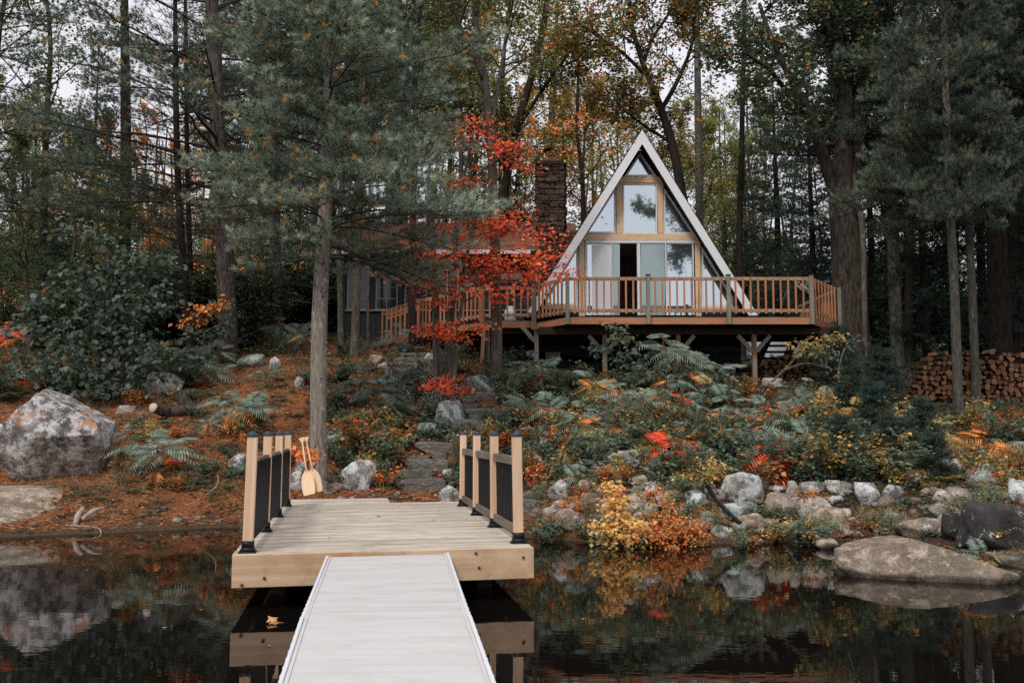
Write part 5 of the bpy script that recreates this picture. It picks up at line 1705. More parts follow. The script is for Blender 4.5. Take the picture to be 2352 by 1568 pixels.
# ------------------------------------------------------------------ pines
def pine_crown(R, BW, BN, trunk, z0, z1, Lf, nbr, inner=0.3, nsub=9, tuft_gap=0.11, nneed=24, nlen=0.10, nwid=0.006, droop=0.10, tipup=0.10, cols=C_PINE, yellow=0.035, azf=None, bare=0.0, rbr=0.022, sublen=0.42, tight=0.85, tvar=0.2):
    tp, tn = [], []
    tc = []
    trunk = np.asarray(trunk)
    for k in range(nbr):
        z = z0 + (z1 - z0) * ((k + R.uniform(0, 1)) / nbr)
        c = np.array([np.interp(z, trunk[:, 2], trunk[:, j]) for j in (0, 1)] + [z])
        az = R.uniform(0, 2 * math.pi) if azf is None else azf(R, k)
        f = (z - z0) / (z1 - z0)
        L = Lf(f, az) * R.uniform(0.72, 1.12)
        if L < 0.15: continue
        hd = np.array([math.cos(az), math.sin(az), 0])
        sd = np.array([-math.sin(az), math.cos(az), 0])
        n = 9
        t = np.linspace(0, 1, n)
        el = 0.15 + 0.5 * f
        zc = L * (el * t * (1 - 0.35 * t) - droop * 2.2 * t ** 2 * (1 - f) + tipup * t ** 4)
        side = L * 0.10 * R.uniform(-1, 1) * t ** 2 + 0.03 * L * np.cumsum(R.normal(size=n)) * t
        pts = c + hd * (L * t * 0.96)[:, None] + sd * side[:, None] + np.stack([0 * t, 0 * t, zc], 1)
        r0_ = rbr * (0.5 + 0.5 * L / 3)
        v, q, _ = tube(pts, np.linspace(r0_, 0.005, n), 5, False)
        BW.add(v, None, q)
        isbare = R.rand() < bare
        ns = max(3, int(nsub * (0.5 + L / 3)))
        for j in range(ns):
            tj = inner + (1 - inner) * (j + R.uniform(0, 1)) / ns
            p = np.array([np.interp(tj, t, pts[:, m]) for m in range(3)])
            s = 1 if (j % 2) else -1
            l = L * sublen * (1.15 - tj) * R.uniform(0.6, 1.3) + 0.10
            dv = hd * R.uniform(0.4, 0.9) + sd * s * R.uniform(0.5, 1.0) + np.array([0, 0, R.uniform(-0.1, 0.35)])
            dv = dv / np.linalg.norm(dv)
            m = 5
            tt = np.linspace(0, 1, m)
            bend = R.normal(size=3) * 0.10 * l
            q2 = p + dv * (l * tt)[:, None] + bend * (tt ** 2)[:, None] + np.array([0, 0, 1]) * (0.12 * l * tt ** 2)[:, None]
            v, q, _ = tube(q2, np.linspace(0.006, 0.0025, m), 3, False)
            BW.add(v, None, q)
            if isbare:
                for _ in range(3):
                    aa = q2[R.randint(1, m)]
                    branch(R, BW, aa, dv + R.normal(size=3) * 0.6, 0.25 * R.uniform(.5, 1.2), 0.003, 3, 0.2, 0, 2)
                continue
            nt = max(2, int(l / tuft_gap))
            tt = np.linspace(0.25, 1, nt)
            cc = np.stack([np.interp(tt, np.linspace(0, 1, m), q2[:, i]) for i in range(3)], 1)
            # side shoots widen the spray
            for off in (0, 1, -1):
                if off and R.rand() < 0.25: continue
                w = np.cross(dv, [0, 0, 1]) * off * R.uniform(0.05, 0.16) + np.array([0, 0, R.uniform(0, .07)])
                tp.append(cc + w + R.normal(size=cc.shape) * 0.012)
                dd = dv + w * 2.5 + np.array([0, 0, 0.35])
                tn.append(np.repeat(dd[None], nt, 0) + R.normal(size=(nt, 3)) * 0.25)
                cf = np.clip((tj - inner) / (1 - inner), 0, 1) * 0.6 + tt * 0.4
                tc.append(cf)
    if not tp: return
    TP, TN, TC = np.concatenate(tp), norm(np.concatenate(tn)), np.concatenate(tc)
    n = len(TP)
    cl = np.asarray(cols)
    base = cl[np.clip((TC * 3 * R.uniform(0.6, 1.15, n)).astype(int), 0, 2)] * R.uniform(1 - tvar, 1 + tvar, (n, 1))  # darker inside, lighter at the tips: crown light and shade put into needle colour
    ye = R.rand(n) < yellow * (1.6 - TC)
    base[ye] = np.array([.42, .25, .09]) * R.uniform(0.7, 1.1, (ye.sum(), 1))
    k = nneed
    pos = np.repeat(TP, k, 0)
    dr = norm(np.repeat(TN, k, 0) * R.uniform(0.25, 1.1, (n * k, 1)) + rdir(R, n * k) * tight)
    pos = pos + np.repeat(TN, k, 0) * R.uniform(-0.03, 0.03, (n * k, 1))
    up = rdir(R, n * k)
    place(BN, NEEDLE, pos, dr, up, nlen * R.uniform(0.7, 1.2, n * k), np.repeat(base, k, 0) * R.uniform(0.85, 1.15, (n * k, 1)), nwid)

def tree_thing(name, label, cat, loc, trunkB, woodB, crownB, bark, leafm=None, group=None, extra=()):
    root = thing(name, label, cat, loc, group)
    M = Matrix.Translation(Vector(loc))
    link('trunk', trunkB.mesh('trunk', bark, True, loc), root, M)
    if woodB is not None and woodB.n:
        tag(link('limbs', woodB.mesh('limbs', M_twig, False, loc), root, M), kind='stuff')
    if crownB is not None and crownB.n:
        tag(link('crown', crownB.mesh('crown', leafm or M_leaf, False, loc), root, M), kind='stuff')
    return root
def tp_(*a): return tuple(P(*a))

# the hero pine
R = np.random.RandomState(3)
b0 = G(733, 1052)
b0 = Vector((P(733, 1040, 18.4).x, 18.4, gz(P(733, 1040, 18.4).x, 18.4)))
pathA = [tuple(b0 + Vector((0, 0, -0.15))), tp_(731, 930, 18.4), tp_(733, 740, 18.4), tp_(742, 560, 18.4), tp_(752, 380, 18.45), tp_(757, 150, 18.5), tp_(760, -250, 18.5), tp_(764, -560, 18.5)]
TB, WB, NB_ = Buf(), Buf(), Buf()
pa_, ra_ = trunk_tube(TB, pathA, [0.150, 0.150, 0.140, 0.125, 0.11, 0.09, 0.06, 0.02], 22, 0.03, 5, 0.55)
for kx in range(10):                          # knots and broken twig stubs
    i = int(len(pa_) * R.uniform(0.05, 0.42)); a_ = R.uniform(3.4, 6.0)
    dd = np.array([math.cos(a_), math.sin(a_) , R.uniform(-.1, .3)])
    v, q, t = tube([pa_[i] + dd * ra_[i] * 0.85, pa_[i] + dd * (ra_[i] + R.uniform(.015, .06))], [0.03, 0.014], 6); TB.add(v, t, q)
def LfA(f, az):
    right = max(0, math.cos(az)); left = max(0, -math.cos(az))
    return (2.45 + 1.25 * right + 0.1 * left) * (1 - f ** 1.15) ** 0.8 * (1 + 0.25 * math.sin(f * 23 + az)) * (0.82 if f < 0.03 else 1)
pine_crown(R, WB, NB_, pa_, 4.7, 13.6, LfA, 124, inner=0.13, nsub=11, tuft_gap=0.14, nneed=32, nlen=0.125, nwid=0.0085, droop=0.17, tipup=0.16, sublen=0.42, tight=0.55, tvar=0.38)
# two dead lower branches
pine_crown(R, WB, Buf(), pa_, 3.7, 4.6, lambda f, az: 0.9, 5, bare=1.0, rbr=0.012)
heroP = tree_thing('pine_tree', 'slender white pine with soft grey green needles rising behind the left railing', 'pine tree', b0, TB, WB, NB_, M_bark_pine, M_needle)

# tall brown trunked pine with far reaching bare limbs and needle sprays at their ends
R = np.random.RandomState(8)
YB = 25.5
b1 = Vector((P(524, 835, YB).x, YB, gz(P(524, 835, YB).x, YB)))
pathB = [tuple(b1 + Vector((0, 0, -0.15))), tp_(524, 780, YB), tp_(518, 620, YB), tp_(507, 400, YB), tp_(496, 200, YB), tp_(484, -40, YB), tp_(480, -500, YB), tp_(480, -800, YB)]
TB, WB, NB_ = Buf(), Buf(), Buf()
pa_, ra_ = trunk_tube(TB, pathB, [0.24, 0.235, 0.215, 0.19, 0.17, 0.15, 0.08, 0.03], 24, 0.05, 9, 0.35)
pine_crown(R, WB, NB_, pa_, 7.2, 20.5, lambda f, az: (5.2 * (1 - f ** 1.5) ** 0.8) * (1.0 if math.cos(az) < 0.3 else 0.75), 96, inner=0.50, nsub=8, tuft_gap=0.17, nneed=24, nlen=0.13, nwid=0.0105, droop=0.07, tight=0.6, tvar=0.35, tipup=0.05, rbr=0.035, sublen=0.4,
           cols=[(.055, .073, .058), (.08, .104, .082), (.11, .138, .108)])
pine_crown(R, WB, Buf(), pa_, 5.6, 8.6, lambda f, az: 2.6, 14, bare=1.0, rbr=0.022)
pineB = tree_thing('pine_tree', 'big brown furrowed pine trunk with long limbs reaching over the left slope', 'pine tree', b1, TB, WB, NB_, M_bark_brown, M_needle)

# thin dead limbed conifers left of it
def dead_conifer(label, path, rads, z0, z1, L, n, seed, bark=M_bark_dark):
    R = np.random.RandomState(seed)
    T_, W_, N_ = Buf(), Buf(), Buf()
    pa, ra = trunk_tube(T_, path, rads, 12, 0.04, seed, 0.3, 0.3)
    pine_crown(R, W_, N_, pa, z0, z1, lambda f, az: L * (1 - f ** 2) ** 0.7, n, bare=0.86, rbr=0.016, inner=0.15, nsub=8, tuft_gap=0.2, nneed=14, nlen=0.11, nwid=0.010, sublen=0.5, droop=0.03,
               cols=[(.04, .06, .05), (.06, .085, .07), (.08, .11, .09)])
    return tree_thing('pine_tree', label, 'pine tree', path[0], T_, W_, N_, bark, M_needle)
def gbase(px, py, Y, dz=-0.15):
    x = P(px, py, Y).x
    return (x, Y, gz(x, Y) + dz)
dead_conifer('thin dark conifer with bare twiggy branches, left one of two leaning together', [gbase(441, 828, 26), tp_(425, 650, 26), tp_(411, 480, 26), tp_(404, 250, 26), tp_(402, -50, 26)], [0.10, 0.095, 0.09, 0.075, 0.05], 6.0, 13.5, 3.3, 84, 31)
dead_conifer('thin dark conifer with bare twiggy branches, right one of two leaning together', [gbase(448, 800, 27.5), tp_(437, 600, 27.5), tp_(430, 400, 27.5), tp_(428, 200, 27.5), tp_(425, -60, 27.5)], [0.08, 0.075, 0.07, 0.06, 0.04], 6.5, 13.5, 2.4, 44, 32)
dead_conifer('dark trunk with dead side branches behind the left shrubs', [gbase(286, 640, 36), tp_(290, 400, 36), tp_(288, 180, 36), tp_(285, -80, 36)], [0.24, 0.21, 0.18, 0.12], 9, 17, 2.6, 22, 33)
dead_conifer('furrowed dark trunk in the shade between the big pine and the cottage', [gbase(641, 745, 31), tp_(636, 600, 31), tp_(630, 400, 31), tp_(624, 100, 31), tp_(620, -100, 31)], [0.15, 0.14, 0.13, 0.11, 0.08], 7, 15, 2.4, 18, 34, M_bark_brown)
dead_conifer('slender trunk leaning against the sky left of the cottage', [gbase(560, 700, 38), tp_(600, 450, 38), tp_(640, 250, 38), tp_(700, -40, 38)], [0.12, 0.11, 0.09, 0.05], 8, 16, 2.2, 18, 35)

# ------------------------------------------------------------------ copies of the pines
def gat(px, Y):
    x = P(px, 800, Y).x
    return (x, Y, gz(x, Y) - 0.05)
PC = [  # source px Y rot scale colour (right-hand copies: shade put in as colour) label
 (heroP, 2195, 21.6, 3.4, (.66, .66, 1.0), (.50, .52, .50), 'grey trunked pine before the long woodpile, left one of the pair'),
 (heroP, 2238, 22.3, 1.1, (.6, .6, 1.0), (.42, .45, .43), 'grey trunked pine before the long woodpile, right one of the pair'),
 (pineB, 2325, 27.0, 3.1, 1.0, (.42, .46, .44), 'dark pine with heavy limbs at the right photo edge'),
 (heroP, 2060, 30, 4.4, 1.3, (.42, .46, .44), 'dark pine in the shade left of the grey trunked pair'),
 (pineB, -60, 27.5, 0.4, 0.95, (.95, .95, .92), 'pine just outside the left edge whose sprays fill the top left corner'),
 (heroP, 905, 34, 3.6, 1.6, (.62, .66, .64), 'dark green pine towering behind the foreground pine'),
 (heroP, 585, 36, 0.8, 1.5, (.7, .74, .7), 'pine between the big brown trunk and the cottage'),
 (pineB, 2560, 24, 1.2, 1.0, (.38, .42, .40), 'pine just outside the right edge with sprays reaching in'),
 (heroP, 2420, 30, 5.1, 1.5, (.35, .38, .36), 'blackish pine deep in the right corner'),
]
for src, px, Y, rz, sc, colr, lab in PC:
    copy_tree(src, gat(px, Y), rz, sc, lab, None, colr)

# hemlocks: dense dark conifers that reach nearly to the ground
def hemlock(seed, H_, L0, n, cols, nneed=16):
    R = np.random.RandomState(seed)
    T_, W_, N_ = Buf(), Buf(), Buf()
    pa, ra = trunk_tube(T_, [(0, 0, -0.2), (0.05, 0, H_ * .4), (0, 0.04, H_ * .8), (0, 0, H_)], [0.16, 0.13, 0.07, 0.01], 10, 0.05, seed, 0.3, 0.4)
    pine_crown(R, W_, N_, pa, H_ * 0.07, H_ * 0.98, lambda f, az: L0 * (1 - f) ** 0.8 + 0.1, n, inner=0.12, nsub=9, tuft_gap=0.16, nneed=nneed, nlen=0.10, nwid=0.016, droop=0.22, tipup=-0.05, cols=cols, yellow=0.0, rbr=0.02, sublen=0.5)
    return T_, W_, N_
T_, W_, N_ = hemlock(61, 12.0, 3.0, 90, [(.022, .036, .028), (.032, .05, .04), (.045, .068, .052)])
hx = gat(1790, 38)
hem = tree_thing('hemlock_tree', 'dense blackish hemlock behind the right end of the cabin', 'hemlock tree', (0, 0, 0), T_, W_, N_, M_bark_dark, M_needle)
hem.matrix_basis = Matrix.Translation(hx); WM[hem.name] = hem.matrix_basis.copy()
for i, (px, Y, sc, lab) in enumerate([(1870, 33, 0.85, 'blackish hemlock behind the garden shed'), (2010, 36, 1.0, 'hemlock in the gloom right of the huge double trunk'), (2130, 31, 0.9, 'hemlock in the gloom behind the left woodpile end'),
      (2260, 33, 1.05, 'hemlock in the gloom behind the middle of the woodpile'), (2370, 36, 1.1, 'hemlock in the gloom at the right edge'), (1720, 45, 0.8, 'far hemlock seen beyond the right roof foot'),
      (200, 37, 0.9, 'dark hemlock deep behind the left shrubs'), (60, 41, 0.9, 'dark hemlock deep at the left edge'), (760, 40, 0.8, 'dark hemlock deep behind the cottage left end'), (1150, 42, 0.9, 'dark hemlock rising behind the cottage roof'), (2440, 27, 0.9, 'near hemlock just beyond the right edge')]):
    copy_tree(hem, gat(px, Y), i * 1.7, sc, lab)
# conifer saplings on the right bank
T_, W_, N_ = hemlock(62, 1.5, 0.62, 44, [(.03, .05, .04), (.045, .07, .055), (.06, .09, .075)], 9)
W2 = Buf()
sap = tree_thing('conifer_sapling', 'small dark conifer sapling above the shore rocks, widest of them', 'conifer sapling', (0, 0, 0), T_, W_, N_, M_twig, M_needle)
g_ = G(2060, 1075); sap.matrix_basis = Matrix.Translation(g_) @ Matrix.Diagonal((.85, .85, .55, 1))
for i, (px, py, sc, lab) in enumerate([(2010, 1010, .7, 'dark conifer sapling left of the grey pine trunks'), (2120, 1050, .65, 'dark conifer sapling before the woodpile end'), (1960, 965, .7, 'dark conifer sapling at the foot of the huge trunk'),
                                       (1935, 1090, .6, 'little dark conifer sapling low on the bank'), (2150, 1110, .5, 'lowest dark conifer sapling over the pale crusted boulder'), (2030, 940, .85, 'tallest conifer sapling in shade beside the woodpile'), (1925, 880, .9, 'dim conifer sapling under the deck corner')]):
    copy_tree(sap, tuple(G(px, py)), i * 1.3, sc, lab)

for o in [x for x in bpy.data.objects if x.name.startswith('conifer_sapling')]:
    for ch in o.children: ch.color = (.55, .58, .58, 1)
# ------------------------------------------------------------------ broadleaf trees traced from the photograph
def traced_tree(name, label, cat, trunk, rads, limbs, seed, bark, cols, wts=None, nsub=7, Lsub=1.3, levels=1, per=7, leaf=LEAF4, lsize=0.11, jit=0.12, extra_up=True, tw=0.3, sides=16, flare=0.35, leafn=None):
    R = np.random.RandomState(seed)
    T_, W_, N_ = Buf(), Buf(), Buf()
    pa, ra = trunk_tube(T_, trunk, rads, sides, 0.05, seed, flare, 0.2)
    loc = trunk[0]
    root = thing(name, label, cat, loc)
    M = Matrix.Translation(Vector(loc))
    anchors = []
    for (lp, lr) in limbs:
        LB = Buf()
        pl, rl = trunk_tube(LB, lp, lr, 9, 0.05, seed + 3, 0.0, 0.2)
        link('limb', LB.mesh('limb', bark, True, loc), root, M)
        sub_branches(R, W_, pl, nsub, Lsub, lr[-1] * 0.8 + 0.008, levels, anchors, 4, 0.9, tw)
    if extra_up:
        sub_branches(R, W_, pa[int(len(pa) * 0.55):], nsub, Lsub, 0.02, levels, anchors, 4, 1.0, 0.2)
    link('trunk', T_.mesh('trunk', bark, True, loc), root, M)
    tag(link('twigs', W_.mesh('twigs', M_twig, False, loc), root, M), kind='stuff')
    leaves_at(R, N_, anchors, per, jit, leaf, lsize, cols, wts)
    tag(link('crown', N_.mesh('crown', M_leaf, False, loc), root, M), kind='stuff')
    return root
Gm = C_GREEN + C_OLIVE[:2] + C_ORG[1:2]
GW = [.22, .25, .22, .16, .09, .06]
# trunk standing before the deck, forking high into dark limbs
Y7 = 22.5
traced_tree('maple_tree', 'grey barked trunk standing before the deck among red leaves', 'maple tree',
            [gbase(1141, 880, Y7), tp_(1141, 740, Y7), tp_(1137, 560, Y7), tp_(1131, 400, Y7), tp_(1126, 300, Y7), tp_(1112, 180, Y7), tp_(1092, 60, Y7), tp_(1085, -120, Y7)], [0.135, 0.13, 0.12, 0.11, 0.10, 0.09, 0.075, 0.05],
            [([tp_(1126, 300, Y7), tp_(1150, 170, Y7 + .5), tp_(1165, 60, Y7 + .8), tp_(1200, -80, Y7 + 1)], [0.05, 0.045, 0.035, 0.02]),
             ([tp_(1112, 190, Y7), tp_(1080, 110, Y7 - .6), tp_(1040, 20, Y7 - 1), tp_(1010, -80, Y7 - 1.2)], [0.045, 0.04, 0.03, 0.02])], 71, M_bark_grey, Gm, GW, 9, 1.5, 1, 5)
Y8 = 31.0
traced_tree('maple_tree', 'dark crooked maple behind the chimney', 'maple tree',
            [gbase(1135, 700, Y8), tp_(1150, 480, Y8), tp_(1185, 300, Y8), tp_(1215, 200, Y8), tp_(1250, 60, Y8), tp_(1262, -80, Y8)], [0.17, 0.16, 0.14, 0.12, 0.10, 0.07],
            [([tp_(1185, 300, Y8), tp_(1240, 215, Y8), tp_(1300, 130, Y8 - 1), tp_(1330, 90, Y8 - 1)], [0.07, 0.06, 0.04, 0.02]),
             ([tp_(1165, 400, Y8), tp_(1120, 330, Y8), tp_(1090, 250, Y8 - 1)], [0.05, 0.04, 0.02])], 72, M_bark_dark, C_OLIVE + C_GREEN + C_YEL[:1], [.16, .14, .2, .17, .13, .1, .1], 10, 2.0, 1, 6, lsize=0.13)
Y9 = 30.5
traced_tree('maple_tree', 'dark forked maple rising behind the right roof slope', 'maple tree',
            [gbase(1600, 760, Y9), tp_(1585, 560, Y9), tp_(1563, 430, Y9), tp_(1548, 340, Y9), tp_(1522, 260, Y9), tp_(1500, 205, Y9)], [0.2, 0.19, 0.17, 0.16, 0.14, 0.11],
            [([tp_(1502, 208, Y9), tp_(1478, 150, Y9), tp_(1450, 60, Y9), tp_(1440, -60, Y9)], [0.10, 0.085, 0.07, 0.05]),
             ([tp_(1490, 180, Y9), tp_(1430, 120, Y9 - .5), tp_(1390, 95, Y9 - 1), tp_(1310, 40, Y9 - 1.5)], [0.07, 0.055, 0.045, 0.02]),
             ([tp_(1520, 250, Y9), tp_(1550, 200, Y9), tp_(1590, 110, Y9), tp_(1600, 0, Y9)], [0.08, 0.065, 0.05, 0.03]),
             ([tp_(1478, 150, Y9), tp_(1495, 90, Y9), tp_(1540, 30, Y9), tp_(1560, -60, Y9)], [0.06, 0.05, 0.035, 0.02]),
             ([tp_(1545, 330, Y9), tp_(1480, 290, Y9 + .5), tp_(1430, 250, Y9 + 1), tp_(1390, 200, Y9 + 1)], [0.06, 0.045, 0.03, 0.015])], 73, M_bark_dark,
            C_OLIVE + C_GREEN + C_ORG[:2], [.15, .12, .17, .16, .12, .08, .1, .1], 10, 1.8, 1, 7, lsize=0.13)
# huge double trunk at the right of the deck
Y10 = 27.6
traced_tree('oak_tree', 'huge dark furrowed double trunk just right of the deck', 'oak tree',
            [gbase(1962, 830, Y10), tp_(1952, 700, Y10), tp_(1945, 560, Y10), tp_(1932, 440, Y10), tp_(1938, 330, Y10), tp_(1942, 200, Y10), tp_(1928, 100, Y10), tp_(1920, -60, Y10)], [0.50, 0.47, 0.44, 0.36, 0.24, 0.20, 0.17, 0.12],
            [([tp_(1925, 460, Y10), tp_(1885, 340, Y10 - .3), tp_(1862, 260, Y10 - .5), tp_(1805, 160, Y10 - .8), tp_(1770, 90, Y10 - 1), tp_(1745, 10, Y10 - 1)], [0.22, 0.17, 0.14, 0.10, 0.08, 0.05]),
             ([tp_(1872, 285, Y10 - .4), tp_(1820, 230, Y10 - 1.2), tp_(1770, 160, Y10 - 2), tp_(1705, 118, Y10 - 2.6)], [0.09, 0.075, 0.06, 0.03]),
             ([tp_(1952, 470, Y10 + .2), tp_(1972, 300, Y10 + .2), tp_(1968, 120, Y10 + .3), tp_(1965, -60, Y10 + .3)], [0.24, 0.20, 0.17, 0.12]),
             ([tp_(1970, 160, Y10 + .3), tp_(2005, 60, Y10), tp_(2040, -30, Y10)], [0.08, 0.06, 0.04]),
             ([tp_(1928, 120, Y10), tp_(1890, 30, Y10 - .5), tp_(1870, -40, Y10 - 1)], [0.07, 0.05, 0.03])], 74, M_bark_oak, C_TEAL + C_GREEN[:2] + C_ORG[1:2], [.22, .24, .2, .16, .14, .04], 9, 1.7, 1, 8, lsize=0.14, sides=30, flare=0.12)
# slender trunks
for i, (tr_, rr, lab, bk, cc, ww, nb_) in enumerate([
    ([gbase(783, 812, 26.5), tp_(782, 700, 26.5), tp_(778, 560, 26.5), tp_(790, 300, 26.5), tp_(800, 0, 26.5)], [.085, .075, .06, .05, .03], 'speckled thin trunk left of the cottage windows', M_bark_grey, C_TEAL, None, 6),
    ([gbase(813, 822, 26.0), tp_(818, 700, 26.0), tp_(822, 560, 26.0), tp_(830, 300, 26), tp_(838, 0, 26)], [.115, .105, .095, .08, .05], 'smooth grey trunk in front of the cottage windows', M_bark_grey, C_TEAL, None, 6),
    ([gbase(845, 790, 28.5), tp_(846, 640, 28.5), tp_(850, 400, 28.5), tp_(848, 100, 28.5)], [.05, .045, .04, .03], 'pencil thin stem against the cottage wall', M_bark_grey, C_TEAL, None, 5),
    ([gbase(948, 812, 27.6), tp_(946, 700, 27.6), tp_(948, 520, 27.6), tp_(955, 300, 27.6), tp_(950, 0, 27.6)], [.11, .10, .09, .07, .05], 'dark trunk growing by the top of the deck stairs', M_bark_dark, C_GREEN, None, 6),
    ([gbase(1610, 700, 36), tp_(1607, 480, 36), tp_(1603, 250, 36), tp_(1600, -40, 36)], [.16, .15, .13, .10], 'straight grey trunk right of the roof peak', M_bark_grey, C_OLIVE + C_GREEN, None, 7),
    ([gbase(1702, 700, 33), tp_(1698, 560, 33), tp_(1702, 400, 33), tp_(1708, 120, 33), tp_(1712, -40, 33)], [.13, .12, .10, .08, .05], 'straight dark trunk between the roof and the huge double trunk', M_bark_dark, C_OLIVE[2:] + C_GREEN, None, 9),
    ([gbase(1984, 800, 27.2), tp_(1985, 700, 27.2), tp_(1982, 520, 27.2), tp_(1900, 120, 28.2), tp_(1895, -40, 28.2)], [.09, .085, .08, .1, .08], 'thin mottled trunk touching the right side of the huge one', M_bark_grey, C_TEAL, None, 5),
    ([gbase(2085, 810, 30), tp_(2085, 600, 30), tp_(2095, 300, 30), tp_(2100, 0, 30)], [.14, .13, .12, .1], 'black trunk in the gloom between the huge trunk and the woodpile', M_bark_dark, C_TEAL, None, 5),
    ([gbase(2300, 860, 26), tp_(2290, 560, 26), tp_(2285, 300, 26), tp_(2290, 0, 26)], [.30, .26, .22, .18], 'broad black trunk behind the right end of the woodpile', M_bark_dark, C_TEAL, None, 5),
    ([gbase(1062, 640, 32), tp_(1060, 460, 32), tp_(1058, 250, 32), tp_(1050, 0, 32)], [.09, .085, .075, .06], 'slim pale trunk behind the cottage roof, left one', M_bark_grey, C_OLIVE, None, 7),
    ([gbase(1080, 640, 33), tp_(1078, 460, 33), tp_(1085, 250, 33), tp_(1100, 0, 33)], [.08, .075, .065, .05], 'slim pale trunk behind the cottage roof, right one', M_bark_grey, C_OLIVE, None, 7),
    ([gbase(1262, 560, 40), tp_(1262, 400, 40), tp_(1275, 200, 40), tp_(1280, 0, 40)], [.10, .09, .08, .06], 'slim trunk in the yellow woods behind the chimney', M_bark_grey, C_OLIVE + C_YEL[:1], None, 8),
    ([gbase(1340, 560, 37), tp_(1338, 420, 37), tp_(1325, 300, 37), tp_(1330, 100, 37)], [.10, .09, .07, .05], 'dark slim trunk just left of the A-frame roof', M_bark_dark, C_OLIVE + C_ORG[1:2], None, 8),
    ]):
    traced_tree('slender_tree', lab, 'tree', tr_, rr, [], 90 + i, bk, cc, ww, nb_ + 3, 1.6, 1, 6, lsize=0.12, sides=12)

# ------------------------------------------------------------------ woods behind: generic broadleaf trees
def broadleaf(seed, H_, cb, spread, cols, wts, per=7, nl=15):
    R = np.random.RandomState(seed)
    T_, N_ = Buf(), Buf()
    path = [np.array([0, 0, -0.3])]
    x = np.zeros(3)
    for i in range(6):
        x = x + np.array([R.normal() * 0.16, R.normal() * 0.16, H_ / 6])
        path.append(x.copy())
    r0_ = 0.011 * H_
    pa, ra = trunk_tube(T_, path, np.linspace(r0_, 0.03, 7), 9, 0.05, seed, 0.3, 0.5)
    W_ = Buf()
    anchors = []
    for k in range(nl):
        t = cb + (1 - cb) * (k + R.uniform(0, 1)) / nl
        i = min(len(pa) - 2, int(t * (len(pa) - 1)))
        az = R.uniform(0, 6.28)
        f = (t - cb) / (1 - cb)
        L = spread * (0.55 + 0.9 * math.sin(min(1, f * 1.25) * math.pi) ** 0.8) * R.uniform(.7, 1.15)
        d = np.array([math.cos(az), math.sin(az), 0.45 + 0.6 * f])
        q = branch(R, W_, pa[i], d, L, 0.035, 5, 0.14, 0.03, 6)
        sub_branches(R, W_, q, 6, L * 0.55, 0.012, 1, anchors, 3, 0.9, 0.15, 0.02, 0.5)
    leaves_at(R, N_, anchors, per, 0.10, LEAF4, 0.125, cols, wts)
    return T_, W_, N_
VAR = []
WHITEISH = [(.16, .17, .09), (.22, .22, .11), (.13, .15, .08)]
for s, (H_, cb, sp_, per) in enumerate([(15, .35, 2.6, 4), (13, .25, 2.3, 5), (17, .45, 2.4, 4), (11, .15, 2.2, 6)]):
    T_, W_, N_ = broadleaf(400 + s, H_, cb, sp_, WHITEISH, [.4, .3, .3], per)
    r_ = tree_thing('broadleaf_tree', 'x', 'tree', (0, 0, 0), T_, W_, N_, M_bark_grey if s % 2 else M_bark_dark)
    VAR.append(r_)
Rw = np.random.RandomState(12)
TINT = {'green': (.75, .95, .85), 'olive': (1.1, 1.0, .75), 'yellow': (2.2, 1.6, .8), 'orange': (2.2, .98, .45), 'dark': (.4, .52, .48), 'teal': (.6, .8, .78)}
def zone_label(px, tint):
    w = {'green': 'green', 'olive': 'olive green', 'yellow': 'yellowing', 'orange': 'orange', 'dark': 'dark leaved', 'teal': 'grey green'}[tint]
    z = 'at the far left of the woods' if px < 320 else 'in the woods left of the cottage' if px < 800 else 'in the woods behind the cottage roof' if px < 1300 else 'in the woods behind the A-frame' if px < 1700 else 'in the woods right of the deck'
    return f'{w} broadleaf tree {z}', f'{w} trees {z}'
spots = []
used_first = [False] * 4
def put_tree(px, Y, tint, v, sc):
    lab, grp = zone_label(px, tint)
    lab = lab.split(' in the')[0].split(' at the')[0] + (', %s, ' % ('near' if Y < 45 else 'farther' if Y < 62 else 'farthest')) + where(px, 420 if Y < 60 else 300)
    grp = lab + ' group'
    loc = gat(px, Y)
    rz = Rw.uniform(0, 6.28)
    c = TINT[tint]
    j = Rw.uniform(.85, 1.15)
    c = tuple(x * j for x in c)
    if not used_first[v]:
        used_first[v] = True
        r = VAR[v]
        r.matrix_basis = Matrix.Translation(Vector(loc)) @ Matrix.Rotation(rz, 4, 'Z') @ Matrix.Diagonal((sc, sc, sc, 1))
        r['label'], r['group'] = lab, grp
    else:
        r = copy_tree(VAR[v], loc, rz, sc, lab, grp)
    for ch in r.children:
        if ch.name.startswith('crown'): ch.color = (*c, 1)
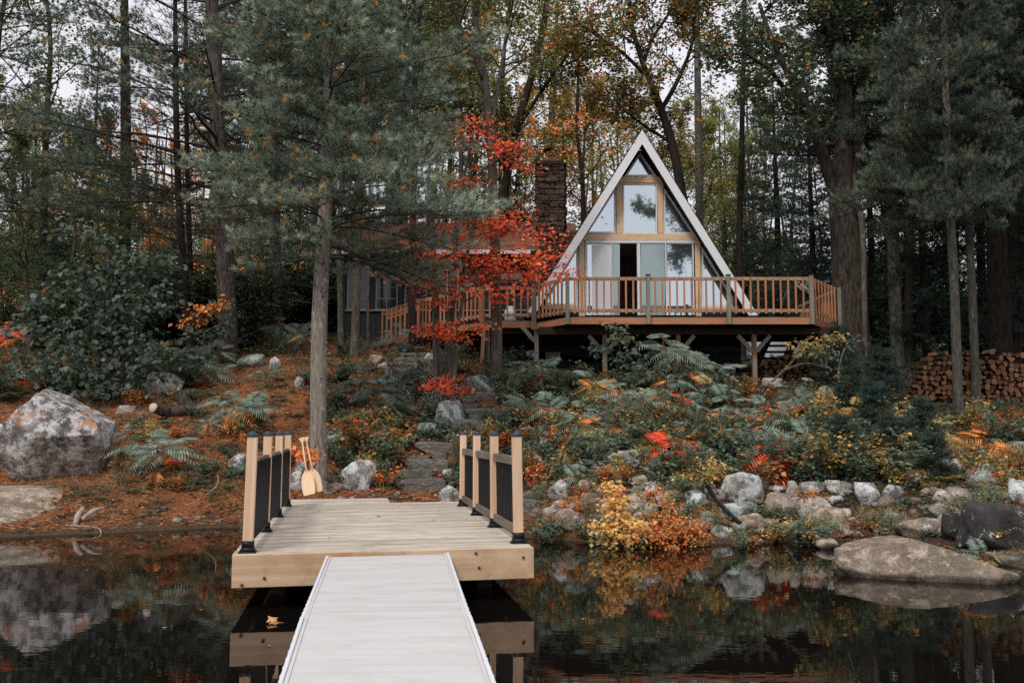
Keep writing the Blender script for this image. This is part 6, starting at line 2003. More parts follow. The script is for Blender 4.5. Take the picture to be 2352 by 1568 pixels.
# hand placed colour accents
for a in [(250, 44, 'orange', 3, .8), (330, 52, 'orange', 1, .8), (170, 50, 'yellow', 3, .8), (30, 46, 'yellow', 1, .8), (420, 48, 'orange', 3, .75), (470, 60, 'orange', 1, .9), (560, 52, 'yellow', 3, .7),
          (1110, 40, 'yellow', 1, 1.0), (1180, 45, 'orange', 3, 1.0), (1300, 42, 'yellow', 3, .95), (1010, 43, 'olive', 0, 1.0), (1240, 52, 'yellow', 2, 1.0), (1370, 46, 'orange', 1, .9), (1655, 44, 'olive', 1, .8), (1560, 58, 'olive', 3, 1.15), (1770, 50, 'green', 3, 1.1), (1690, 54, 'yellow', 3, .9), (1615, 40, 'olive', 3, .85), (1450, 48, 'olive', 1, .95), (1330, 38, 'olive', 3, .9),
          (1160, 38, 'olive', 0, 1.0), (920, 46, 'green', 2, 1.0), (1420, 55, 'olive', 1, 1.0), (1720, 44, 'green', 1, .9),
          (1560, 48, 'green', 3, .75), (1680, 60, 'olive', 0, .9), (2000, 60, 'green', 2, 1.0), (1950, 46, 'teal', 0, 1.05),
          (60, 31, 'teal', 3, .6), (150, 34, 'teal', 3, .65), (235, 31, 'green', 3, .5), (340, 35, 'teal', 3, .5), (480, 37, 'green', 3, .5), (590, 40, 'olive', 3, .6), (-30, 37, 'green', 3, .9), (680, 41, 'green', 3, .8), (560, 33, 'teal', 3, .5),
          (2040, 34, 'dark', 3, .7), (2180, 38, 'dark', 3, 1.0),
          (100, 36, 'dark', 0, 1.1), (-80, 34, 'teal', 0, 1.1), (600, 62, 'green', 0, 1.0),
          (700, 48, 'teal', 1, 1.1), (800, 44, 'green', 0, 1.1), (980, 58, 'green', 2, 1.1), (2120, 44, 'dark', 0, 1.1), (2200, 52, 'dark', 1, 1.2), (2300, 46, 'dark', 2, 1.1), (2420, 40, 'dark', 0, 1.2),
          (2080, 58, 'teal', 1, 1.2), (2380, 60, 'dark', 1, 1.2), (2500, 50, 'dark', 2, 1.2), (-250, 40, 'teal', 1, 1.1), (-180, 55, 'green', 2, 1.2), (2620, 36, 'dark', 3, 1.2)]:
    put_tree(*a)
for i in range(12):
    px = Rw.uniform(-350, 2700)
    if 1380 < px < 1880 and Rw.rand() < 0.5: continue
    Y = Rw.uniform(60, 92)
    put_tree(px, Y, Rw.choice(['green', 'olive', 'teal', 'dark'] if px > 1700 else ['green', 'olive', 'teal', 'yellow'], p=[.4, .3, .2, .1]), int(Rw.randint(4)), Rw.uniform(.8, 1.1))
# the far wood beyond, one mass: trunks and leaf clumps
Rf = np.random.RandomState(77)
FB = Buf()
n = 9000
ax_ = Rf.uniform(-1, 1, n); yy = Rf.uniform(78, 112, n)
xx = ax_ * yy * 0.72
gg = ground(xx, yy)
hh = Rf.uniform(0, 1, n) ** 1.1 * (5.6 + 2.2 * vnoise(np.stack([xx * .12, yy * .1, yy * 0], 1), 5))
pos = np.stack([xx, yy, gg + hh], 1)
m = 14
P2 = np.repeat(pos, m, 0) + Rf.normal(size=(n * m, 3)) * np.array([.8, .8, .5])
cl = pick(Rf, C_TEAL + C_GREEN + C_OLIVE[:1] + C_YEL[:1], n, [.16, .16, .16, .14, .14, .14, .07, .03])
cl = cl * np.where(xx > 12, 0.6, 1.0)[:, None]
fw = Rf.normal(size=(n * m, 3)); fw[:, 2] *= .5
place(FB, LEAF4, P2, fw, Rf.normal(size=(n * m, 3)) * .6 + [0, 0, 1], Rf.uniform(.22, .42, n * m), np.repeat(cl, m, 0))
for i in range(120):
    y = Rf.uniform(76, 100); x = Rf.uniform(-1, 1) * y * .7; g = gz(x, y)
    v, q, t = tube([(x, y, g - .3), (x + Rf.uniform(-.4, .4), y, g + 6), (x + Rf.uniform(-.8, .8), y, g + 13)], [.16, .12, .05], 5, False)
    FB.add(v, None, q, (.05, .045, .04))
tag(link('far_woods', FB.mesh('far_woods', M_leaf), None), 'far mass of woodland closing the view behind the trees', 'woods', kind='stuff')

# oak standing just outside the right edge; its limb hangs over the shore and shows in the cabin windows
R = np.random.RandomState(88)
ob = (10.6, 15.6, gz(10.6, 15.6) - 0.1)
T_, W_, N_ = Buf(), Buf(), Buf()
pa, ra = trunk_tube(T_, [ob, (10.5, 15.6, 4), (10.3, 15.5, 8), (10.4, 15.5, 12), (10.2, 15.6, 15)], [.22, .2, .17, .12, .05], 14, 0.05, 4, .3)
anc = []
for lp in ([(10.3, 15.5, 7.6), (8.6, 15.0, 9.3), (6.6, 14.6, 10.2), (5.2, 14.4, 10.2)], [(10.3, 15.5, 9.2), (8.4, 15.2, 11.2), (6.4, 14.9, 12.4), (4.9, 14.8, 12.6)], [(8.6, 15.0, 9.3), (7.6, 14.4, 9.0), (6.6, 14.0, 8.9)]):
    v, q, _ = tube(resample(lp, .15)[0], np.linspace(.06, .015, len(resample(lp, .15)[0])), 7, False)
    W_.add(v, None, q)
    sub_branches(R, W_, resample(lp, .15)[0], 11, 1.2, .012, 1, anc, 4, .9, .35, -.02)
leaves_at(R, N_, anc, 8, .08, LEAF6, .12, C_TEAL + C_GREEN)
tree_thing('oak_tree', 'oak just beyond the right photo edge whose limb is mirrored in the cabin windows', 'oak tree', ob, T_, W_, N_, M_bark_grey)
# ------------------------------------------------------------------ leaf clouds on explicit stems (red maple, bushes)
def cloud_leaves(R, BW, BN, stems, clouds, tmpl=MAPLE, size=0.085, per=11, spread=0.20, flat=0.35, twr=0.006):
    S = np.concatenate([resample(s, 0.08)[0] for s in stems])
    for (px, py, rx, ry, Y, n, cols, *rest) in clouds:
        c = np.array(P(px, py, Y)); s = Y / F
        k = max(1, n // per)
        o = rdir(R, k) * (R.uniform(0, 1, (k, 1)) ** 0.4) * np.array([rx * s, rx * s * 0.75, ry * s])
        cs = c + o
        # limb feeding the cloud
        low = S[S[:, 2] < c[2] + 0.1]
        low = low if len(low) else S
        j = np.argmin(np.linalg.norm(low - c - np.array([0, 0, -0.3]), axis=1))
        a = low[j]
        mid = (a + c) / 2 + np.array([0, 0, 0.12]) + R.normal(size=3) * 0.06
        limb, _ = resample([a, mid, c], 0.08)
        v, q, _ = tube(limb, np.linspace(twr * 2.2, twr, len(limb)), 5, False)
        BW.add(v, None, q)
        SS = np.concatenate([limb, low])
        for cc in cs:
            jj = np.argmin(np.linalg.norm(SS - cc, axis=1) + 0.15 * R.uniform(size=len(SS)))
            b = SS[jj]
            if np.linalg.norm(b - cc) > 0.03:
                m = (b + cc) / 2 + R.normal(size=3) * 0.03
                v, q, _ = tube([b, m, cc], [twr * 0.8, twr * 0.6, twr * 0.35], 3, False)
                BW.add(v, None, q)
        pos = np.repeat(cs, per, 0) + R.normal(size=(k * per, 3)) * np.array([spread, spread, spread * flat]) * 0.6
        fw = (pos - np.repeat(cs, per, 0)) * 2 + R.normal(size=pos.shape) * 0.3
        fw[:, 2] = fw[:, 2] * 0.5 - 0.25
        up = R.normal(size=pos.shape) * 0.42 + np.array([0, -0.55, 1.0])
        place(BN, tmpl, pos, fw, up, size * R.uniform(0.6, 1.2, len(pos)), pick(R, cols, len(pos)))

# the red maple clump in front of the cottage
R = np.random.RandomState(21)
YM = 21.8
mb = gbase(1035, 890, YM)
root = thing('red_maple', 'clump of slim maple stems with scarlet leaves in front of the cottage and chimney', 'maple tree', mb)
MT = Matrix.Translation(Vector(mb))
st_paths = [([gbase(1007, 868, YM), tp_(1003, 800, YM), tp_(1001, 700, YM), tp_(995, 600, YM), tp_(992, 500, YM), tp_(1004, 400, YM)], [.105, .09, .08, .06, .04, .02]),
            ([gbase(1034, 850, YM + .6), tp_(1031, 780, YM + .6), tp_(1038, 690, YM + .6), tp_(1043, 600, YM + .6), tp_(1050, 480, YM + .6), tp_(1075, 360, YM + .6), tp_(1100, 300, YM + .5)], [.12, .105, .09, .07, .05, .035, .02]),
            ([gbase(1038, 905, YM - .5), tp_(1046, 830, YM - .5), tp_(1050, 760, YM - .5), tp_(1062, 690, YM - .5), tp_(1072, 600, YM - .4), tp_(1085, 520, YM - .4)], [.045, .042, .04, .035, .03, .02]),
            ([gbase(1012, 878, YM - .1), tp_(1013, 830, YM - .1), tp_(1008, 780, YM - .1), tp_(1003, 730, YM - .1)], [.04, .035, .03, .02]),
            ([tp_(1060, 440, YM + .6), tp_(1130, 370, YM + .3), tp_(1220, 340, YM), tp_(1320, 290, YM)], [.03, .025, .02, .01])]
stl = []
for k, (pt, rr) in enumerate(st_paths):
    TBm = Buf(); pa, _ = trunk_tube(TBm, pt, rr, 12, 0.05, k, 0.25 if k < 4 else 0, 0.12)
    link('stem', TBm.mesh('stem', M_bark_grey, True, mb), root, MT); stl.append(pt)
Wm, Nm = Buf(), Buf()
RM = C_RED + C_RED[:2] + C_ORG[:2]
RO = C_RED[1:2] + C_ORG + C_YEL[:1]
RG = C_RED + C_ORG[:1] + [(.22, .16, .07), (.14, .15, .07)]
cl = [(1000, 500, 70, 22, YM, 300, RG), (1080, 520, 75, 28, YM, 420, RG), (1160, 520, 60, 26, YM, 330, RM), (1235, 545, 55, 28, YM, 300, RM), (1265, 600, 50, 26, YM, 280, RM),
      (980, 590, 75, 22, YM - .2, 380, RM), (1060, 590, 70, 30, YM - .2, 520, RM), (1130, 600, 60, 28, YM - .2, 430, RM), (1190, 610, 60, 30, YM - .3, 460, RM), (940, 632, 60, 12, YM, 190, RM),
      (1010, 650, 60, 20, YM - .3, 330, RM), (1080, 660, 60, 22, YM - .3, 330, RM), (1010, 690, 55, 16, YM - .3, 200, RM), (1150, 680, 70, 10, YM - .4, 220, RM), (1220, 650, 45, 20, YM - .4, 200, RM), (1295, 628, 30, 18, YM - .5, 110, RM),
      (1020, 757, 65, 14, YM - .5, 380, RM), (1040, 775, 40, 10, YM - .5, 170, RM), (1100, 750, 35, 8, YM - .5, 90, RM),
      (1040, 310, 40, 26, YM + .4, 170, RO), (1100, 285, 45, 25, YM + .4, 200, RM), (1150, 330, 55, 26, YM + .3, 260, RM), (1195, 345, 35, 20, YM + .2, 130, RM), (1250, 295, 45, 14, YM, 110, RO), (1325, 282, 40, 18, YM, 120, RO), (1215, 385, 20, 10, YM, 40, RM),
      (1180, 375, 30, 12, YM, 70, RM), (1085, 410, 45, 18, YM, 120, RG), (1045, 430, 40, 20, YM, 90, RG), (1180, 480, 40, 14, YM, 90, RG), (1300, 345, 30, 14, YM, 60, RO), (1400, 330, 30, 20, YM + 1, 60, RO)]
cl = [(a, b, c * 1.15, d * 1.3, e, int(f * (.62 if b > 480 else .75)), g) for a, b, c, d, e, f, g in cl]
cloud_leaves(R, Wm, Nm, stl, cl, MAPLE, 0.088, 6, 0.26, 0.3)
tag(link('twigs', Wm.mesh('twigs', M_twig, False, mb), root, MT), kind='stuff')
tag(link('crown', Nm.mesh('crown', M_leaf, False, mb), root, MT), kind='stuff')
print('red maple', Nm.ntri())

def cloud_bush(name, label, cat, base, stems, clouds, tmpl, size, per=9, spread=0.12, flat=0.6, seed=1, stemr=0.012, stemcol=M_twig, flatr=0.5):
    R = np.random.RandomState(seed)
    root = thing(name, label, cat, base)
    M = Matrix.Translation(Vector(base))
    W_, N_ = Buf(), Buf()
    sp = []
    for s in stems:
        pt, t = resample(s, 0.08)
        v, q, _ = tube(pt, np.linspace(stemr, stemr * 0.4, len(pt)), 6, False)
        W_.add(v, None, q); sp.append(s)
    cloud_leaves(R, W_, N_, sp, clouds, tmpl, size, per, spread, flat, stemr * 0.35)
    tag(link('stems', W_.mesh('stems', stemcol, False, base), root, M), kind='stuff')
    tag(link('leaves', N_.mesh('leaves', M_leaf, False, base), root, M), kind='stuff')
    return root
def stems_for(bpx, bpy_, Y, tops):
    b = gbase(bpx, bpy_, Y, -0.03)
    return b, [[b, tuple((Vector(b) + P(x, y, Y)) / 2 + Vector((0.03, 0, 0.05))), tp_(x, y, Y)] for x, y in tops]
# big leaved dark shrub on the left
YL = 22.6
b, s = stems_for(250, 900, YL, [(170, 520), (260, 560), (330, 620), (200, 700), (380, 640), (110, 740), (300, 760), (160, 830), (240, 640)])
dk = C_TEAL + [(.03, .045, .035), (.04, .06, .045)]
cls = [(165, 520, 50, 30, YL, 110, C_TEAL), (240, 555, 50, 30, YL, 120, C_TEAL), (360, 600, 60, 30, YL, 160, C_TEAL), (300, 610, 60, 45, YL, 220, dk), (200, 640, 70, 50, YL, 260, dk), (110, 690, 60, 45, YL, 200, dk), (260, 700, 80, 55, YL - .3, 380, dk),
       (360, 690, 50, 45, YL - .2, 200, dk), (80, 770, 60, 50, YL, 220, dk), (180, 780, 80, 55, YL - .4, 400, dk), (300, 800, 90, 60, YL - .4, 460, dk), (140, 850, 90, 45, YL - .6, 350, dk), (280, 870, 90, 40, YL - .6, 380, dk), (400, 820, 40, 50, YL, 160, dk), (200, 900, 80, 25, YL - .7, 200, dk)]
cloud_bush('broad_leaved_shrub', 'large dark shrub with broad heart shaped leaves behind the huge boulder', 'shrub', b, s, [(a_, b_, c_ * 1.1, d_ * 1.05, e_, int(f_ * .62), g_) for a_, b_, c_, d_, e_, f_, g_ in cls], LEAF6, 0.15, 6, 0.22, 0.5, 41, 0.025)
# yellow maple sapling and orange neighbour at the waterline
YY = 13.6
b, s = stems_for(1425, 1262, YY, [(1410, 1120), (1430, 1180), (1470, 1220), (1380, 1210)])
cloud_bush('maple_sapling', 'golden yellow maple sapling at the waterline right of the dock', 'maple sapling', b, s,
           [(1408, 1125, 26, 24, YY, 150, C_YEL + C_ORG[1:2]), (1418, 1160, 30, 26, YY, 180, C_YEL), (1395, 1205, 45, 18, YY, 150, C_YEL), (1450, 1205, 45, 22, YY, 200, C_YEL), (1420, 1240, 55, 22, YY, 220, C_YEL + C_OLIVE[1:2]), (1475, 1230, 40, 25, YY, 150, C_YEL + C_ORG[:1])], MAPLE, 0.068, 6, 0.12, 0.6, 42, 0.010)
b, s = stems_for(1535, 1270, YY + .2, [(1500, 1130), (1540, 1170), (1580, 1200), (1510, 1210)])
mixo = C_ORG + C_YEL[2:3] + [(.30, .09, .03), (.25, .17, .07)]
cloud_bush('orange_shrub', 'orange and rust leaved shrub right beside the golden sapling', 'shrub', b, s,
           [(1503, 1135, 28, 24, YY + .3, 160, mixo), (1520, 1180, 45, 26, YY + .2, 260, mixo), (1560, 1205, 50, 26, YY + .2, 300, mixo), (1530, 1240, 60, 26, YY, 320, mixo), (1600, 1230, 35, 22, YY + .3, 130, mixo)], LEAF4, 0.055, 9, 0.10, 0.8, 43, 0.010)
# orange leaved sprigs by the big brown trunk and next to the paddles
YO = 24.5
b, s = stems_for(480, 850, YO, [(455, 700), (500, 690), (430, 740)])
cloud_bush('orange_shrub', 'shrub with glowing orange leaves in front of the big brown trunk', 'shrub', b, s,
           [(462, 715, 40, 26, YO, 150, C_ORG + C_TEAL[:1]), (505, 700, 30, 18, YO, 70, C_ORG + C_TEAL), (440, 745, 30, 20, YO, 60, C_TEAL + C_ORG), (520, 730, 24, 30, YO, 70, C_TEAL), (480, 770, 40, 26, YO, 120, C_TEAL)], LEAF6, 0.12, 7, 0.16, 0.5, 44)
YO = 17.6
b, s = stems_for(706, 1075, YO, [(700, 1030), (725, 1035)])
cloud_bush('maple_seedling', 'tiny orange maple seedling between the paddles and the pine trunk', 'maple sapling', b, s, [(703, 1035, 26, 20, YO, 60, C_ORG + C_RED[3:]), (726, 1042, 18, 18, YO, 40, C_ORG)], MAPLE, 0.10, 6, 0.09, 0.6, 45)
# leaning grey branch with sparse leaves right of the deck post
b = gbase(1700, 960, 21.0, 0)
lp = [b, tp_(1745, 905, 21), tp_(1800, 850, 21), tp_(1850, 800, 21.1)]
cloud_bush('leaning_sapling', 'grey sapling leaning right in front of the staircase with speckled leaves', 'sapling', b, [lp, [tp_(1800, 850, 21), tp_(1850, 832, 21), tp_(1925, 850, 21)]],
           [(1850, 795, 50, 20, 21.1, 150, C_OLIVE + C_YEL[2:]), (1900, 780, 50, 18, 21.1, 150, C_OLIVE + C_ORG[1:2]), (1885, 815, 50, 16, 21.1, 130, C_OLIVE + C_TEAL), (1950, 785, 35, 18, 21.2, 70, C_TEAL), (1925, 852, 24, 14, 21, 40, C_OLIVE)], LEAF4, 0.10, 7, 0.15, 0.5, 46, 0.035, M_bark_grey)
# rose leaved sapling at the deck edge, centre
YR2 = 22.8
b, s = stems_for(1425, 860, YR2, [(1418, 760), (1400, 800), (1450, 800)])
cloud_bush('sapling', 'thin sapling reaching the deck edge beside the central support post', 'sapling', b, s, [(1418, 755, 24, 14, YR2, 50, C_TEAL + C_OLIVE[:1]), (1432, 775, 34, 18, YR2, 90, C_OLIVE + C_TEAL), (1375, 800, 30, 22, YR2, 60, C_TEAL), (1440, 820, 40, 28, YR2, 120, C_TEAL)], LEAF6, 0.10, 6, 0.14, 0.5, 47)
YR3 = 20.5
b, s = stems_for(1025, 905, YR3, [(1000, 860), (1050, 870), (1020, 850)])
cloud_bush('maple_seedling', 'low crimson maple seedlings at the foot of the slim stems', 'maple sapling', b, s, [(1010, 880, 45, 18, YR3, 130, C_RED), (1040, 892, 30, 14, YR3, 60, C_RED)], MAPLE, 0.08, 6, 0.14, 0.5, 48, 0.006)

# ------------------------------------------------------------------ sumacs: every frond a part
def frond_mesh(seed, L, cols, droop=0.5, pairs=10, leafl=0.36, lw=0.34):
    R = np.random.RandomState(seed)
    B = Buf()
    t = np.linspace(0, 1, 8)
    rp = np.stack([0.04 * L * np.sin(t * 3 + seed), L * t * (1 - 0.12 * t), -droop * L * t ** 2], 1)
    v, q, _ = tube(rp, np.linspace(0.0035, 0.0012, 8), 3, False)
    B.add(v, None, q, (.22, .09, .05))
    for k in range(pairs):
        tt = 0.22 + 0.76 * k / (pairs - 1)
        p = np.array([np.interp(tt, t, rp[:, i]) for i in range(3)])
        ax = np.array([0, 1, -2 * droop * tt]); ax /= np.linalg.norm(ax)
        prof = math.sin(math.pi * (0.18 + 0.72 * tt)) ** 0.7
        l = L * leafl * prof * R.uniform(.88, 1.1)
        c = pick(R, cols, 1)[0]
        for s in (-1, 1):
            fw = np.array([s * 0.95, 0, 0]) + ax * 0.42 + np.array([0, 0, -0.28 + R.uniform(-.1, .1)])
            up = np.array([s * 0.3 + R.uniform(-.25, .25), R.uniform(-.2, .2), 1])
            place(B, LANCE, [p], [fw], [up], l, c * R.uniform(.85, 1.15), l * lw * 2.05)
    place(B, LANCE, [rp[-1]], [[0, 1, -.8]], [[0, 0, 1]], L * 0.2, pick(R, cols, 1)[0], L * 0.16)
    return B.mesh('frond', M_leaf)
SG = [(.12, .165, .135), (.155, .205, .17), (.20, .255, .21)]
FR = {'g': [frond_mesh(500 + k, 0.5, SG) for k in range(5)],
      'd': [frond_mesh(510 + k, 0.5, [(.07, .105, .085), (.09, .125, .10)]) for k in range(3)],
      'r': [frond_mesh(520 + k, 0.5, [(.62, .07, .03), (.70, .10, .035), (.55, .05, .03)]) for k in range(3)],
      'o': [frond_mesh(530 + k, 0.5, [(.55, .20, .05), (.45, .13, .04), (.30, .20, .07)]) for k in range(3)],
      'y': [frond_mesh(540 + k, 0.5, [(.36, .27, .08), (.22, .20, .08), (.45, .30, .10)]) for k in range(3)]}
Rs = np.random.RandomState(31)
def sumac(label, px, by, tip, nf, mix='ggggggg', size=1.0, Y=None, name='sumac', lean=0.0, stems=1):
    base = G(px, by) if Y is None else Vector(gbase(px, by, Y, 0))
    Y = base.y
    root = thing(name, label, 'sumac', base)
    tops = []
    hgt = max(0.12, P(px, tip, Y).z - base.z)
    for s in range(stems):
        off = (s - (stems - 1) / 2) * 0.35 * size
        top = Vector((base.x + off + lean, Y + Rs.uniform(-.15, .15), base.z + hgt * (1 if s == 0 else Rs.uniform(.6, .95))))
        pt, _ = resample([tuple(base), tuple((base + top) / 2 + Vector((0.04, 0, 0.02))), tuple(top)], 0.08)
        B = Buf(); v, q, t_ = tube(pt, np.linspace(0.014, 0.007, len(pt)), 6, True); B.add(v, t_, q, (.13, .09, .06))
        link('stem', B.mesh('stem', M_litter, True, base), root, Matrix.Translation(base))
        tops.append((pt, top))
    for i in range(nf):
        pt, top = tops[i % stems]
        kind = mix[Rs.randint(len(mix))]
        low = kind in 'roy' and Rs.rand() < 0.75 and mix.count('g') + mix.count('d') > 2
        t = Rs.uniform(0.35, 0.7) if low else 1 - 0.38 * (i / nf) * Rs.uniform(.4, 1.2)
        p = pt[int(np.clip(t * (len(pt) - 1), 0, len(pt) - 1))]
        az = i * 2.4 + Rs.uniform(-.4, .4)
        el = Rs.uniform(0.0, 0.75) * (1 if not low else 0.4)
        me = FR[kind][Rs.randint(len(FR[kind]))]
        s = size * Rs.uniform(.85, 1.35)
        Mx = Matrix.Translation(Vector(p)) @ Matrix.Rotation(Rs.uniform(.25, .7), 4, 'X') @ Matrix.Rotation(az, 4, 'Z') @ Matrix.Rotation(el * .8, 4, 'X') @ Matrix.Rotation(Rs.uniform(-.25, .25), 4, 'Y') @ Matrix.Diagonal((s, s, s, 1))
        link('frond', me, root, Mx)
SU = [ ('large green sumac left of the dock with a few orange low leaves', 540, 1005, 905, 22, 'ggggggo', 1.15, None, 2),
 ('green sumac right of the huge boulder with scarlet leaf tips below', 352, 1105, 1010, 20, 'gggggro', 1.05, None, 2),
 ('grey green sumac spray between the huge boulder and the dark shrub', 300, 1010, 985, 9, 'ggggo', .8, None, 1),
 ('sumac with grey fronds above the huge boulder', 150, 895, 845, 12, 'ggddo', 1.0, None, 1),
 ('sumac at the far left edge with fiery lower leaves', 30, 900, 840, 12, 'gdddr', 1.0, None, 1),
 ('sumac at the left edge below the shrubs with red and orange leaves', 30, 800, 730, 12, 'ggddrro', 1.1, 24.5, 1),
 ('bright red and orange sumac tips at the left photo edge', 12, 780, 745, 6, 'rro', .8, 23.5, 1),
 ('low sumac on the needles left of the foreground pine', 610, 880, 850, 9, 'dddg', .8, None, 1),
 ('low green sumac right of the forked log', 480, 1000, 965, 8, 'gggo', .7, None, 1),
 ('dim sumac thicket in the shade behind the big brown trunk', 590, 800, 720, 16, 'ddddy', 1.3, 28.5, 2),
 ('dim sumac between the brown trunk and the foreground pine', 660, 800, 740, 14, 'dddd', 1.3, 27.5, 2),
 ('yellowing sumac in the shade left of the cottage', 700, 800, 760, 9, 'ddyy', 1.0, 27.0, 1),
 ('little sumac growing between the balusters of the deck stairs', 905, 800, 755, 8, 'ddg', .8, 26.8, 1),
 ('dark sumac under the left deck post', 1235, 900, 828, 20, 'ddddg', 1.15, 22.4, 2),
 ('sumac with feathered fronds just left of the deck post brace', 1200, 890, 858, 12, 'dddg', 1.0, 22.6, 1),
 ('green sumac on the bank behind the right railing', 1215, 985, 915, 14, 'gggggo', .95, None, 1),
 ('spreading green sumac above the tree stump', 1275, 1000, 925, 18, 'gggggo', 1.0, None, 2),
 ('bushy sumac right of the tree stump with small orange leaves', 1345, 1030, 950, 16, 'gggggoo', .9, None, 2),
 ('tall green sumac before the central deck posts', 1450, 990, 890, 18, 'gggggd', 1.1, None, 2),
 ('large sumac crown spreading under the middle of the deck', 1545, 905, 785, 24, 'gggggd', 1.25, 21.5, 2),
 ('sumac under the deck left of the middle support post', 1470, 890, 850, 14, 'gddd', 1.0, 22.2, 1),
 ('sumac with orange heart right of the middle support post', 1600, 910, 840, 16, 'ggggroo', 1.0, 21.3, 2),
 ('sumac reaching towards the right support post', 1650, 900, 838, 16, 'ggggd', 1.15, 21.6, 2),
 ('wide sumac below the right support post with red tips', 1690, 985, 915, 18, 'ggggro', 1.05, None, 2),
 ('sumac on the slope right of the right support post', 1760, 985, 935, 12, 'gggoo', .9, None, 1),
 ('flame red sumac in the middle of the right bank', 1572, 1075, 1018, 16, 'rrrrro', 1.05, None, 2),
 ('green and crimson sumac whose red fronds hang over the shore wall', 1785, 1085, 1022, 18, 'rrrrgg', 1.15, None, 2),
 ('green sumac behind the crimson one', 1740, 1050, 985, 14, 'ggggg', .95, None, 2),
 ('bronze tinted sumac above the square grey boulder', 1640, 1060, 1000, 12, 'gggyo', .85, None, 1),
 ('sumac in the thicket centre with amber leaflets', 1530, 1010, 960, 14, 'gggyyo', .9, None, 2),
 ('tawny ferny sumac before the conifer saplings', 1905, 960, 925, 10, 'yyoo', .85, None, 1),
 ('green sumac right of the crimson one', 1850, 1050, 1005, 12, 'ggggy', .9, None, 1),
 ('small sumac beside the largest lichen boulder', 1650, 1110, 1075, 8, 'ggro', .7, None, 1),
 ('small sumac among stones right of the dock', 1330, 1125, 1085, 9, 'gggoy', .7, None, 1),
 ('sumac at the right edge turning yellow', 2290, 1060, 1000, 14, 'ggyyo', .95, None, 2),
 ('ochre sumac below the woodpile', 2180, 1050, 995, 13, 'yyyog', .95, None, 2),
 ('orange fringed sumac next to the black bedrock', 2262, 1290, 1262, 10, 'yoog', .6, 11.9, 1),
]
Rq = np.random.RandomState(202)
for i in range(38):
    if i < 18: px, py = Rq.uniform(1230, 1900), Rq.uniform(915, 1080)
    elif i < 24: px, py = Rq.uniform(1980, 2350), Rq.uniform(985, 1090)
    elif i < 32: px, py = Rq.uniform(-20, 520), Rq.uniform(790, 905)
    else: px, py = Rq.uniform(760, 1230), Rq.uniform(900, 1040)
    if 1090 < px < 1180 and py > 930: continue
    mx_ = ['gggggd', 'ggggoo', 'gggggr', 'dddgg', 'gggyy', 'ggrro', 'yyoog'][Rq.choice(7, p=[.3, .16, .12, .14, .12, .07, .09])] if px < 1950 else ['yyoog', 'gggyy', 'oyy', 'ggggg'][Rq.randint(4)]
    h_ = Rq.uniform(30, 85) * (1 if py < 1000 else .7)
    w_ = {'gggggd': 'green', 'ggggoo': 'orange tinged', 'gggggr': 'red tipped', 'dddgg': 'dark green', 'gggyy': 'yellowing', 'ggrro': 'red and orange', 'yyoog': 'amber', 'oyy': 'golden', 'ggggg': 'plain green'}[mx_]
    SU.append((('tall ' if h_ > 60 else 'low ' if h_ < 40 else '') + w_ + ' sumac ' + where(px, py), px, py, py - h_, int(Rq.uniform(9, 17)), mx_, Rq.uniform(.8, 1.15), None, 1 + (h_ > 50)))
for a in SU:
    sumac(a[0], a[1], a[2], a[3], a[4], a[5], a[6], a[7], stems=a[8])

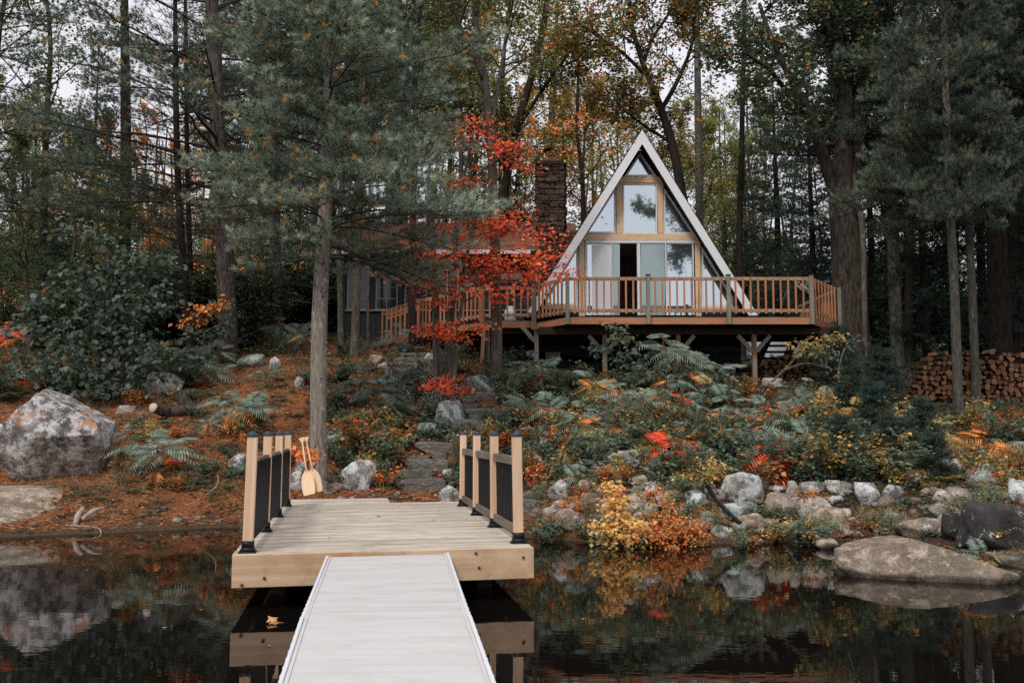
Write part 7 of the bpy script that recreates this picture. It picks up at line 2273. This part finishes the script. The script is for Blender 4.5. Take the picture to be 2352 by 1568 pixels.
# ------------------------------------------------------------------ generic undergrowth, built once and copied
def plant_proto(kind, seed):
    R = np.random.RandomState(seed)
    B = Buf()
    br = (.10, .075, .05)
    if kind == 'shrub':
        pts_ = []
        for s in range(9):
            az = R.uniform(0, 6.28); l = R.uniform(.45, .85)
            q = branch(R, B, [0, 0, -0.03], [math.cos(az) * .7, math.sin(az) * .7, 1], l, 0.006, 4, 0.12, 0, 5, br)
            for j in range(1, 6):
                for _ in range(2):
                    pts_.append(branch(R, B, q[j], R.normal(size=3) * [1, 1, .5] + [0, 0, .4], 0.16 * R.uniform(.5, 1.2), 0.003, 3, 0.1, 0, 2, br)[1:])
        leaves_at(R, B, pts_, 3, 0.035, LEAF6, 0.085, [(.085, .12, .09), (.11, .15, .11), (.14, .18, .13), (.20, .19, .09)], [.35, .35, .22, .08])
    elif kind == 'autumn':
        pts_ = []
        for s in range(9):
            az = R.uniform(0, 6.28); l = R.uniform(.4, .8)
            q = branch(R, B, [0, 0, -0.03], [math.cos(az) * .8, math.sin(az) * .8, 1], l, 0.006, 4, 0.12, 0, 5, br)
            for j in range(1, 6):
                for _ in range(3):
                    pts_.append(branch(R, B, q[j], R.normal(size=3) * [1, 1, .5] + [0, 0, .3], 0.14 * R.uniform(.5, 1.2), 0.003, 3, 0.1, 0, 2, br)[1:])
        leaves_at(R, B, pts_, 3, 0.035, LEAF6, 0.072, [C_ORG + [(.30, .10, .03), (.10, .13, .09)], C_YEL + C_OLIVE[:2] + [(.14, .17, .10)], [(.36, .13, .05), (.28, .15, .07), (.12, .15, .10), (.42, .26, .10)]][seed % 3])
    elif kind == 'weed':
        for s in range(16):
            az = R.uniform(0, 6.28); l = R.uniform(.35, .75); rr = R.uniform(0, .14)
            q = branch(R, B, [rr * math.cos(az), rr * math.sin(az), -0.03], [math.cos(az) * .25, math.sin(az) * .25, 1], l, 0.003, 3, 0.07, 0, 7, (.16, .15, .08))
            n = 34
            t = R.uniform(.12, 1, n)
            pos = np.stack([np.interp(t, np.linspace(0, 1, 8), q[:, i]) for i in range(3)], 1)
            fw = R.normal(size=(n, 3)); fw[:, 2] = 0.25
            c = pick(R, [(.11, .15, .115), (.14, .18, .14), (.17, .19, .11)], n)
            topm = (t > .72) & (R.rand(n) < .6)
            c[topm] = np.array([.40, .28, .09]) * R.uniform(.7, 1.1, (topm.sum(), 1))
            place(B, LANCE, pos, fw, R.normal(size=(n, 3)) * .5 + [0, 0, 1], R.uniform(.03, .08, n), c)
    elif kind == 'fern':
        for s in range(11):
            az = s * 2.4 + R.uniform(-.3, .3); L = R.uniform(.35, .6)
            hd = np.array([math.cos(az), math.sin(az), 0]); t = np.linspace(0, 1, 8)
            rp = hd * (L * t * .9)[:, None] + np.array([0, 0, 1]) * (L * (0.9 * t - 0.75 * t ** 2))[:, None]
            v, q, _ = tube(rp, np.linspace(.003, .001, 8), 3, False); B.add(v, None, q, (.15, .12, .06))
            n = 15
            sd = np.array([-hd[1], hd[0], 0])
            for sg in (-1, 1):
                tt = np.linspace(.15, .98, n)
                pos = np.stack([np.interp(tt, t, rp[:, i]) for i in range(3)], 1)
                w = L * .24 * np.sin(math.pi * (tt * .85 + .12)) ** .7
                fw = np.repeat((sd * sg + hd * .35)[None], n, 0) + R.normal(size=(n, 3)) * .1 - [0, 0, .15]
                place(B, LANCE, pos, fw, np.repeat([[0, 0, 1.]], n, 0) + R.normal(size=(n, 3)) * .2, w, pick(R, [(.10, .145, .105), (.13, .17, .12)], n), w * .85)
    elif kind == 'herb':
        n = 60
        for s in range(14):
            a = R.uniform(0, 6.28); r_ = R.uniform(0, .2); p = np.array([r_ * math.cos(a), r_ * math.sin(a), -.02])
            q = branch(R, B, p, [R.normal() * .3, R.normal() * .3, 1], R.uniform(.08, .28), .003, 3, .1, 0, 3, br)
            m = 9
            az = R.uniform(0, 6.28, m)
            fw = np.stack([np.cos(az), np.sin(az), R.uniform(-.3, .3, m)], 1)
            pos = np.repeat(q[-1:], m, 0) - np.array([0, 0, 1]) * R.uniform(0, .12, (m, 1))
            place(B, LEAF6, pos, fw, np.array([[0, 0, 1.]]) + R.normal(size=(m, 3)) * .35, R.uniform(.05, .10, m), pick(R, [(.06, .09, .07), (.09, .13, .10), (.12, .16, .12)], m))
    elif kind == 'seedling':
        pts_ = []
        for s in range(5):
            az = R.uniform(0, 6.28)
            q = branch(R, B, [0, 0, -0.03], [math.cos(az) * .5, math.sin(az) * .5, 1], R.uniform(.35, .6), 0.005, 4, 0.1, 0, 5, br)
            for j in range(2, 6):
                for _ in range(2): pts_.append(branch(R, B, q[j], R.normal(size=3) * [1, 1, .3], 0.1, 0.002, 3, 0.1, 0, 2, br)[1:])
        leaves_at(R, B, pts_, 2, 0.03, MAPLE, 0.085, [(1, 1, 1), (.85, .85, .85), (1.1, 1.05, 1)], None, 0.4)
    elif kind == 'aster':
        for s in range(14):
            az = R.uniform(0, 6.28)
            q = branch(R, B, [0, 0, -0.03], [math.cos(az) * .5, math.sin(az) * .5, 1], R.uniform(.25, .5), 0.002, 3, 0.12, 0, 4, (.08, .1, .06))
            n = 14
            t = R.uniform(.1, .9, n); pos = np.stack([np.interp(t, np.linspace(0, 1, 5), q[:, i]) for i in range(3)], 1)
            place(B, LANCE, pos, R.normal(size=(n, 3)), R.normal(size=(n, 3)) + [0, 0, 1], .06, pick(R, C_TEAL, n))
            m = 7
            pos = q[-1] + R.normal(size=(m, 3)) * .035
            place(B, LEAF4, pos, R.normal(size=(m, 3)) * [1, 1, .3], R.normal(size=(m, 3)) * .3 + [0, -.3, 1], .022, (.75, .75, .72), .03)
    return B.mesh(kind, M_leaf)
PK = {k: [plant_proto(k, 600 + 10 * i + j) for j in range(3)] for i, k in enumerate(['shrub', 'autumn', 'weed', 'fern', 'herb', 'seedling', 'aster'])}
KN = {'shrub': ('leafy_shrub', 'shrub'), 'autumn': ('autumn_shrub', 'shrub'), 'weed': ('tall_weed', 'weed'), 'fern': ('fern', 'fern'), 'herb': ('low_herb', 'herb'), 'seedling': ('maple_seedling', 'maple sapling'), 'aster': ('aster_plant', 'wildflower')}
KD = {'shrub': 'green leafy shrub', 'autumn': 'orange and yellow mottled shrub', 'weed': 'tuft of tall weeds with yellow tips', 'fern': 'arching fern', 'herb': 'low broad leaved green herb', 'seedling': 'small maple seedling', 'aster': 'white flowered aster'}
def region_name(px, py):
    if px < 560: return 'on the bank left of the dock' if py > 900 else 'in the shade at the left of the photo'
    if px < 1220: return 'on the slope around the stone path' if py > 830 else 'near the cottage wing'
    if px < 1640: return 'on the bank between the dock and the shore wall' if py > 1040 else 'in the thicket below the deck'
    if px < 2000: return 'around the shore wall' if py > 1040 else 'on the slope below the right of the deck'
    return 'on the right shore' if py > 1040 else 'in the shade below the woodpile'
Rp = np.random.RandomState(99)
def plant(kind, px, py, sc=1.0, col=(1, 1, 1), Y=None):
    p = G(px, py) if Y is None else Vector(gbase(px, py, Y, 0))
    if p.z < 0.03: p = Vector((p.x, p.y, 0.0))
    s = sc * Rp.uniform(.8, 1.25)
    Mx = Matrix.Translation(p) @ Matrix.Rotation(Rp.uniform(0, 6.28), 4, 'Z') @ Matrix.Diagonal((s * Rp.uniform(.85, 1.2), s, s * Rp.uniform(.85, 1.1), 1))
    o = link(KN[kind][0], PK[kind][Rp.randint(3)], None, Mx)
    j = Rp.uniform(.8, 1.2)
    o.color = (col[0] * j, col[1] * j, col[2] * j, 1)
    rn = region_name(px, py)
    lb = ('' if len((KD[kind] + ' ' + where(px, py)).split()) > 15 else 'small ' if s < .6 else 'large ' if s > .95 else '') + KD[kind] + ' ' + where(px, py)
    tag(o, lb, KN[kind][1], lb + ', several')
SEEDC = [(.55, .20, .06), (.60, .36, .10), (.55, .08, .04), (.25, .2, .08)]
# right bank: dense thicket
for gy in np.arange(908, 1110, 25):
    for gx in np.arange(1225, 2420, 52):
        px, py = gx + Rp.uniform(-20, 20), gy + Rp.uniform(-10, 10)
        if 1720 < px < 1900 and py < 930 and Rp.rand() < .8: continue
        if px > 2000 and py < 960: continue
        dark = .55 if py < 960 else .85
        r = Rp.rand()
        if px > 2050:
            k = 'fern' if r < .45 else 'autumn' if r < .7 else 'shrub' if r < .85 else 'herb'
            c = (2.4, 1.35, .75) if k == 'fern' and Rp.rand() < .75 else (1, 1, 1)
        else:
            k = 'shrub' if r < .42 else 'autumn' if r < .60 else 'herb' if r < .78 else 'seedling' if r < .9 else 'fern'
            c = SEEDC[Rp.randint(4)] if k == 'seedling' else (1.7, 1.2, .7) if k == 'fern' and Rp.rand() < .4 else (1, 1, 1)
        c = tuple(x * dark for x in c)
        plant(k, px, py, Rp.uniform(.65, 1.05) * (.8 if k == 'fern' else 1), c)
# shore zone: lower and sparser between the rocks
for i in range(150):
    px, py = Rp.uniform(1230, 2400), Rp.uniform(1100, 1245)
    r = Rp.rand()
    if 1640 < px < 2240 and py < 1200 and Rp.rand() < .88: continue
    k = 'weed' if r < .5 else 'autumn' if r < .62 else 'shrub' if r < .72 else 'herb' if r < .85 else 'fern' if r < .93 else 'seedling'
    c = SEEDC[Rp.randint(4)] if k == 'seedling' else (1, 1, 1)
    plant(k, px, py, Rp.uniform(.35, .62), c)
for i in range(46):
    px = Rp.uniform(1250, 2400); py = np.interp(px, [1300, 1560, 1850, 2000, 2120, 2400], [1240, 1254, 1242, 1256, 1274, 1310]) + Rp.uniform(-6, 12)
    if 1900 < px < 2340: continue
    plant('weed' if Rp.rand() < .55 else 'shrub' if Rp.rand() < .5 else 'autumn', px, py, Rp.uniform(.35, .7))
# middle slope
for i in range(130):
    px, py = Rp.uniform(740, 1240), Rp.uniform(880, 1130)
    if abs(px - np.interp(py, [880, 960, 1040, 1130], [1080, 1110, 1010, 970])) < 38: continue
    r = Rp.rand()
    k = 'herb' if r < .45 else 'shrub' if r < .62 else 'aster' if r < .74 else 'autumn' if r < .84 else 'weed' if r < .92 else 'seedling'
    c = SEEDC[Rp.randint(3)] if k == 'seedling' else (.8, .8, .8)
    plant(k, px, py, Rp.uniform(.5, .85), c)
for px, py, s in [(865, 1045, 1.2), (900, 1035, 1.1), (840, 1030, 1.0), (905, 1060, .9), (880, 1075, 1.0), (810, 1085, .9), (790, 1070, .7), (870, 1100, .8)]: plant('autumn' if py < 1050 else 'shrub', px, py, s)
for px, py in [(1000, 960), (1010, 935), (990, 945), (1020, 950), (985, 920)]: plant('aster', px, py, 1.1)
for px, py in [(980, 1010), (1010, 1000), (960, 990), (1030, 1010), (1050, 1000), (940, 985), (1000, 985), (880, 960), (850, 940), (830, 930), (1095, 1110), (1060, 1120), (1090, 1080)]: plant('herb', px, py, 1.3)
# upper path dark grass side
for i in range(45):
    px, py = Rp.uniform(740, 1230), Rp.uniform(815, 900)
    if abs(px - np.interp(py, [800, 835, 880], [900, 945, 980])) < 50: continue
    plant('herb' if Rp.rand() < .7 else 'shrub', px, py, Rp.uniform(.6, 1.0), (.6, .6, .6))
# left bank
for i in range(105):
    px, py = Rp.uniform(-20, 720), Rp.uniform(870, 1130)
    if px < 265 and py > 900: continue
    r = Rp.rand()
    k = 'herb' if r < .4 else 'fern' if r < .6 else 'weed' if r < .72 else 'autumn' if r < .84 else 'shrub'
    plant(k, px, py, Rp.uniform(.35, .75), (.9, .9, .9))
for px in range(70, 540, 22): plant('weed' if Rp.rand() < .5 else 'fern', px + Rp.uniform(-8, 8), 1128 + Rp.uniform(-18, 30), Rp.uniform(.3, .55), (.9, .85, .8))
for i in range(26): plant('shrub' if Rp.rand() < .6 else 'fern', Rp.uniform(-40, 460), Rp.uniform(860, 925), Rp.uniform(.8, 1.3), (.62, .62, .62))
# shaded understory behind: larger shrubs
Ru = np.random.RandomState(55)
def bigshrub(seed, H_, Rr, n, cols):
    R = np.random.RandomState(seed)
    B = Buf(); anc = []
    for s in range(12):
        az = R.uniform(0, 6.28)
        q = branch(R, B, [R.normal() * .1, R.normal() * .1, -.1], [math.cos(az) * .6 * Rr, math.sin(az) * .6 * Rr, 1], H_ * R.uniform(.6, 1.05), .018, 5, .12, 0, 7, (.06, .05, .04))
        sub_branches(R, B, q, 8, .7, .008, 1, anc, 3, .9, .1, .02, .5)
    leaves_at(R, B, anc, n, .09, LEAF6, .12, cols)
    return B.mesh('shrub', M_leaf)
BS = [bigshrub(700 + k, 2.4, .8, 3, C_TEAL + C_GREEN[:2]) for k in range(3)]
for i in range(72):
    if i < 46: px, Y = Ru.uniform(-200, 760), Ru.uniform(26.5, 44)
    elif i < 56: px, Y = Ru.uniform(1900, 2600), Ru.uniform(27, 40)
    else: px, Y = Ru.uniform(1350, 2000), Ru.uniform(36, 50)
    if 740 < px < 1330 and Y < 34: continue
    if i < 46 and 640 < px: Y = max(Y, 33)
    x, y, z = gat(px, Y)
    if 380 < px < 470 and Y < 29: continue
    s = Ru.uniform(.55, 1.15)
    o = link('forest_shrub', BS[i % 3], None, Matrix.Translation((x, y, z)) @ Matrix.Rotation(Ru.uniform(0, 6), 4, 'Z') @ Matrix.Diagonal((s * 1.3, s * 1.3, s, 1)))
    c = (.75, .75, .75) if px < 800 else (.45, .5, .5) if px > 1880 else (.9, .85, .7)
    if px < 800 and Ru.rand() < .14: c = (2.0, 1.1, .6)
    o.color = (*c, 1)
    w = ('near, ' if Y < 31 else 'deep in the shade, ' if Y < 38 else 'farthest back, ') + where(px, 760)
    amber = c[0] > 1.5
    tag(o, ('amber leaved shrub ' if amber else 'shaded green shrub ') + w, 'shrub', ('amber shrubs ' if amber else 'shaded shrubs ') + w)

# ------------------------------------------------------------------ ground cover (uncountable)
Rg = np.random.RandomState(123)
def scatter_ground(n, x0=-13, x1=15, y0=12.4, y1=32, mask=None):
    x, y = Rg.uniform(x0, x1, n), Rg.uniform(y0, y1, n)
    k = (np.abs(x) < 0.55 * y + 1)
    x, y = x[k], y[k]
    z = ground(x, y)
    k = z > 0.03
    x, y, z = x[k], y[k], z[k]
    if mask is not None:
        k = mask(x, y, z, Rg.rand(len(x)))
        x, y, z = x[k], y[k], z[k]
    return np.stack([x, y, z + 0.02], 1)
def nz(x, y, s, sd): return vnoise(np.stack([x * s, y * s, x * 0], 1), sd)
# pine needle litter
B = Buf()
p = scatter_ground(230000, mask=lambda x, y, z, r: r < np.clip(0.75 - 0.11 * x + 0.5 * nz(x, y, .7, 3), .05, 1) * np.clip(26 - y, 0, 8) / 8)
n = len(p)
az = Rg.uniform(0, 6.28, n)
place(B, NEEDLE, p, np.stack([np.cos(az), np.sin(az), Rg.uniform(-.1, .4, n)], 1), Rg.normal(size=(n, 3)), Rg.uniform(.08, .16, n), pick(Rg, [(.48, .18, .06), (.60, .27, .11), (.30, .11, .045), (.66, .40, .20)], n), 0.009)
tag(link('needle_litter', B.mesh('needle_litter', M_litter), None), 'carpet of fallen rust orange pine needles on the slope', 'litter', kind='stuff')
# fallen leaves
B = Buf()
p = scatter_ground(26000)
n = len(p)
az = Rg.uniform(0, 6.28, n)
place(B, LEAF6, p, np.stack([np.cos(az), np.sin(az), Rg.uniform(-.2, .35, n)], 1), Rg.normal(size=(n, 3)) * .35 + [0, 0, 1], Rg.uniform(.04, .085, n), pick(Rg, [(.32, .14, .06), (.42, .22, .10), (.20, .10, .055), (.52, .33, .20), (.48, .11, .06), (.12, .07, .045)], n))
# red leaves below the red maple and along the path
p = scatter_ground(14000, -6, 6, 15.5, 27, lambda x, y, z, r: r < np.exp(-((x + 1.6) / 2.0) ** 2) * .5)
n = len(p); az = Rg.uniform(0, 6.28, n)
place(B, MAPLE, p + [0, 0, .01], np.stack([np.cos(az), np.sin(az), Rg.uniform(-.2, .35, n)], 1), Rg.normal(size=(n, 3)) * .3 + [0, -.2, 1], Rg.uniform(.06, .11, n), pick(Rg, [(.55, .06, .035), (.50, .16, .09), (.62, .34, .26), (.38, .07, .04)], n))
tag(link('fallen_leaves', B.mesh('fallen_leaves', M_litter), None), 'scattered fallen autumn leaves over the whole bank', 'litter', kind='stuff')
# grass and dead stalks
B = Buf()
def gm(x, y, z, r):
    d = np.clip(nz(x, y, .9, 8) * 1.6 + .1, 0, 1) * .8
    shore = (z < .75) * (.55 + .4 * (nz(x, y, 1.4, 4) > 0))
    return r < np.maximum(d * (y > 15), shore * (x > 0) + shore * (x < -2.8) * (z > .22))
c0 = scatter_ground(5200, mask=gm)
k = 11
p = np.repeat(c0, k, 0) + Rg.normal(size=(len(c0) * k, 3)) * [.045, .045, 0]
n = len(p); az = Rg.uniform(0, 6.28, n)
dry = np.repeat(Rg.rand(len(c0)) < .4, k)
cg = pick(Rg, [(.08, .11, .08), (.11, .15, .10), (.07, .09, .065)], n)
cg[dry] = pick(Rg, [(.34, .24, .13), (.26, .17, .09)], int(dry.sum()))
place(B, NEEDLE, p - [0, 0, .03], np.stack([np.cos(az) * .5, np.sin(az) * .5, np.ones(n)], 1), Rg.normal(size=(n, 3)), Rg.uniform(.10, .32, n), cg, .009)
tag(link('grass', B.mesh('grass', M_leaf), None), 'tufts of dark green and straw coloured grass between the stones', 'grass', kind='stuff')
# dark low ground cover in the woods
B = Buf()
p = np.concatenate([scatter_ground(20000, -26, 26, 25, 52, lambda x, y, z, r: r < .5 + .5 * nz(x, y, .35, 6)), scatter_ground(15000, -1, 14, 13, 27, lambda x, y, z, r: r < .35 + .5 * nz(x, y, .8, 7)), scatter_ground(9000, -12, 3, 17, 27, lambda x, y, z, r: r < -.1 + .8 * nz(x, y, .6, 17))])
n = len(p); m = 3
p = np.repeat(p, m, 0) + Rg.normal(size=(n * m, 3)) * [.08, .08, .03] + [0, 0, .06]
n = len(p); az = Rg.uniform(0, 6.28, n)
far = p[:, 1] > 26
place(B, LEAF6, p, np.stack([np.cos(az), np.sin(az), Rg.uniform(-.3, .3, n)], 1), Rg.normal(size=(n, 3)) * .4 + [0, 0, 1], np.where(far, .16, .075) * Rg.uniform(.6, 1.2, n), pick(Rg, C_TEAL + C_GREEN[:2] + [(.30, .17, .06)], n, [.25, .2, .1, .2, .17, .08]))
tag(link('ground_cover', B.mesh('ground_cover', M_leaf), None), 'low green ground cover leaves under the trees and shrubs', 'ground cover', kind='stuff')
# dry twigs on the ground
B = Buf()
p = scatter_ground(2600)
for q in p:
    a = Rg.uniform(0, 6.28); l = Rg.uniform(.1, .45)
    v, f, _ = tube([q, q + [math.cos(a) * l / 2, math.sin(a) * l / 2, .04], q + [math.cos(a + .3) * l, math.sin(a + .3) * l, .02]], [.006, .005, .002], 4, False)
    B.add(v, None, f, Rg.uniform(.5, 1.6) * np.array([.24, .19, .15]))
tag(link('dry_twigs', B.mesh('dry_twigs', M_litter), None), 'dry twigs lying on the slope', 'twigs', kind='stuff')
# floating leaves
for (px, py, s, c, lab) in [(617, 1430, .13, (.55, .25, .10), 'large curled orange leaf floating left of the gangway'), (458, 1425 - 26, .035, (.6, .42, .15), 'tiny yellow leaf floating on the dark water left of the gangway'),
                            (372, 1440, .05, (.4, .36, .33), 'pale grey leaf floating furthest left on the water'), (615, 1482, .03, (.55, .3, .14), 'tiny tan leaf floating below the large orange one'), (197, 1308, .04, (.5, .36, .14), 'small yellow leaf floating before the rock ledge'),
                            (1335, 1240 + 180, .04, (.5, .42, .3), 'small pale leaf floating right of the gangway')]:
    q = PZ(px, py, 0.006)
    B = Buf()
    place(B, MAPLE, [tuple(q)], [[.9, .3, .02]], [[0, .05, 1]], s, c)
    if s > .1: place(B, MAPLE, [(q.x + .05, q.y, q.z + .01)], [[-.6, .5, .35]], [[.2, -.5, 1]], s * .8, (.62, .34, .16))
    tag(link('floating_leaf', B.mesh('floating_leaf', M_litter, False, q), None, Matrix.Translation(q)), lab, 'leaf')
for (u, v_) in [(1.35, 3.6), (.8, 1.2), (2.2, 4.4), (1.7, 5.2), (2.0, 2.9), (.6, 4.6)]:
    q = D(u, v_, DZ + .004)
    B = Buf(); place(B, LEAF6, [(0, 0, .004)], [[1, .3, .1]], [[0, 0, 1]], .07 if u == 1.35 else .035, (.22, .10, .06))
    tag(link('fallen_leaf', B.mesh('fallen_leaf', M_litter), None, Matrix.Translation(q)), 'dry brown leaf lying on the dock planks', 'leaf', 'dry leaves on the dock planks')
